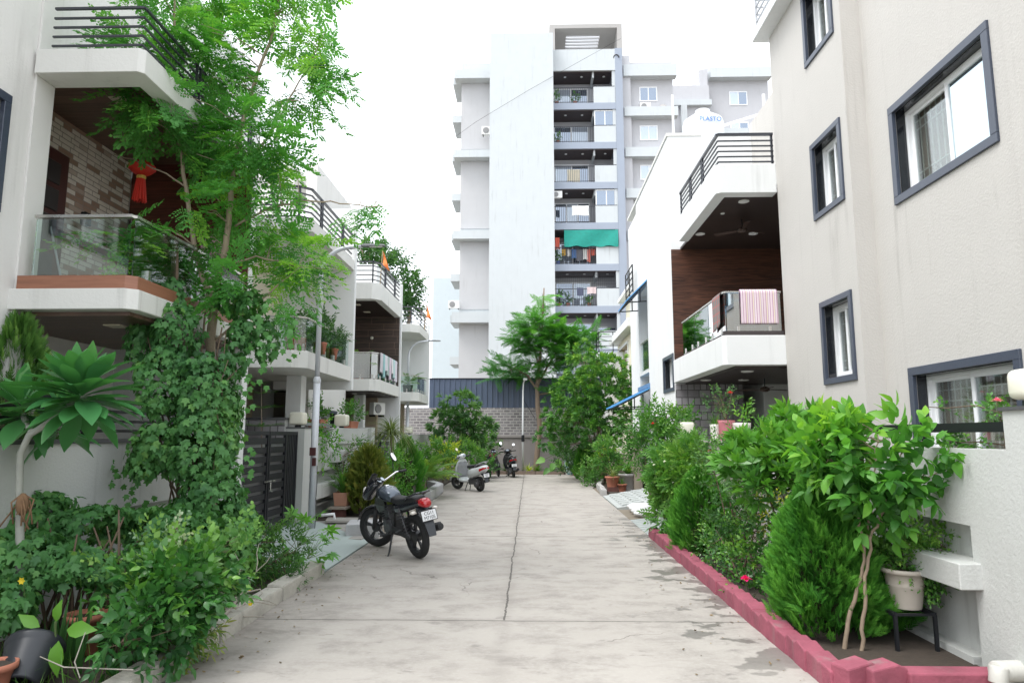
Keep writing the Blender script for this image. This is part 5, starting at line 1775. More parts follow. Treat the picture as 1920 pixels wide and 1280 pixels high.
# plumeria
pl = thing("plumeria", "plumeria with bent grey stem and rosettes of long dark leaves over the wall", "plant", at(40, 1130, 5.25))
TP = [t_strip([w_ * k_ for w_ in (.012, .045, .085, .125, .15, .155, .13, .075, .0)], d_, .14) for k_, d_ in ((1, .15), (1.1, .32), (.95, .05))]
f = Fol()
def rosette(px, py, Y, n, L, tint=.38, tilt=(0, 0, 1)):
    c = np.array(at(px, py, Y))
    ax = _unit(np.array(tilt, float))
    for i in range(n):
        t = i / n
        az = i * 2.39996 + random.uniform(-.15, .15)
        el = R(84 - 125 * t ** .75 + random.uniform(-8, 8))
        d = np.array([math.cos(az) * math.cos(el), math.sin(az) * math.cos(el), math.sin(el)])
        d = d + ax * .25
        d = d + RNG.normal(0, .09, 3)
        f.place(TP[i % 3], c + ax * (.10 * (1 - t)) - ax * .06 * t + d * .02, d, [0, 0, 1] if abs(el) < 1.2 else [math.cos(az), math.sin(az), .1], L * (0.62 + .5 * math.sin(min(1, t * 1.6 + .12) * math.pi / 2)) * random.uniform(.85, 1.1), tint + .55 * max(0, .16 - t) * 3 + random.uniform(-.12, .12))
rosette(152, 748, 5.2, 72, .42, .3, tilt=(.15, -.45, .7))
rosette(45, 775, 5.45, 36, .36, .3, (-.2, -.2, 1))
rosette(110, 800, 5.6, 26, .34, .28, (.2, -.1, .9))
f.build("leaves", LM_PLUM, pl, smooth=True)
m = MB()
def ptube(pts, r):
    q = [at(*p) for p in pts]
    m.tube(q, r, 9)
ptube([(38, 1130, 5.25), (37, 1000, 5.25), (36, 920, 5.25), (38, 850, 5.22), (55, 815, 5.22), (95, 790, 5.25), (140, 755, 5.25)], [.035, .03, .026, .025, .024, .026, .03])
ptube([(60, 812, 5.22), (50, 795, 5.35), (45, 780, 5.45)], [.022, .022, .026])
ptube([(100, 788, 5.25), (105, 800, 5.5), (110, 805, 5.6)], [.02, .02, .024])
obj("stem", m, M("grey_plumeria_bark", (.33, .34, .30), .8, .18, 14, .4, 40), pl, smooth=True, fix=False)
m = MB()
m.ell(at(42, 945, 5.2), (.045, .04, .085))
for i in range(14):
    a = np.array(at(42, 925, 5.2)); b = a + [random.uniform(-.12, .12), random.uniform(-.1, .1), random.uniform(-.3, -.1)]
    m.tube([tuple(a), tuple((a + b) / 2 + RNG.normal(0, .03, 3)), tuple(b)], .006, 4)
obj("dry_husk", m, M("dry_brown_husk", (.22, .13, .07), .9, .35, 18, .6, 40), pl, smooth=True, fix=False)

# upright conifers: flattened upright sprays
T_TH = []
for i in range(5):
    rr = random.Random(40 + i)
    it = []
    bl = t_blade(.16, .1, 3, .3)
    for k in range(17):
        t = k / 17
        sg = 1 if k % 2 else -1
        a = R(38 + rr.uniform(-10, 10)) * sg * (1 - .5 * t)
        it.append((bl, (.16 * t, 0, 0), (math.cos(a), math.sin(a), rr.uniform(-.1, .1)), (0, 0, 1), .075 * (1 - .5 * t) * rr.uniform(.8, 1.2), .25 * (t - .4) + rr.uniform(-.08, .08)))
    T_TH.append(combine(it))
def conifer(name, label, loc, h, rad, n, mat, top_pow=1.0, zlow=.03, sc=(.7, 1.1), tint=.45, cat="shrub", group=None, ragged=.17):
    th = thing(name, label, cat, loc, group=group)
    f = Fol()
    i = np.arange(n)
    t = RNG.random(n) ** .8
    z = zlow + (h - zlow) * t
    prof = np.sin(np.pi * np.clip(.24 + .76 * t, 0, 1) ** .85) ** .75
    prof = np.maximum(prof * rad, .03)
    az = RNG.uniform(0, 2 * np.pi, n)
    lob = 1 + .11 * np.sin(az * 4 + t * 7 + loc[0] * 9) + .09 * np.sin(az * 9 - t * 17) + .08 * np.sin(az * 5 + t * 27) + .05 * np.sin(az * 13 + t * 41)
    rr = prof * lob * RNG.uniform(.62, 1.02, n) ** .6
    P = np.stack([loc[0] + rr * np.cos(az), loc[1] + rr * np.sin(az), loc[2] + z], 1)
    out = np.stack([np.cos(az), np.sin(az), np.zeros(n)], 1)
    d = out * (.45 + .3 * (1 - t))[:, None] + np.array([0, 0, 1.0]) + RNG.normal(0, ragged, (n, 3))
    up = np.cross(out, [0, 0, 1]) + RNG.normal(0, .5, (n, 3))
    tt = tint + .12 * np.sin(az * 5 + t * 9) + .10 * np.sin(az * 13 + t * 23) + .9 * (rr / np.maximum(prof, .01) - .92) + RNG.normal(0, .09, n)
    k = RNG.integers(0, 5, n)
    s = RNG.uniform(*sc, n)
    for j in range(5):
        mk = k == j
        f.place(T_TH[j], P[mk], d[mk], up[mk], s[mk], tt[mk])
    f.build("foliage", mat, th)
    m = MB()
    for j in range(7):
        a = j * .9
        m.tube([(loc[0] + .03 * math.cos(a), loc[1] + .03 * math.sin(a), loc[2] - .02), (loc[0] + rad * .35 * math.cos(a), loc[1] + rad * .35 * math.sin(a), loc[2] + h * .4), (loc[0] + rad * .25 * math.cos(a), loc[1] + rad * .25 * math.sin(a), loc[2] + h * .8)], [.018, .012, .004], 5)
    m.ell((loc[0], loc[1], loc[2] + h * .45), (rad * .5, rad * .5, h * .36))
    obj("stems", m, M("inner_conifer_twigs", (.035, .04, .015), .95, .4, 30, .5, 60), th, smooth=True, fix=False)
    return th
c = at(18, 800, 6.3)
conifer("conifer_shrub", "fluffy light-green conifer rising behind the garden wall at the left edge", (c[0], c[1], 0.03), 2.72, .36, 1500, leaf_mat("light_conifer_leaf", (.04, .12, .02), (.09, .22, .04), (.2, .36, .07), .6, .25), zlow=1.3, sc=(.5, .9))

# front-left shrubs
SG = [t_spray(t_leaf(.56, .22, .10, .42), 7, .22, .125, 62, random.Random(i), .3) for i in range(5)]
plant("glossy_shrub", "glossy dark-green hibiscus shrub at the front left corner beside the kerb", "shrub", (-3.0, 5.1, .06), [E(*a) for a in ((330, 1110, 70, 60, 5.2, .35), (270, 1130, 70, 60, 5.0, .35), (370, 1085, 55, 45, 5.4, .3), (235, 1180, 50, 45, 4.8, .25), (310, 1180, 55, 40, 5.0, .25), (225, 1255, 20, 12, 4.6, .1))],
      330, SG, LM_GLOSSY, TWIG, shell=.65, gap=-.6, sc=(.6, .95), up=.05, jit=.45, tint=.36, tvar=.16, hi=.25, nt=80)
SV = [t_spray(t_leaf(.8, .1, .03, .5), 14, .26, .055, 78, random.Random(i), .1) for i in range(3)]
plant("variegated_shrub", "white-and-green variegated shrub peeping above the glossy shrub", "shrub", (-3.2, 5.6, .06), [E(310, 1030, 30, 16, 5.5, .15), E(335, 1015, 22, 12, 5.6, .12)],
      16, SV, LM_VARI, TWIG, shell=.6, gap=-1, up=-.05, sc=(.7, 1), tint=.5, tvar=.3, nt=20)
plant("round_leaved_shrub", "shrub of rounded pale green leaflets spilling below the variegated shrub", "shrub", (-3.3, 5.4, .06), [E(290, 1060, 75, 30, 5.45, .2), E(430, 1030, 30, 30, 5.9, .2)],
      70, SV, LM_VINE, TWIG, shell=.6, gap=-1, up=-.1, tint=.75, tvar=.15, nt=20, sc=(.8, 1.2))
SN = [t_spray(T_SL, 11, .2, .08, 50, random.Random(i), .4) for i in range(4)]
plant("narrow_leaved_shrub", "yellow-green narrow-leaved shrub right of the glossy shrub by the kerb", "shrub", (-2.85, 5.5, .06), [E(370, 1140, 40, 60, 5.45, .2), E(355, 1190, 35, 30, 5.3, .2), E(345, 1100, 35, 30, 5.5, .2)],
      110, SN, leaf_mat("croton_leaf", (.06, .14, .03), (.14, .24, .05), (.34, .34, .08), .5, .3), TWIG, shell=.4, gap=-.7, up=.3, tint=.4, tvar=.22, hi=-.3, nt=40, droop=.2)
plant("dark_shrub", "dark fine-leaved shrub between the vine and the green ramp", "shrub", (-3.2, 7.9, .06), [E(480, 1035, 45, 45, 8.0, .3), E(530, 1030, 45, 45, 8.1, .3), E(505, 1080, 60, 30, 7.8, .3)],
      220, SN, LM_DARK, TWIG, shell=.5, gap=-.6, up=.35, tint=.5, tvar=.18, hi=.2, nt=50, sc=(.8, 1.2))
T_PAL = combine([(t_leaf(.30, .15, .08, .5), (0, 0, 0), (math.cos(R(a)), math.sin(R(a)), -.1), (0, 0, 1), .13 * s_, 0) for a, s_ in ((-120, .6), (-80, .8), (-40, .95), (0, 1), (40, .95), (80, .8), (120, .6))])
T_PAP = combine([(T_PAL, (.13, 0, 0), (1, 0, -.2), (0, 0, 1), 1, 0), (Tpl([(0, .003, 0), (0, -.003, 0), (.14, -.003, 0), (.14, .003, 0)], [(0, 1, 2, 3)]), (0, 0, 0), (1, 0, 0), (0, 0, 1), 1, .2)])
plant("papaya_sapling", "young papaya-like plant with fingered light leaves over the green ramp edge", "plant", (-2.95, 8.5, .06), [E(565, 1010, 42, 30, 8.6, .25), E(545, 1045, 40, 25, 8.4, .2), E(590, 1030, 20, 25, 8.6, .15)],
      46, [T_PAP], leaf_mat("papaya_leaf", (.06, .2, .04), (.12, .32, .05), (.25, .46, .08), .45, .35), STEM_G, shell=.4, gap=-1, up=.12, tint=.5, tvar=.2, nt=40, sc=(.8, 1.3), twig=.003)
# grass, snake plants, dry twigs
f = Fol()
BL = [t_blade(.025, d, 4) for d in (.3, .7, 1.1)]
n = 900
P = np.stack([RNG.uniform(-4.1, -2.72, n), RNG.uniform(4.4, 8.6, n), np.full(n, .06)], 1)
f.place(BL[0], P[:300], RNG.normal(0, .4, (300, 3)) + [0, 0, 1], RNG.normal(0, 1, (300, 3)), RNG.uniform(.12, .3, 300), RNG.uniform(.2, .7, 300))
f.place(BL[1], P[300:], RNG.normal(0, .5, (n - 300, 3)) + [0, 0, 1], RNG.normal(0, 1, (n - 300, 3)), RNG.uniform(.12, .35, n - 300), RNG.uniform(.2, .7, n - 300))
tag(f.build("grass", LM_GRASS), "sparse grass under the front left shrubs", "grass", kind="stuff")
sp = thing("snake_plant", "upright stiff snake-plant leaves under the hedge at front left", "plant", at(122, 1262, 5.0))
f = Fol()
for i in range(16):
    c = np.array(at(random.uniform(95, 150), 1262, random.uniform(4.9, 5.3)))
    f.place(t_blade(.085, .04, 6), c, [random.uniform(-.15, .15), random.uniform(-.15, .15), 1], [random.uniform(-1, 1), -1, 0], random.uniform(.4, .62), random.uniform(.15, .5))
f.build("leaves", LM_DARK, sp)
bp = thing("broad_leaved_plant", "low plant with three broad pale green leaves before the snake plant", "plant", at(110, 1215, 4.75))
f = Fol()
for px, py, dx, dz, L in ((85, 1190, -.8, -.3, .2), (110, 1200, .1, -.9, .22), (95, 1210, -.3, -.8, .2), (125, 1180, .9, .15, .22), (75, 1175, -.6, .5, .16), (105, 1165, .2, .9, .15), (60, 1200, -.9, -.1, .16)):
    f.place(t_leaf(.5, .3, .1, .5), at(px, py, 4.7), [dx, -.35, dz], [0, -1, .5], L, .6)
f.build("leaves", LM_GARD, bp)
obj("stems", MB().tube([at(108, 1270, 4.75), at(104, 1200, 4.75), at(104, 1165, 4.72)], .007, 6), STEM_G, bp)
tw_ = MB()
for k in range(9):
    a = np.array(at(430 + random.uniform(-40, 40), 1120 + random.uniform(-20, 25), random.uniform(6.2, 6.7)))
    pts = [tuple(a)]
    d = np.array([random.uniform(-1, 1), random.uniform(-.4, .4), random.uniform(-.2, .8)])
    for j in range(6):
        d = d + RNG.normal(0, .35, 3)
        a = a + d / np.linalg.norm(d) * .09
        a[2] = max(a[2], .1)
        pts.append(tuple(a))
    tw_.tube(pts, [.009 - .001 * j for j in range(7)], 5)
single("dry_branch", tw_, M("dry_grey_wood", (.36, .33, .28), .9, .2, 10), "bare dry grey branches lying over the kerb below the vine", "branch", smooth=True, fix=False)
tw_ = MB()
tw_.tube([at(385, 1185, 6.0), at(415, 1160, 6.1), at(440, 1130, 6.2), at(455, 1108, 6.25), at(470, 1108, 6.3), at(488, 1104, 6.3), at(492, 1112, 6.3), at(480, 1122, 6.3)], [.018, .016, .013, .009, .007, .006, .004, .003], 7)
tw_.tube([at(440, 1130, 6.2), at(425, 1140, 6.3), at(400, 1135, 6.3), at(390, 1148, 6.3)], [.007, .006, .005, .003], 5)
tw_.tube([at(455, 1108, 6.25), at(445, 1090, 6.3), at(452, 1060, 6.35), at(440, 1035, 6.4)], [.006, .005, .004, .003], 5)
single("dry_branch", tw_, M("dry_grey_wood", (.36, .33, .28)), "thick forked dry branch curling out over the front left kerb", "branch", smooth=True, fix=False)
tw_ = MB()
for (x0, y0), (x1, y1), (x2, y2) in (((250, 1255), (120, 1250), (75, 1230)), ((150, 1270), (140, 1240), (160, 1185))):
    tw_.tube([at(x0, y0, 4.5), at(x1, y1, 4.6), at(x2, y2, 4.6)], [.004, .005, .003], 5)
single("dry_branch", tw_, M("dry_grey_wood", (.36, .33, .28)), "thin bare twigs at the bottom left corner before the snake plant", "branch", smooth=True, fix=False)
# pots at the corner
def lathe_pot(name, label, loc, prof, mat, group=None, n=24, soil=True, tilt=None):
    t = thing(name, label, "pot", loc, rot=tilt, group=group, local=True)
    h = prof[-1][1]
    r = prof[-1][0]
    obj("pot", MB().lathe(prof + [(r * .9, h), (r * .86, h * .88)], (0, 0, 0), n, cap=False), mat, t, smooth=True)
    if soil:
        obj("soil", MB().lathe([(.001, h * .88), (r * .87, h * .88)], n=n, cap=False), SOIL, t, fix=False)
    return t
BPOT = M("black_plastic", (.025, .028, .033), .4, .15, 6)
c = at(35, 1262, 4.55)
rib = []
for i in range(9):
    rib += [(.115 + .006 * i, .03 * i), (.122 + .006 * i, .03 * i + .012)]
lathe_pot("flower_pot", "ribbed black plastic pot tipped over at the bottom left corner", (c[0], c[1], .10), [(.10, 0)] + rib + [(.18, .28), (.185, .30)], BPOT, tilt=(R(-50), R(-20), 0))
c = at(-12, 1258, 4.45)
lathe_pot("flower_pot", "small terracotta pot at the very bottom left edge", (c[0], c[1], .12), [(.08, 0), (.11, .12), (.13, .121), (.13, .16)], TERRA)
c = at(160, 1195, 5.35)
lathe_pot("flower_pot", "dull red clay pot half hidden behind the glossy shrub", (c[0], c[1], .07), [(.10, 0), (.14, .24), (.155, .241), (.155, .29)], TERRA)
for (px, py, Y, lab) in ((42, 1088, 5.0, "yellow flower on the vine hedge at the left edge"), (467, 1104, 6.6, "upper yellow flower by the kerb below the vine"), (470, 1130, 6.5, "lower yellow flower by the kerb below the vine")):
    c = at(px, py, Y)
    t = thing("flower", lab, "flower", c)
    f = Fol()
    for i in range(6):
        a = i * 1.047
        f.place(t_leaf(.7, .2, .1, .6), c, [math.cos(a), -.6, math.sin(a)], [0, -1, 0], .03, .95)
    f.build("petals", leaf_mat("yellow_petal", (.7, .45, .02), (.8, .55, .03), (.85, .65, .05)), t)
    obj("stem", MB().tube([(c[0], c[1], c[2]), (c[0] + .01, c[1] + .03, c[2] - .12)], .002, 4), STEM_G, t)

# araucaria inside the gate
ar = thing("araucaria", "small tiered araucaria seen over the black gate", "tree", at(490, 990, 12.2))
f = Fol()
ND = combine([(t_blade(.10, .1, 3), (t_, 0, 0), (.6, math.cos(a), math.sin(a) * .6 + .35), (0, 0, 1), .05, random.uniform(-.1, .1)) for t_, a in [(i / 60 * .40, i * 2.4) for i in range(60)]])
m = MB().tube([at(490, 1000, 12.2), at(491, 860, 12.2), at(490, 720, 12.2)], [.02, .016, .005], 7)
for py, L, n_, dz in ((800, 1.1, 6, .12), (765, .95, 6, .1), (738, .7, 5, .15), (722, .35, 5, .4)):
    c = np.array(at(490, py, 12.2))
    for i in range(n_):
        a = i * 6.283 / n_ + py
        f.place(ND, c, [math.cos(a), math.sin(a), dz], [0, 0, 1], L, RNG.uniform(.35, .6))
f.build("crown", LM_MID, ar)
obj("trunk", m, BARK, ar, smooth=True, fix=False)

# stepped wall: trailing plant, troughs, pots
def trough(loc, size, label, mat=TERRA, name="planter"):
    t = thing(name, label, "planter", loc)
    w, d, h = size
    x, y, z = loc
    m = MB()
    m.loft([[(x - w * .42, y - d * .42, z), (x + w * .42, y - d * .42, z), (x + w * .42, y + d * .42, z), (x - w * .42, y + d * .42, z)],
            [(x - w / 2, y - d / 2, z + h), (x + w / 2, y - d / 2, z + h), (x + w / 2, y + d / 2, z + h), (x - w / 2, y + d / 2, z + h)],
            [(x - w * .45, y - d * .45, z + h), (x + w * .45, y - d * .45, z + h), (x + w * .45, y + d * .45, z + h), (x - w * .45, y + d * .45, z + h)],
            [(x - w * .44, y - d * .44, z + h * .9), (x + w * .44, y - d * .44, z + h * .9), (x + w * .44, y + d * .44, z + h * .9), (x - w * .44, y + d * .44, z + h * .9)]])
    obj("pot", m, mat, t, bevel=.004, seg=1)
    return t
SS = [t_spray(T_SM, 9, .22, .085, 60, random.Random(i), .3) for i in range(4)]
SL_ = [t_spray(T_OV, 8, .22, .085, 60, random.Random(i), .3) for i in range(4)]
plant("trailing_plant", "lime trailing plant hanging over the stepped wall behind the lamp post", "plant", (-4.3, 13.9, 1.66), [E(610, 810, 25, 20, 13.9, .25), E(618, 835, 14, 22, 13.9, .12), E(613, 865, 8, 18, 13.85, .06), E(595, 800, 14, 14, 13.7, .15)],
      70, SL_, LM_LIME, STEM_G, up=.0, jit=.5, droop=.5, tint=.5, tvar=.2, gap=-1, nt=20)
t = trough((-4.72, 15.2, 1.86 - .02), (.3, .55, .2), "terracotta trough with red flowers before the far window")
obj("wall_bracket", MB().box(-4.9, -4.52, 15.0, 15.4, 1.78, 1.838), BLACKM, t)
plant("window_plant", "", "plant", (-4.72, 15.2, 2.04), [((-4.72, 15.2, 2.2), (.14, .26, .22))], 30, SS, LM_MID, STEM_G, nt=0, gap=-1, parent=t, leaf_part="leaves")
t = trough((-4.42, 16.9, 1.861), (.22, .75, .17), "terracotta trough of fern-like plants on the stepped wall right of the lamp")
plant("x", "", "", (-4.42, 16.9, 2.0), [((-4.42, 16.9, 2.2), (.2, .4, .2))], 60, SS, LM_MID, STEM_G, nt=0, gap=-1, parent=t, leaf_part="leaves", sc=(.8, 1.3))
bench = thing("plank_bench", "weathered plank on bricks holding pots beside the stepped wall", "bench", (-3.85, 15.2, .05))
obj("plank", MB().box(-4.05, -3.68, 13.9, 17.0, .22, .26), M("weathered_plank", (.30, .26, .22), .9, .25, 8), bench)
for yy in (14.1, 15.4, 16.7):
    obj("brick", MB().box(-4.0, -3.75, yy - .1, yy + .1, .05, .219), M("dark_red_brick", (.13, .055, .045), .9, .3, 10), bench)
def blade_plant(name, label, loc, n, L, mat, el=(20, 85), w=.05, cat="plant", droop=(.4, 1.1), parent=None, part="leaves", tint=.5):
    t = parent or thing(name, label, cat, loc)
    f = Fol()
    tp = [t_blade(w * .7 / L if False else w, random.uniform(*droop), 6) for _ in range(5)]
    for i in range(n):
        az = i * 2.4 + random.uniform(-.3, .3)
        e = R(random.uniform(*el))
        f.place(tp[i % 5], np.array(loc) + [.02 * math.cos(az), .02 * math.sin(az), 0], [math.cos(az) * math.cos(e), math.sin(az) * math.cos(e), math.sin(e)], [0, 0, 1], L * random.uniform(.65, 1.1), tint + random.uniform(-.25, .25))
    f.build(part, mat, t)
    return t
def potted_blades(label, loc, n, L, pot_r=.13, pot_h=.24, mat=LM_GRASS, potmat=TERRA, w=.06, group=None):
    t = thing("potted_plant", label, "potted plant", loc, group=group)
    obj("pot", MB().lathe([(pot_r * .75, 0), (pot_r, pot_h * .85), (pot_r * 1.12, pot_h * .86), (pot_r * 1.12, pot_h), (pot_r * .95, pot_h), (pot_r * .9, pot_h * .9), (.001, pot_h * .9)], loc, 18, cap=False), potmat, t, smooth=True)
    blade_plant("", "", (loc[0], loc[1], loc[2] + pot_h * .9), n, L, mat, parent=t, w=w)
    return t
t = trough((-3.87, 14.35, .26), (.3, .42, .27), "terracotta pot of strap-leaved lilies on the plank nearest the lamp post", M("pinkish_terracotta", (.44, .23, .16), .8, .15, 8), "planter")
blade_plant("", "", (-3.87, 14.3, .5), 60, .75, LM_MID, parent=t, w=.055, el=(35, 88))
t = potted_blades("clay pot of strap leaves farther along the plank behind the motorcycle's mirror", (-3.85, 15.1, .26), 40, .6, .14, .22)
plant("wispy_plant", "grey wispy dry-flowered plant against the stepped wall above the plank", "plant", (-4.0, 15.0, .26), [E(640, 870, 30, 25, 15, .2), E(620, 850, 25, 20, 15, .2), E(665, 850, 20, 25, 15.3, .2)], 60, [t_spray(T_SM, 8, .2, .03, 60, random.Random(3))], leaf_mat("dry_wisp", (.18, .17, .13), (.30, .27, .22), (.42, .36, .3), .8, .2), TWIG, gap=-1, nt=50, twig=.0025)

# shrubs behind the motorcycle and along the bed
conifer("conifer_shrub", "browning thuja behind the motorcycle", (-3.42, 14.6, .05), 1.25, .44, 1100, LM_BROWNTH, sc=(.9, 1.7), tint=.45, ragged=.5)
SH = [t_spray(T_OV, 9, .24, .085, 60, random.Random(i + 9), .3) for i in range(4)]
plant("leafy_shrub", "bright leafy shrub left of the browning thuja against the wall", "shrub", (-3.9, 15.6, .05), [E(645, 905, 28, 40, 15.2, .3), E(640, 860, 30, 35, 15.6, .3), E(665, 850, 20, 30, 15.6, .3)], 120, SH, LM_MID, TWIG, hi=.25, gap=-.6, nt=30)
plant("leafy_shrub", "bright green leafy shrub right of the browning thuja", "shrub", (-3.1, 15.6, .05), [E(748, 900, 20, 38, 15.4, .3), E(738, 870, 18, 28, 15.8, .3), E(740, 935, 20, 25, 15.0, .25)], 170, SH, LM_GARD, TWIG, hi=.3, gap=-.6, nt=40, tint=.5)
conifer("conifer_shrub", "small green thuja between the leafy shrub and the palm", (-3.15, 17.6, .05), 1.45, .42, 700, LM_THUJA, sc=(.9, 1.4), tint=.5)
dr = blade_plant("umbrella_grass", "tall plant with a mop of thin arching leaves above the thuja", at(733, 815, 16.2), 220, .9, leaf_mat("olive_leaf", (.07, .12, .04), (.16, .22, .07), (.32, .34, .13), .5, .3), el=(-15, 80), w=.022, droop=(.5, 1.3))
obj("stem", MB().tube([at(738, 960, 16.2), at(735, 870, 16.2), at(733, 812, 16.2)], [.03, .024, .018], 8), BARK, dr, smooth=True)

def palm(name, label, loc, n, L, mat, z0=.3, el=(15, 75), cat="palm", stem=True, leaf=.26, pairs=20):
    t = thing(name, label, cat, loc)
    f = Fol()
    lf = t_blade(.075, .5, 3)
    for i in range(n):
        rr = random.Random(i + int(loc[1] * 10))
        it = []
        dr_ = rr.uniform(.5, 1.1)
        for k in range(pairs):
            s_ = .18 + .82 * (k + 1) / pairs
            for sg in (1, -1):
                a = R(62 - 30 * s_) * sg
                it.append((lf, (s_ * (1 - .2 * dr_ * s_), 0, .25 * s_ - dr_ * .6 * s_ ** 2), (math.cos(a), math.sin(a), -.12 - .35 * dr_ * s_), (0, 0, 1), leaf / L * (1.15 - .6 * s_ ** 2) * rr.uniform(.9, 1.1), rr.uniform(-.08, .08)))
        az = i * 2.4
        e = R(rr.uniform(*el))
        f.place(combine(it), (loc[0], loc[1], loc[2] + z0), [math.cos(az) * math.cos(e), math.sin(az) * math.cos(e), math.sin(e)], [0, 0, 1], L * rr.uniform(.75, 1.1), .45 + rr.uniform(-.2, .25))
    f.build("fronds", mat, t)
    if stem:
        obj("stem", MB().tube([loc, (loc[0], loc[1], loc[2] + z0 + .05)], [.07, .05], 9), BARK, t, smooth=True)
    return t
palm("small_palm", "small arching palm in the grey kerbed bed by the white scooter", (-2.88, 18.9, .1), 20, 1.15, LM_PALM, .3, leaf=.4)
SH2 = [t_spray(T_OV, 10, .3, .12, 60, random.Random(i + 19), .35) for i in range(4)]
plant("leafy_shrub", "rounded green shrub just behind the small palm", "shrub", (-3.4, 22.5, .05), [E(815, 850, 32, 24, 22.5, .5), E(795, 870, 25, 25, 22, .4)], 150, SH2, LM_MID, TWIG, hi=.3, gap=-.6, nt=30)
plant("yellow_shrub", "yellow-green shrub behind the palm and the white scooter", "shrub", (-2.95, 23.5, .05), [E(842, 865, 15, 28, 23.2, .4), E(830, 845, 22, 15, 23.6, .4)], 110, SH2, LM_YELL, TWIG, gap=-.6, nt=20, tint=.45, tvar=.25)
plant("leafy_shrub", "dense green shrub between the white scooter and the mango-leaved tree", "shrub", (-2.9, 25.8, .05), [E(880, 865, 28, 28, 25.5, .5), E(862, 845, 28, 20, 26, .5), E(905, 875, 22, 20, 25.8, .4)], 230, SH2, LM_MID, TWIG, hi=.3, gap=-.6, nt=30, tint=.42)
SMG = [t_spray(t_leaf(.24, .3, .06, .45), 13, .34, .26, 66, random.Random(i + 5), .25, whorl=True, droop=.25) for i in range(4)]
mg, P = plant("mango_tree", "small dark mango-leaved tree left of the lane's end before the brick wall", "tree", at(862, 905, 27.5), [E(*a) for a in ((862, 765, 30, 22, 27.5, .7), (840, 800, 26, 26, 27.3, .6), (885, 790, 24, 22, 27.8, .6), (865, 815, 32, 22, 27.3, .7), (835, 830, 20, 14, 27.2, .4), (905, 825, 16, 30, 28, .4))],
      330, SMG, LM_DARK, None, leaf_part="crown", up=.2, jit=.5, tint=.5, tvar=.2, hi=.3, gap=-.45)
obj("trunk", stems_mb(at(862, 905, 27.5), [at(845, 800, 27.3), at(862, 770, 27.5), at(884, 795, 27.8), at(866, 815, 27.2)], P, .05, .015, 7, nt=40, twig=.008), BARK, mg, smooth=True, fix=False)
plant("leafy_shrub", "loose upright shrub leaning on the end wall right of the mango-leaved tree", "shrub", (-2.2, 30.6, .08), [E(907, 815, 14, 26, 30.4, .4), E(915, 840, 22, 22, 30.4, .5), E(900, 850, 16, 20, 30.2, .4)], 120, SH2, LM_MID, TWIG, hi=.2, gap=-.5, nt=40, sc=(1, 1.4))
# strap plants along the end kerb
for i, x in enumerate((-1.9, -1.45, -1.05, -.05, .35, 1.0, 1.4)):
    lab = ["yellow-striped strap plant left of the black scooter", "green strap plant just left of the black scooter", "small strap plant behind the black scooter", "yellow-edged strap plant right of the black scooter", "strap plant at the foot of the lane-end tree", "strap plant right of the lane-end tree", "strap plant left of the elephant-ear plant"][i]
    blade_plant("strap_plant", lab, (x, 30.55, .08), 34, .55, LM_YELL if i in (0, 3) else LM_GRASS, el=(30, 85), w=.07)
# plants seen on the balconies of the left row
def balc_plant(px, py, Y, h, label, pr=.12, n=40, mat=LM_DARK, T=SS, w=.6, potmat=TERRA):
    c = at(px, py, Y)
    t, P = plant("potted_plant", label, "potted plant", c, [((c[0], c[1], c[2] + .2 + h / 2), (h * w * .5, h * w * .5, h / 2))], n, T, mat, STEM_G, gap=-1, shell=.4, nt=20, bases=(c[0], c[1], c[2] + .18), group="potted plants on the left balconies")
    obj("pot", MB().lathe([(pr * .75, 0), (pr, .19), (pr * 1.1, .2), (pr * 1.1, .23)], c, 16), potmat, t, smooth=True)
    return t
balc_plant(600, 664, 13.2, .62, "bushy potted plant in the middle of the white balcony", n=80, T=SH)
balc_plant(622, 674, 14.0, .42, "low spreading potted plant at the white balcony's right", n=70, T=SN, w=1.3)
balc_plant(548, 656, 12.2, .3, "plant in a square clay pot at the white balcony's corner", pr=.13, n=30, mat=LM_MID)
balc_plant(563, 657, 12.3, .4, "plant in the second clay pot by the white balcony's corner", pr=.11, n=30)
palm("potted_palm", "potted palm on the small far balcony of the left row", (-4.45, 24.85, 3.5), 9, .75, LM_PALM, .0, stem=False, cat="potted plant")
obj("pot", MB().lathe([(.15, 3.22), (.2, 3.5)], (-4.45, 24.85, 0), 14), BPOT, bpy.data.objects["potted_palm"])
palm("potted_palm", "potted palm behind the tinted glass of the dark plank balcony", (-4.75, 18.8, 3.55), 8, .7, LM_PALM, .0, stem=False, cat="potted plant")
obj("pot", MB().lathe([(.14, 3.2), (.19, 3.5)], (-4.75, 18.8, 0), 14), TERRA, bpy.data.objects["potted_palm.001"])
# tree beyond the left row
bt = thing("tree", "round dark-green tree standing beyond the roofs of the left row", "tree", at(730, 800, 42))
P, D = in_ells([E(*a) for a in ((690, 490, 40, 30, 42, 1.5), (715, 495, 48, 40, 42, 1.5), (755, 520, 35, 40, 42, 1.3), (700, 540, 40, 40, 42, 1.5), (765, 555, 25, 35, 42, 1), (730, 580, 50, 40, 42, 1.5))], 620, .5, -.35, 1.2)
f = Fol()
BT = [t_spray(T_SM, 12, .7, .30, 65, random.Random(i), .3) for i in range(4)]
sprays(f, BT, P, D, (.7, 1.2), .3, .5, .45, .2, .3, .8)
f.build("crown", LM_DARK, bt)
obj("trunk", stems_mb(at(730, 800, 42), [tuple(p) for p in P[:10]], P, .25, .05, 8, nt=60, twig=.03), BARK, bt, smooth=True, fix=False)
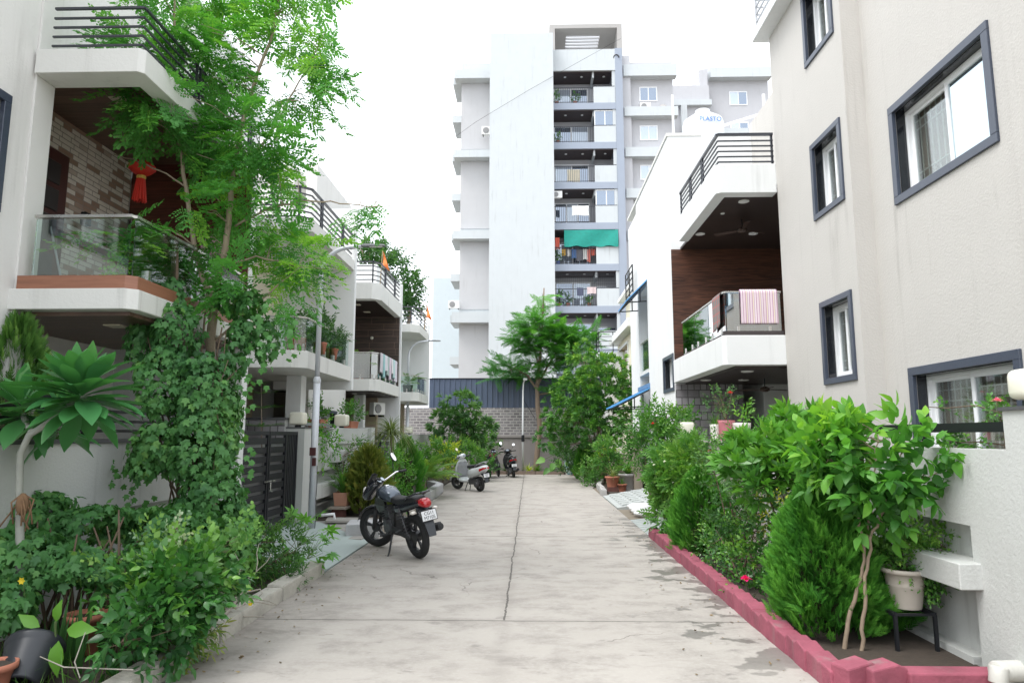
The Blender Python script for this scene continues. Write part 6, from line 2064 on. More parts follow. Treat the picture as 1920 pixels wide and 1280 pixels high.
# ---------------------------------------------------------------- planting, right side
# big thuja and the second one
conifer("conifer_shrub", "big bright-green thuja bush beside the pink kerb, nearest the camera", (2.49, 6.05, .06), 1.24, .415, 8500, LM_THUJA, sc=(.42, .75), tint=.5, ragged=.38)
conifer("conifer_shrub", "smaller rounded thuja bush behind the leafy rose shrubs, farther along the pink kerb", (2.42, 9.9, .06), 1.12, .42, 4500, LM_THUJA, sc=(.45, .75), tint=.55, ragged=.3)
conifer("conifer_shrub", "low thuja tucked behind the pale forked stems at the kerb's near end", (2.95, 6.15, .06), .62, .26, 700, LM_THUJA, sc=(.6, .9), tint=.35)

# lime-leaved shrub with pale stems
T_HEART = t_leaf(.62, .28, .10, .36)
SLM = [t_spray(T_HEART, 8, .26, .15, 66, random.Random(i + 3), .5, droop=.1) for i in range(5)]
lime, P = plant("lime_shrub", "tall shrub with big lime-green leaves on pale forked stems at right front", "shrub", (2.44, 5.6, .06),
      [E(*a) for a in ((1640, 815, 65, 24, 5.7, .35), (1570, 835, 55, 26, 5.9, .3), (1700, 840, 55, 30, 5.5, .3), (1600, 870, 70, 32, 5.7, .35), (1690, 890, 45, 30, 5.5, .25), (1635, 935, 38, 35, 5.6, .25), (1775, 893, 26, 10, 5.4, .12), (1520, 850, 35, 25, 6.0, .25), (1640, 985, 18, 24, 5.6, .12), (1600, 805, 36, 16, 5.8, .3), (1710, 935, 22, 18, 5.5, .15))],
      165, SLM, LM_LIME, None, sc=(.7, 1.15), up=.08, jit=.45, tint=.36, tvar=.2, hi=.5, gap=-.5, shell=.55)
m = MB()
limbs = []
limb([(1578, 1236), (1592, 1160), (1612, 1090), (1622, 1040), (1612, 990), (1600, 930), (1585, 860)], .019, .006, 8, 5.6)
limb([(1612, 1238), (1618, 1160), (1624, 1080), (1632, 1010), (1655, 960), (1672, 900), (1690, 850)], .017, .006, 8, 5.55)
limb([(1630, 1015), (1625, 950), (1640, 880), (1645, 810)], .010, .004, 6, 5.6)
limb([(1655, 960), (1700, 915), (1760, 885)], .008, .004, 6, 5.5)
limb([(1605, 950), (1570, 880), (1540, 830)], .009, .004, 6, 5.75)
na = np.array(limbs)
for p in P[RNG.permutation(len(P))[:70]]:
    if p[2] < .75:
        continue
    j = np.argmin(np.linalg.norm(na - p, axis=1) + .4 * np.maximum(0, na[:, 2] - p[2]) + 3 * (na[:, 2] < .8))
    q, pv = Vector(na[j]), Vector(p)
    m.tube([q, q.lerp(pv, .5) + Vector((0, 0, .03)), pv], [.005, .004, .0025], 4, cap=False)
obj("stems", m, M("pale_tan_stem", (.25, .19, .135), .8, .2, 12, .3, 40), lime, smooth=True, fix=False)

# broad-leaved bright shrub
SG2 = [t_spray(t_leaf(.34, .1, .12, .55), 11, .16, .17, 58, random.Random(i + 33), .3, whorl=True) for i in range(5)]
plant("broad_leaved_shrub", "glossy shrub with upright rosettes of broad bright leaves behind the lime shrub", "shrub", (2.85, 7.4, .06),
      [E(*a) for a in ((1430, 845, 50, 35, 7.3, .35), (1490, 815, 45, 28, 7.5, .35), (1410, 880, 40, 35, 7.2, .3), (1480, 870, 60, 35, 7.2, .35), (1465, 915, 60, 28, 7.1, .3), (1540, 835, 40, 28, 7.3, .3), (1550, 870, 40, 32, 7.1, .3), (1530, 910, 40, 28, 7.0, .3))],
      300, SG2, LM_GARD, TWIG, up=.5, jit=.4, tint=.42, tvar=.16, hi=.35, gap=-.6, shell=.6, nt=70)

# roses and mixed shrubs between the thujas
SR = [t_spray(t_leaf(.5, .15, .08, .5), 9, .2, .062, 62, random.Random(i + 50), .3) for i in range(4)]
rs_, P = plant("rose_bush", "rose bush with small red blooms between the two thujas", "shrub", (2.55, 8.6, .06), [E(*a) for a in ((1390, 900, 45, 35, 8.4, .3), (1350, 880, 35, 40, 8.8, .3), (1340, 850, 35, 25, 9.0, .3), (1410, 950, 40, 45, 8.2, .3), (1370, 960, 35, 40, 8.5, .3), (1385, 840, 20, 30, 8.6, .2))],
      330, SR, LM_DARK, TWIG, up=.25, jit=.5, tint=.5, tvar=.2, hi=.25, gap=-.45, nt=90)
plant("leafy_shrub", "low leafy shrub spilling over the pink kerb between the two thujas", "shrub", (2.35, 8.0, .06), [E(*a) for a in ((1370, 1020, 45, 35, 8.4, .25), (1400, 1060, 40, 30, 7.8, .25), (1340, 1035, 25, 25, 8.9, .2), (1420, 1100, 30, 22, 7.3, .2), (1430, 1010, 25, 40, 7.6, .2))],
      300, SR, LM_GLOSSY, TWIG, up=.25, jit=.45, tint=.5, tvar=.2, hi=.2, gap=-.6, nt=50)
def bloom(px, py, Y, label, mat, size=.045, n=14, cat="flower", grp=None, name="flower"):
    c = np.array(at(px, py, Y))
    t = thing(name, label, cat, tuple(c), group=grp)
    f = Fol()
    for i in range(n):
        a = i * 2.4
        e = R(80 - 75 * i / n)
        d = np.array([math.cos(a) * math.cos(e), math.sin(a) * math.cos(e), math.sin(e)])
        f.place(t_leaf(.8, .3, .15, .6), c + d * .006, d, [0, 0, 1] if abs(e) < 1 else [math.cos(a), math.sin(a), 0], size * (.6 + .5 * i / n), random.uniform(.2, .8))
    f.build("petals", mat, t)
    obj("stem", MB().tube([tuple(c), (c[0] + .02, c[1] + .03, c[2] - .15)], .003, 5), STEM_G, t)
    return t
bloom(1398, 1086, 7.1, "vivid magenta flower just above the pink kerb", LM_PINK, .06, 16)
bpy.data.objects["flower.003"].children[0].data.materials[0] = leaf_mat("magenta_petal", (.7, .01, .16), (.8, .02, .22), (.85, .04, .3))
for i, (px, py, Y, lab) in enumerate(((1366, 865, 8.2, "red rose left of the broad-leaved shrub, lowest of the three"), (1378, 847, 8.3, "red rose among the rose bush, uppermost beside the flower pots"), (1330, 846, 9.0, "small red rose farthest left on the rose bush"))):
    bloom(px, py, Y, lab, LM_RED, .032, 10, grp="red roses on the right")
yl = thing("yellow_foliage_plant", "yellow croton leaves glimpsed behind the big thuja", "plant", at(1455, 1000, 8.6))
f = Fol()
P, D = in_ells([E(1455, 935, 22, 16, 8.4, .2), E(1440, 960, 20, 18, 8.4, .2)], 30, .4, -1)
sprays(f, SS, P, D, (.8, 1.2), .3, .5, .6, .25)
f.build("leaves", LM_YELL, yl)
obj("stem", MB().tube([at(1455, 1060, 8.5), at(1450, 980, 8.5), at(1450, 930, 8.4)], .012, 6), TWIG, yl)

# pinnate (curry-leaf like) shrub and the hibiscus
SC_ = [t_pinnate(t_leaf(.42, .15, .06, .45), 7, .26, .075, 62, .4, random.Random(i)) for i in range(4)]
SC2 = [combine([(SC_[(i + k) % 4], (0.02 * k, 0, 0), (math.cos(a), math.sin(a) * math.cos(b), math.sin(a) * math.sin(b)), (-.5, 0, 1), random.uniform(.7, 1), 0) for k, (a, b) in enumerate(((.3, 0), (.9, 1.2), (.9, 3.3), (1.0, 5.1), (1.1, 2.2)))]) for i in range(3)]
plant("pinnate_shrub", "dense shrub of feather-like leaflets with white flowers left of the rounded thuja", "shrub", (2.45, 11.3, .06), [E(*a) for a in ((1278, 885, 36, 32, 11.2, .3), (1255, 910, 24, 36, 11.5, .25), (1300, 860, 35, 25, 11.2, .3), (1262, 950, 24, 28, 11.3, .25), (1248, 975, 18, 18, 11.6, .2), (1245, 875, 20, 24, 11.8, .25), (1310, 900, 30, 40, 11.0, .3))],
      210, SC2, LM_MID, TWIG, up=.15, jit=.5, tint=.52, tvar=.2, hi=.3, gap=-.55, nt=50, droop=.1)
for i, (px, py) in enumerate(((1246, 866), (1226, 872), (1262, 905))):
    bloom(px, py, 10.9, ["white flower high on the feather-leaved shrub, the largest", "small white flower at the left edge of the feather-leaved shrub", "white flower in the middle of the feather-leaved shrub"][i], LM_WHITE, .04 - .008 * i, 8, grp="white flowers on the right")
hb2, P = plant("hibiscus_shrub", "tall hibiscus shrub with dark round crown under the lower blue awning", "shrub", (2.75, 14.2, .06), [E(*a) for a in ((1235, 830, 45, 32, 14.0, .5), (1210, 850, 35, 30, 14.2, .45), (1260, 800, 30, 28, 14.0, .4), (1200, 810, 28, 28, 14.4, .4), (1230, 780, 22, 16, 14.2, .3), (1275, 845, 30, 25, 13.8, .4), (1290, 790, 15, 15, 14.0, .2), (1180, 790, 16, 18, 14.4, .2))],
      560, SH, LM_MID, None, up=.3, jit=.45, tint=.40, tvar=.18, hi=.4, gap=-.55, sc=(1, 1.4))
obj("stems", stems_mb(at(1225, 955, 14.2), [at(1235, 840, 14), at(1205, 830, 14.2), at(1265, 820, 14), at(1230, 790, 14.2), at(1250, 775, 14)], P, .03, .01, 7, nt=70, twig=.005), BARK, hb2, smooth=True, fix=False)
bloom(1224, 795, 13.7, "red hibiscus bloom high on the dark round shrub", LM_RED, .06, 8)
bt_ = palm("small_palm", "small fan of palm leaves before the grey stone porch wall", (2.75, 12.6, .9), 9, .6, LM_PALM, .3, leaf=.28, el=(40, 85))

# potted plants on the low stone wall, right
PINKPOT = M("rose_pink_pot", (.50, .17, .20), .5, .1, 5)
WPOT = M("white_pot", (.72, .71, .64), .45, .05, 5)
def std_pot(label, loc, r, h, mat, grp=None, rim=True):
    t = thing("potted_plant", label, "potted plant", loc, group=grp)
    prof = [(r * .72, 0), (r * .97, h * .84)] + ([(r * 1.08, h * .85), (r * 1.1, h * .97), (r * 1.02, h)] if rim else [(r, h)])
    obj("pot", MB().lathe(prof + [(r * .92, h), (r * .9, h * .88), (.001, h * .88)], loc, 22, cap=False), mat, t, smooth=True)
    return t
t = std_pot("rose-pink pot with a rose bush on the low stone wall", (2.98, 10.5, 1.62), .13, .30, PINKPOT, rim=False)
P, D = in_ells([E(1358, 748, 24, 22, 10.5, .2), E(1345, 765, 18, 18, 10.5, .15)], 50, .5, -.6)
f = Fol(); sprays(f, SR, P, D, (.6, .9), .3, .5, .5, .2); f.build("foliage", LM_DARK, t)
obj("stems", stems_mb((2.98, 10.5, 1.9), [tuple(p) for p in P[:6]], P, .008, .003, 5, nt=30), TWIG, t, smooth=True, fix=False)
bloom(1369, 737, 10.35, "red rose on the pink-potted bush above the stone wall", LM_RED, .05, 12)
t = std_pot("square white pot with leafy sprout beside the pink pot", (3.18, 10.45, 1.62), .15, .26, WPOT, rim=False)
P, D = in_ells([E(1393, 780, 12, 14, 10.4, .1)], 10, .3, -1)
f = Fol(); sprays(f, SL_, P, D, (.8, 1.1), .6, .4, .6, .2); f.build("foliage", LM_GARD, t)
t = std_pot("narrow cream pot with grassy plant left of the pink pot", (2.82, 10.55, 1.62), .075, .24, WPOT, rim=False)
blade_plant("", "", (2.82, 10.55, 1.84), 26, .32, LM_GRASS, parent=t, w=.05)

# pot on the black stand at right front
BEIGEP = M("beige_pot", (.50, .45, .385), .5, .06, 6)
st = thing("plant_stand", "low black metal stand carrying the beige flower pot, right front", "plant stand", (3.1, 6.1, .07))
m = MB()
for yy0, yy1 in ((5.55, 6.75),):
    for xx in (2.80, 3.10):
        m.bar((xx, yy0, .335), (xx, yy1, .335), .03)
        for yy in (yy0, (yy0 + yy1) / 2, yy1):
            m.bar((xx, yy, .07), (xx, yy, .335), .025)
    for i in range(9):
        m.bar((2.80, yy0 + (yy1 - yy0) * i / 8, .335), (3.10, yy0 + (yy1 - yy0) * i / 8, .335), .018)
obj("frame", m, BLACKM, st)
def big_pot(label, loc, r=.155, h=.30, mat=BEIGEP):
    t = thing("potted_plant", label, "potted plant", loc)
    pr = [(r * .70, 0), (r * .73, .02), (r * .86, h * .55), (r * .885, h * .57), (r * .87, h * .60), (r * .97, h * .88), (r * 1.1, h * .89), (r * 1.12, h * .97), (r * 1.07, h), (r * .98, h), (r * .93, h * .86), (.001, h * .86)]
    obj("pot", MB().lathe(pr, loc, 30, cap=False), mat, t, smooth=True)
    return t
t = big_pot("bushy plant in a beige ribbed pot on the black metal stand, right front", (2.98, 5.72, .352))
P, D = in_ells([E(*a) for a in ((1725, 1060, 50, 40, 5.75, .2), (1740, 1010, 38, 30, 5.75, .2), (1690, 1040, 35, 38, 5.8, .2), (1755, 1085, 32, 20, 5.7, .15))], 420, .4, -.6)
f = Fol(); sprays(f, [t_spray(T_SM, 9, .15, .048, 62, random.Random(i), .3) for i in range(4)], P, D, (.8, 1.2), .3, .5, .42, .2, .3); f.build("foliage", LM_MID, t)
obj("stems", stems_mb((2.98, 5.72, .62), [tuple(p) for p in P[:9]], P, .008, .003, 5, nt=60), TWIG, t, smooth=True, fix=False)
t = big_pot("shaded second beige pot on the stand with long dark leaves", (2.97, 6.2, .352), .14, .26)
blade_plant("", "", (2.97, 6.2, .58), 26, .5, LM_DARK, parent=t, w=.12, el=(15, 70))
t = big_pot("third beige pot farthest along the black stand", (2.95, 6.6, .352), .13, .24)
blade_plant("", "", (2.95, 6.6, .56), 24, .45, LM_DARK, parent=t, w=.12, el=(20, 75))
# rose trained along the wall rail at the right edge
rr, P = plant("rambling_rose", "thin rambling rose along the black rail before the lower right window", "shrub", (3.30, 5.2, 1.60), [E(1880, 770, 25, 22, 5.0, .1), E(1860, 745, 10, 10, 5.0, .08), E(1780, 765, 10, 12, 5.5, .08), E(1830, 765, 14, 8, 5.3, .06), E(1745, 762, 10, 8, 5.7, .08), E(1800, 830, 45, 9, 5.35, .08), E(1870, 830, 14, 8, 5.0, .06), E(1905, 745, 12, 10, 4.9, .06)],
      70, [t_spray(t_leaf(.5, .15, .08, .5), 6, .08, .05, 62, random.Random(i + 50), .3) for i in range(3)], LM_MID, None, up=.2, jit=.5, tint=.45, tvar=.22, gap=-1, sc=(.8, 1.1))
m = MB()
for pts in (((1885, 840, 4.95), (1880, 775, 5.0), (1830, 760, 5.3), (1775, 765, 5.5), (1735, 762, 5.75)), ((1880, 800, 4.95), (1870, 760, 5.0), (1868, 745, 5.0)), ((1890, 835, 4.95), (1840, 828, 5.2), (1760, 830, 5.6))):
    m.tube([at(*p) for p in pts], [.005] * (len(pts) - 1) + [.003], 5)
obj("stems", m, TWIG, rr, smooth=True, fix=False)
bloom(1870, 752, 4.9, "pink rose before the lower right window", LM_PINK, .035, 16)

# white pipe end at the bottom right
pp = thing("drain_pipe", "white capped drain pipe at the bottom right corner", "pipe", at(1880, 1262, 4.75))
c = at(1868, 1258, 4.72)
m = MB().tube([(c[0], c[1], c[2]), (c[0] + .35, c[1] + .1, c[2] - .02)], .065, 18).tube([(c[0] - .02, c[1] - .04, c[2] - .06), (c[0], c[1] - .03, c[2] + .04)], .055, 18)
obj("pipe", m, M("dusty_white_pipe", (.55, .54, .50), .5, .15, 8, dirt=.4), pp, smooth=True, bevel=.006)

# far right trees
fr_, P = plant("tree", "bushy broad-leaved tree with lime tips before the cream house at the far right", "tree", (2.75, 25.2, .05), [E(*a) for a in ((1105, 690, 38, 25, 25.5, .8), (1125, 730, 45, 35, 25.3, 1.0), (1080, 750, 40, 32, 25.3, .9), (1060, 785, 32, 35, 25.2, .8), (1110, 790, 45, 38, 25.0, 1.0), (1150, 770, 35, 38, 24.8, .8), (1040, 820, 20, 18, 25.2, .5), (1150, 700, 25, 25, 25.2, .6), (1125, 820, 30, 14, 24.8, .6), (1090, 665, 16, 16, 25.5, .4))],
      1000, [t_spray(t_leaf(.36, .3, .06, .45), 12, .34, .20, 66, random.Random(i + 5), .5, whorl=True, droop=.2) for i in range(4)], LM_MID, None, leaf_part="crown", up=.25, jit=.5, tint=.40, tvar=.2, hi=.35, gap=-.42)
m = stems_mb((2.75, 25.2, .05), [at(1120, 760, 25), at(1085, 760, 25.2), at(1140, 780, 24.9), at(1105, 700, 25.4)], P, .05, .012, 8, .02, .01, 90)
for b in ((2.55, 25.3), (2.62, 25.0)):
    m.tube([(b[0], b[1], .05), (b[0] - .05, b[1], .9), (b[0] - .2, b[1], 1.9)], [.05, .045, .03], 7)
obj("trunk", m, BARK, fr_, smooth=True, fix=False)

gu = thing("feathery_tree", "tall spreading feathery tree before the end wall and the tower", "tree", (.52, 30.9, .05))
FG = [t_bipinnate(rng=random.Random(i + 70), pairs=9, sub=7, length=.85, plen=.26, lsize=.066, w=.42, droop=random.uniform(.1, .45)) for i in range(5)]
ell_s = [E(*a) for a in ((1020, 560, 14, 22, 31, .5), (1010, 605, 38, 22, 31, 1.1), (1045, 625, 40, 20, 31, 1.1), (985, 640, 28, 16, 31, .9), (1020, 650, 45, 18, 31, 1.2), (1075, 645, 40, 16, 31.3, 1.1), (1105, 630, 22, 10, 31, .6), (960, 690, 32, 14, 31, .9), (985, 700, 35, 12, 31, 1.0), (1030, 690, 25, 12, 31, .8), (1060, 665, 30, 14, 31, .9), (930, 708, 18, 5, 31, .4), (1045, 735, 16, 10, 31.2, .5), (1000, 620, 30, 18, 30.6, .8))]
P, D = in_ells(ell_s, 520, .55, -.5, 1.6)
f = Fol()
D2 = D.copy(); D2[:, 2] = np.abs(D2[:, 2]) * .3
sprays(f, FG, P - D2 * .3, D2, (.75, 1.15), .05, .25, .40, .16, .35, .8)
f.build("crown", LM_FEATH, gu)
m = MB()
limbs = []
limb([(1005, 888, 30.9), (1007, 850, 30.9), (1012, 800, 30.9), (1008, 760, 30.9), (1007, 720, 31)], .135, .095, 9, 31)
limb([(1007, 722), (1012, 680), (1016, 620), (1020, 540)], .10, .03, 7, 31)
limb([(1007, 722), (1025, 690), (1050, 650), (1085, 640)], .07, .02, 6, 31)
limb([(1007, 730), (990, 705), (965, 690), (935, 705)], .06, .02, 6, 31)
limb([(1012, 690), (1000, 650), (985, 635)], .05, .02, 6, 31)
limb([(1008, 740), (1040, 735), (1060, 730)], .04, .015, 6, 31)
na = np.array(limbs)
for p in P[RNG.permutation(len(P))[:110]]:
    j = np.argmin(np.linalg.norm(na - p, axis=1) + .4 * np.maximum(0, na[:, 2] - p[2]))
    m.tube([tuple(na[j]), tuple(p)], [.02, .009], 4, cap=False)
obj("trunk", m, M("brown_trunk_bark", (.20, .15, .11), .9, .25, 8, .5, 30), gu, smooth=True, fix=False)

# undergrowth at the far right
plant("leafy_shrub", "dark-green shrub mass under the far right broad-leaved tree", "shrub", (2.3, 27, .05), [E(1075, 830, 28, 35, 27.5, .6), E(1060, 860, 20, 25, 27, .5), E(1085, 870, 20, 18, 26.5, .5)], 240, SH2, LM_DARK, TWIG, hi=.3, gap=-.6, nt=20)
conifer("conifer_shrub", "narrow light-green thuja at the bend of the far right kerb", (2.05, 25.6, .05), 1.15, .34, 420, LM_THUJA, sc=(1.2, 1.8), tint=.6)
plant("leafy_shrub", "light leafy shrub right of the narrow thuja at the far right", "shrub", (2.6, 23.9, .05), [E(1110, 880, 22, 22, 23.8, .4), E(1100, 895, 18, 14, 23.3, .3)], 130, SH2, LM_MID, TWIG, hi=.3, gap=-.6, nt=20, tint=.5, sc=(.7, 1))
plant("leafy_shrub", "tall leafy shrub among the pots against the far right garden wall", "shrub", (3.0, 22.8, .05), [E(1135, 850, 22, 26, 22.8, .4), E(1150, 875, 20, 16, 22.6, .4)], 150, SH2, LM_MID, TWIG, hi=.3, gap=-.6, nt=30, tint=.4)
plant("yellow_shrub", "small yellow-tipped shrub below the broad-leaved tree's trunk", "shrub", (2.9, 24.2, .9), [E(1133, 850, 12, 12, 24, .3)], 40, SH2, LM_YELL, TWIG, gap=-1, nt=10, tint=.3)
t = potted_blades("grey concrete pot of long leaves by the slotted ramp", (2.95, 21.0, .05), 40, .75, .26, .5, LM_GRASS, M("grey_concrete_pot", (.40, .39, .38), .85, .2, 8), w=.08)
t = potted_blades("red clay pot with a wispy plant left of the grey concrete pot", (2.45, 20.7, .18), 40, .6, .2, .3, leaf_mat("olive_leaf", (.07, .12, .04), (.16, .22, .07), (.32, .34, .13)), w=.03)
obj("brick_base", MB().box(2.3, 2.6, 20.55, 20.85, .05, .179), M("dark_red_brick", (.13, .055, .045), .9, .3, 10), t)
t = potted_blades("small terracotta pot beside the grey concrete pot", (2.72, 20.55, .05), 20, .35, .13, .22, LM_GRASS, w=.05)
# elephant ear in the painted jar
ee = thing("potted_plant", "elephant-ear plant in a tall teal-painted jar at the lane's end", "potted plant", (1.72, 29.3, .05))
def jar_mat():
    m, nt, bs, pos = base("teal_painted_jar")
    pos = objvec(nt)
    v = nt.nodes.new("ShaderNodeTexVoronoi")
    v.inputs['Scale'].default_value = 9
    nt.links.new(pos, v.inputs['Vector'])
    nt.links.new(_mix(nt, _step(nt, v.outputs['Distance'], .25, .5), (.05, .22, .26), (.36, .48, .46)), bs.inputs['Base Color'])
    bs.inputs['Roughness'].default_value = .4
    return m
obj("pot", MB().lathe([(.13, 0), (.2, .12), (.26, .45), (.27, .8), (.3, .92), (.26, .93), (.22, .85), (.001, .85)], (1.72, 29.3, .05), 20, cap=False), jar_mat(), ee, smooth=True)
f = Fol()
EAR = t_leaf(.78, .35, .08, .32)
m = MB()
for px, py, dx, dz, L in ((1022, 860, -1, -.25, .55), (1038, 845, -.3, .7, .62), (1055, 850, .6, .4, .55), (1040, 868, -.5, -.7, .5), (1030, 878, -.8, -.6, .45), (1060, 866, .9, -.4, .5), (1046, 860, .1, -.9, .5)):
    c = at(px, py, 29.1)
    f.place(EAR, c, [dx, -.5, dz], [0, -1, .8], L * .8, random.uniform(.4, .7))
    m.tube([(1.72, 29.3, .9), (c[0] * .5 + .86, 29.2, (c[2] + .9) / 2 + .15), c], [.02, .016, .01], 6)
f.build("leaves", LM_MID, ee, smooth=True)
obj("stems", m, STEM_G, ee, smooth=True, fix=False)
t = potted_blades("small red clay pot in the corner beside the painted jar", (1.9, 28.9, .05), 14, .3, .14, .2, LM_GRASS, w=.05)
# ---------------------------------------------------------------- lamps, flags, washing, vehicles
def street_lamp(loc, label, h=5.4, arm=1.0, arc=.55, grp="curved street lamps on the left"):
    t = thing("street_lamp", label, "street lamp", loc, local=True, group=grp)
    obj("pole", MB().tube([(0, 0, 0), (0, 0, 2.6)], .062, 14).lathe([(.062, 2.56), (.075, 2.6), (.05, 2.68)], n=14, cap=False), GALV, t, smooth=True)
    pts = [(0, 0, 2.62), (0, 0, h - arc)]
    for i in range(1, 9):
        a = i / 8 * math.pi / 2
        pts.append((arc * (1 - math.cos(a)), 0, h - arc + arc * math.sin(a) * .96))
    pts.append((arc + .18, 0, h))
    obj("arm", MB().tube(pts, [.045] * 2 + [.04] * 9, 12), GALV, t, smooth=True)
    m = MB().loft([[(arc + .15, -.03, h - .015), (arc + .15, .03, h - .015), (arc + .15, .03, h + .02), (arc + .15, -.03, h + .02)],
                   [(arc + .3, -.06, h - .015), (arc + .3, .06, h - .015), (arc + .3, .05, h + .035), (arc + .3, -.05, h + .035)],
                   [(arc + .62, -.055, h - .01), (arc + .62, .055, h - .01), (arc + .62, .045, h + .02), (arc + .62, -.045, h + .02)]])
    hd_ = obj("lamp_head", m, M("dark_grey_lamp", (.16, .165, .175), .5), t, bevel=.006)
    obj("diffuser", MB().box(arc + .33, arc + .58, -.04, .04, h - .022, h - .016), M("lamp_diffuser", (.8, .8, .76), .4), hd_)
    obj("switch_box", MB().box(-.05, .05, -.11, -.06, 1.28, 1.42).box(.0, .06, -.11, -.06, 1.1, 1.24), M("dark_red_box", (.07, .02, .02), .5), t)
    obj("cable", MB().tube([(.07, -.03, 1.1), (.085, -.05, .8), (.07, -.03, .5), (.09, -.06, .2), (.07, -.03, .02)], .006, 5), INK, t)
    return t
l1 = street_lamp((-3.83, 12.2, .06), "tall grey curved street lamp beside the black gate's post", 5.1, arc=.55)
l2 = dup(l1, (-4.46, 25.0, .05), None, "farther grey curved street lamp near the lane's end")
ep = thing("street_lamp", "thin straight white lamp pole against the end wall", "street lamp", (-.30, 30.8, .05), local=True)
obj("pole", MB().tube([(0, 0, 0), (.0, 0, 2.0), (.01, 0, 3.6)], [.05, .045, .035], 10), M("whitish_pole", (.62, .63, .64), .5, .1, 8), ep, smooth=True)
obj("lamp_head", MB().tube([(.01, 0, 3.6), (.03, 0, 3.95), (.1, -.15, 4.12)], [.035, .03, .03], 8).box(.02, .2, -.3, -.1, 4.08, 4.16), M("whitish_pole", (.62, .63, .64)), ep)
obj("collar", MB().lathe([(.065, 1.35), (.07, 1.42), (.07, 1.6), (.06, 1.65)], n=10), BLACKM, ep)
obj("cable", MB().tube([(.03, 0, 3.2), (.3, .4, 2.8), (.55, .8, 2.4)], .012, 5), INK, ep)

def flag(loc, h, label, mat=ORANGE, lean=.06):
    t = thing("flag", label, "flag", loc, group="saffron flags on the left roofs")
    x, y, z = loc
    obj("pole", MB().tube([(x, y, z), (x + lean, y, z + h)], .014, 6), M("bamboo", (.4, .3, .17), .7), t)
    tx, tz = x + lean, z + h
    def fn(u, v):
        w = .30 * (1 - v * .0) * u
        return (tx + w * .75 + .02, y + .05 * math.sin(u * 5 + v * 4) - .1 * u, tz - .02 - .45 * v * (1 - u) - .62 * u - .0)
    obj("cloth", MB().grid(fn, 8, 6), mat, t, fix=False, solid=.006)
    return t
flag((-4.40, 19.6, 5.86), 1.25, "saffron pennant on the dark plank house's terrace")
flag((-4.05, 26.0, 5.7), 1.0, "saffron pennant on the farthest left terrace")

# washing on the third left house
LC = [(.55, .53, .56), (.30, .50, .50), (.66, .64, .68), (.36, .44, .42), (.62, .52, .60), (.70, .69, .70), (.45, .62, .62), (.64, .60, .66)]
LN = ["grey shirt", "teal-grey cloth", "white cloth", "olive-grey cloth", "lilac cloth", "plain white shirt", "pale teal cloth", "pale lilac patterned cloth"]
order = ["nearest the corner of", "second along", "third along", "fourth along", "fifth along", "sixth along", "seventh along", "last along"]
for i in range(8):
    cloth(-4.12, 18.85 + i * .29, 3.96, .30, .55 + .12 * math.sin(i * 2.1), LC[i], "%s drying %s the tinted glass balcony" % (LN[i], order[i]), axis='y', grp="washing on the left tinted balcony", fold=.02)
cloth(-4.95, 18.45, 3.97, .45, .22, (.10, .22, .34), "dark blue cloth folded over the tinted balcony's short side", axis='x', grp="washing on the left tinted balcony", fold=.01)

# washing on the right balcony
TOW1 = tex_cloth("pink_striped_towel", [((.72, .60, .64), 3), ((.50, .27, .42), 1), ((.70, .62, .50), 2), ((.55, .36, .50), 1), ((.74, .66, .68), 2), ((.45, .22, .36), 1)], 8.5, 'X')
def drape(name, label, cat, pa, pb, ztop, hf, hb, mat, off=.03, nrm=(0, -1), grp=None, wav=.02, sl=.0):
    """a cloth folded over a rail from pa to pb"""
    def fn(u, v):
        x = pa[0] + (pb[0] - pa[0]) * u
        y = pa[1] + (pb[1] - pa[1]) * u
        s_ = v * (hf + hb) - hb
        sg = 1 if s_ > 0 else -1
        k = min(1, abs(s_) / .04)
        o_ = sg * (off * k + wav * abs(s_) * math.sin(u * 14 + sg))
        z = ztop + .02 * (1 - k) - max(0, abs(s_) - .02) - sl * u * (s_ > 0) * abs(s_)
        ed = .02 * s_ * (u - .5)
        return (x + nrm[0] * o_ + ed, y + nrm[1] * o_, z)
    return single(name, MB().grid(fn, 40, 30), mat, label, cat, grp, fix=False, solid=.01, smooth=True)
drape("towel", "pink and cream striped towel draped over the right balcony rail", "towel", (3.72, 11.95), (4.36, 11.95), 4.225, .62, .3, TOW1, off=.045, nrm=(0, -1), wav=.012)
def plaid():
    m, nt, bs, pos = base("brown_plaid_cloth")
    pos = objvec(nt)
    sep = nt.nodes.new("ShaderNodeSeparateXYZ")
    nt.links.new(pos, sep.inputs[0])
    a = _math(nt, 'LESS_THAN', _math(nt, 'FRACT', _math(nt, 'MULTIPLY', sep.outputs['Y'], 7)), .22)
    b = _math(nt, 'LESS_THAN', _math(nt, 'FRACT', _math(nt, 'MULTIPLY', sep.outputs['Z'], 7)), .22)
    c = _mix(nt, _math(nt, 'MULTIPLY', a, .7), (.20, .19, .18), (.42, .12, .12))
    c = _mix(nt, _math(nt, 'MULTIPLY', b, .6), c, (.44, .14, .13))
    nt.links.new(c, bs.inputs['Base Color'])
    bs.inputs['Roughness'].default_value = .9
    return m
drape("towel", "brown and red plaid cloth over the side rail of the right balcony", "towel", (3.46, 12.12), (3.46, 12.62), 4.225, .60, .3, plaid(), off=.045, nrm=(-1, 0), sl=.12, wav=.012)
dr2 = thing("drying_rack", "blue drying rack hung with striped clothes behind the right balcony's glass", "drying rack", (3.95, 12.35, 3.44))
m = MB()
for xx in (3.62, 4.25):
    m.tube([(xx, 12.2, 3.44), (xx, 12.55, 4.05)], .012, 6).tube([(xx, 12.55, 3.44), (xx, 12.2, 4.05)], .012, 6)
for k in range(5):
    m.tube([(3.62, 12.2 + .09 * k, 4.05), (4.25, 12.2 + .09 * k, 4.05)], .008, 6)
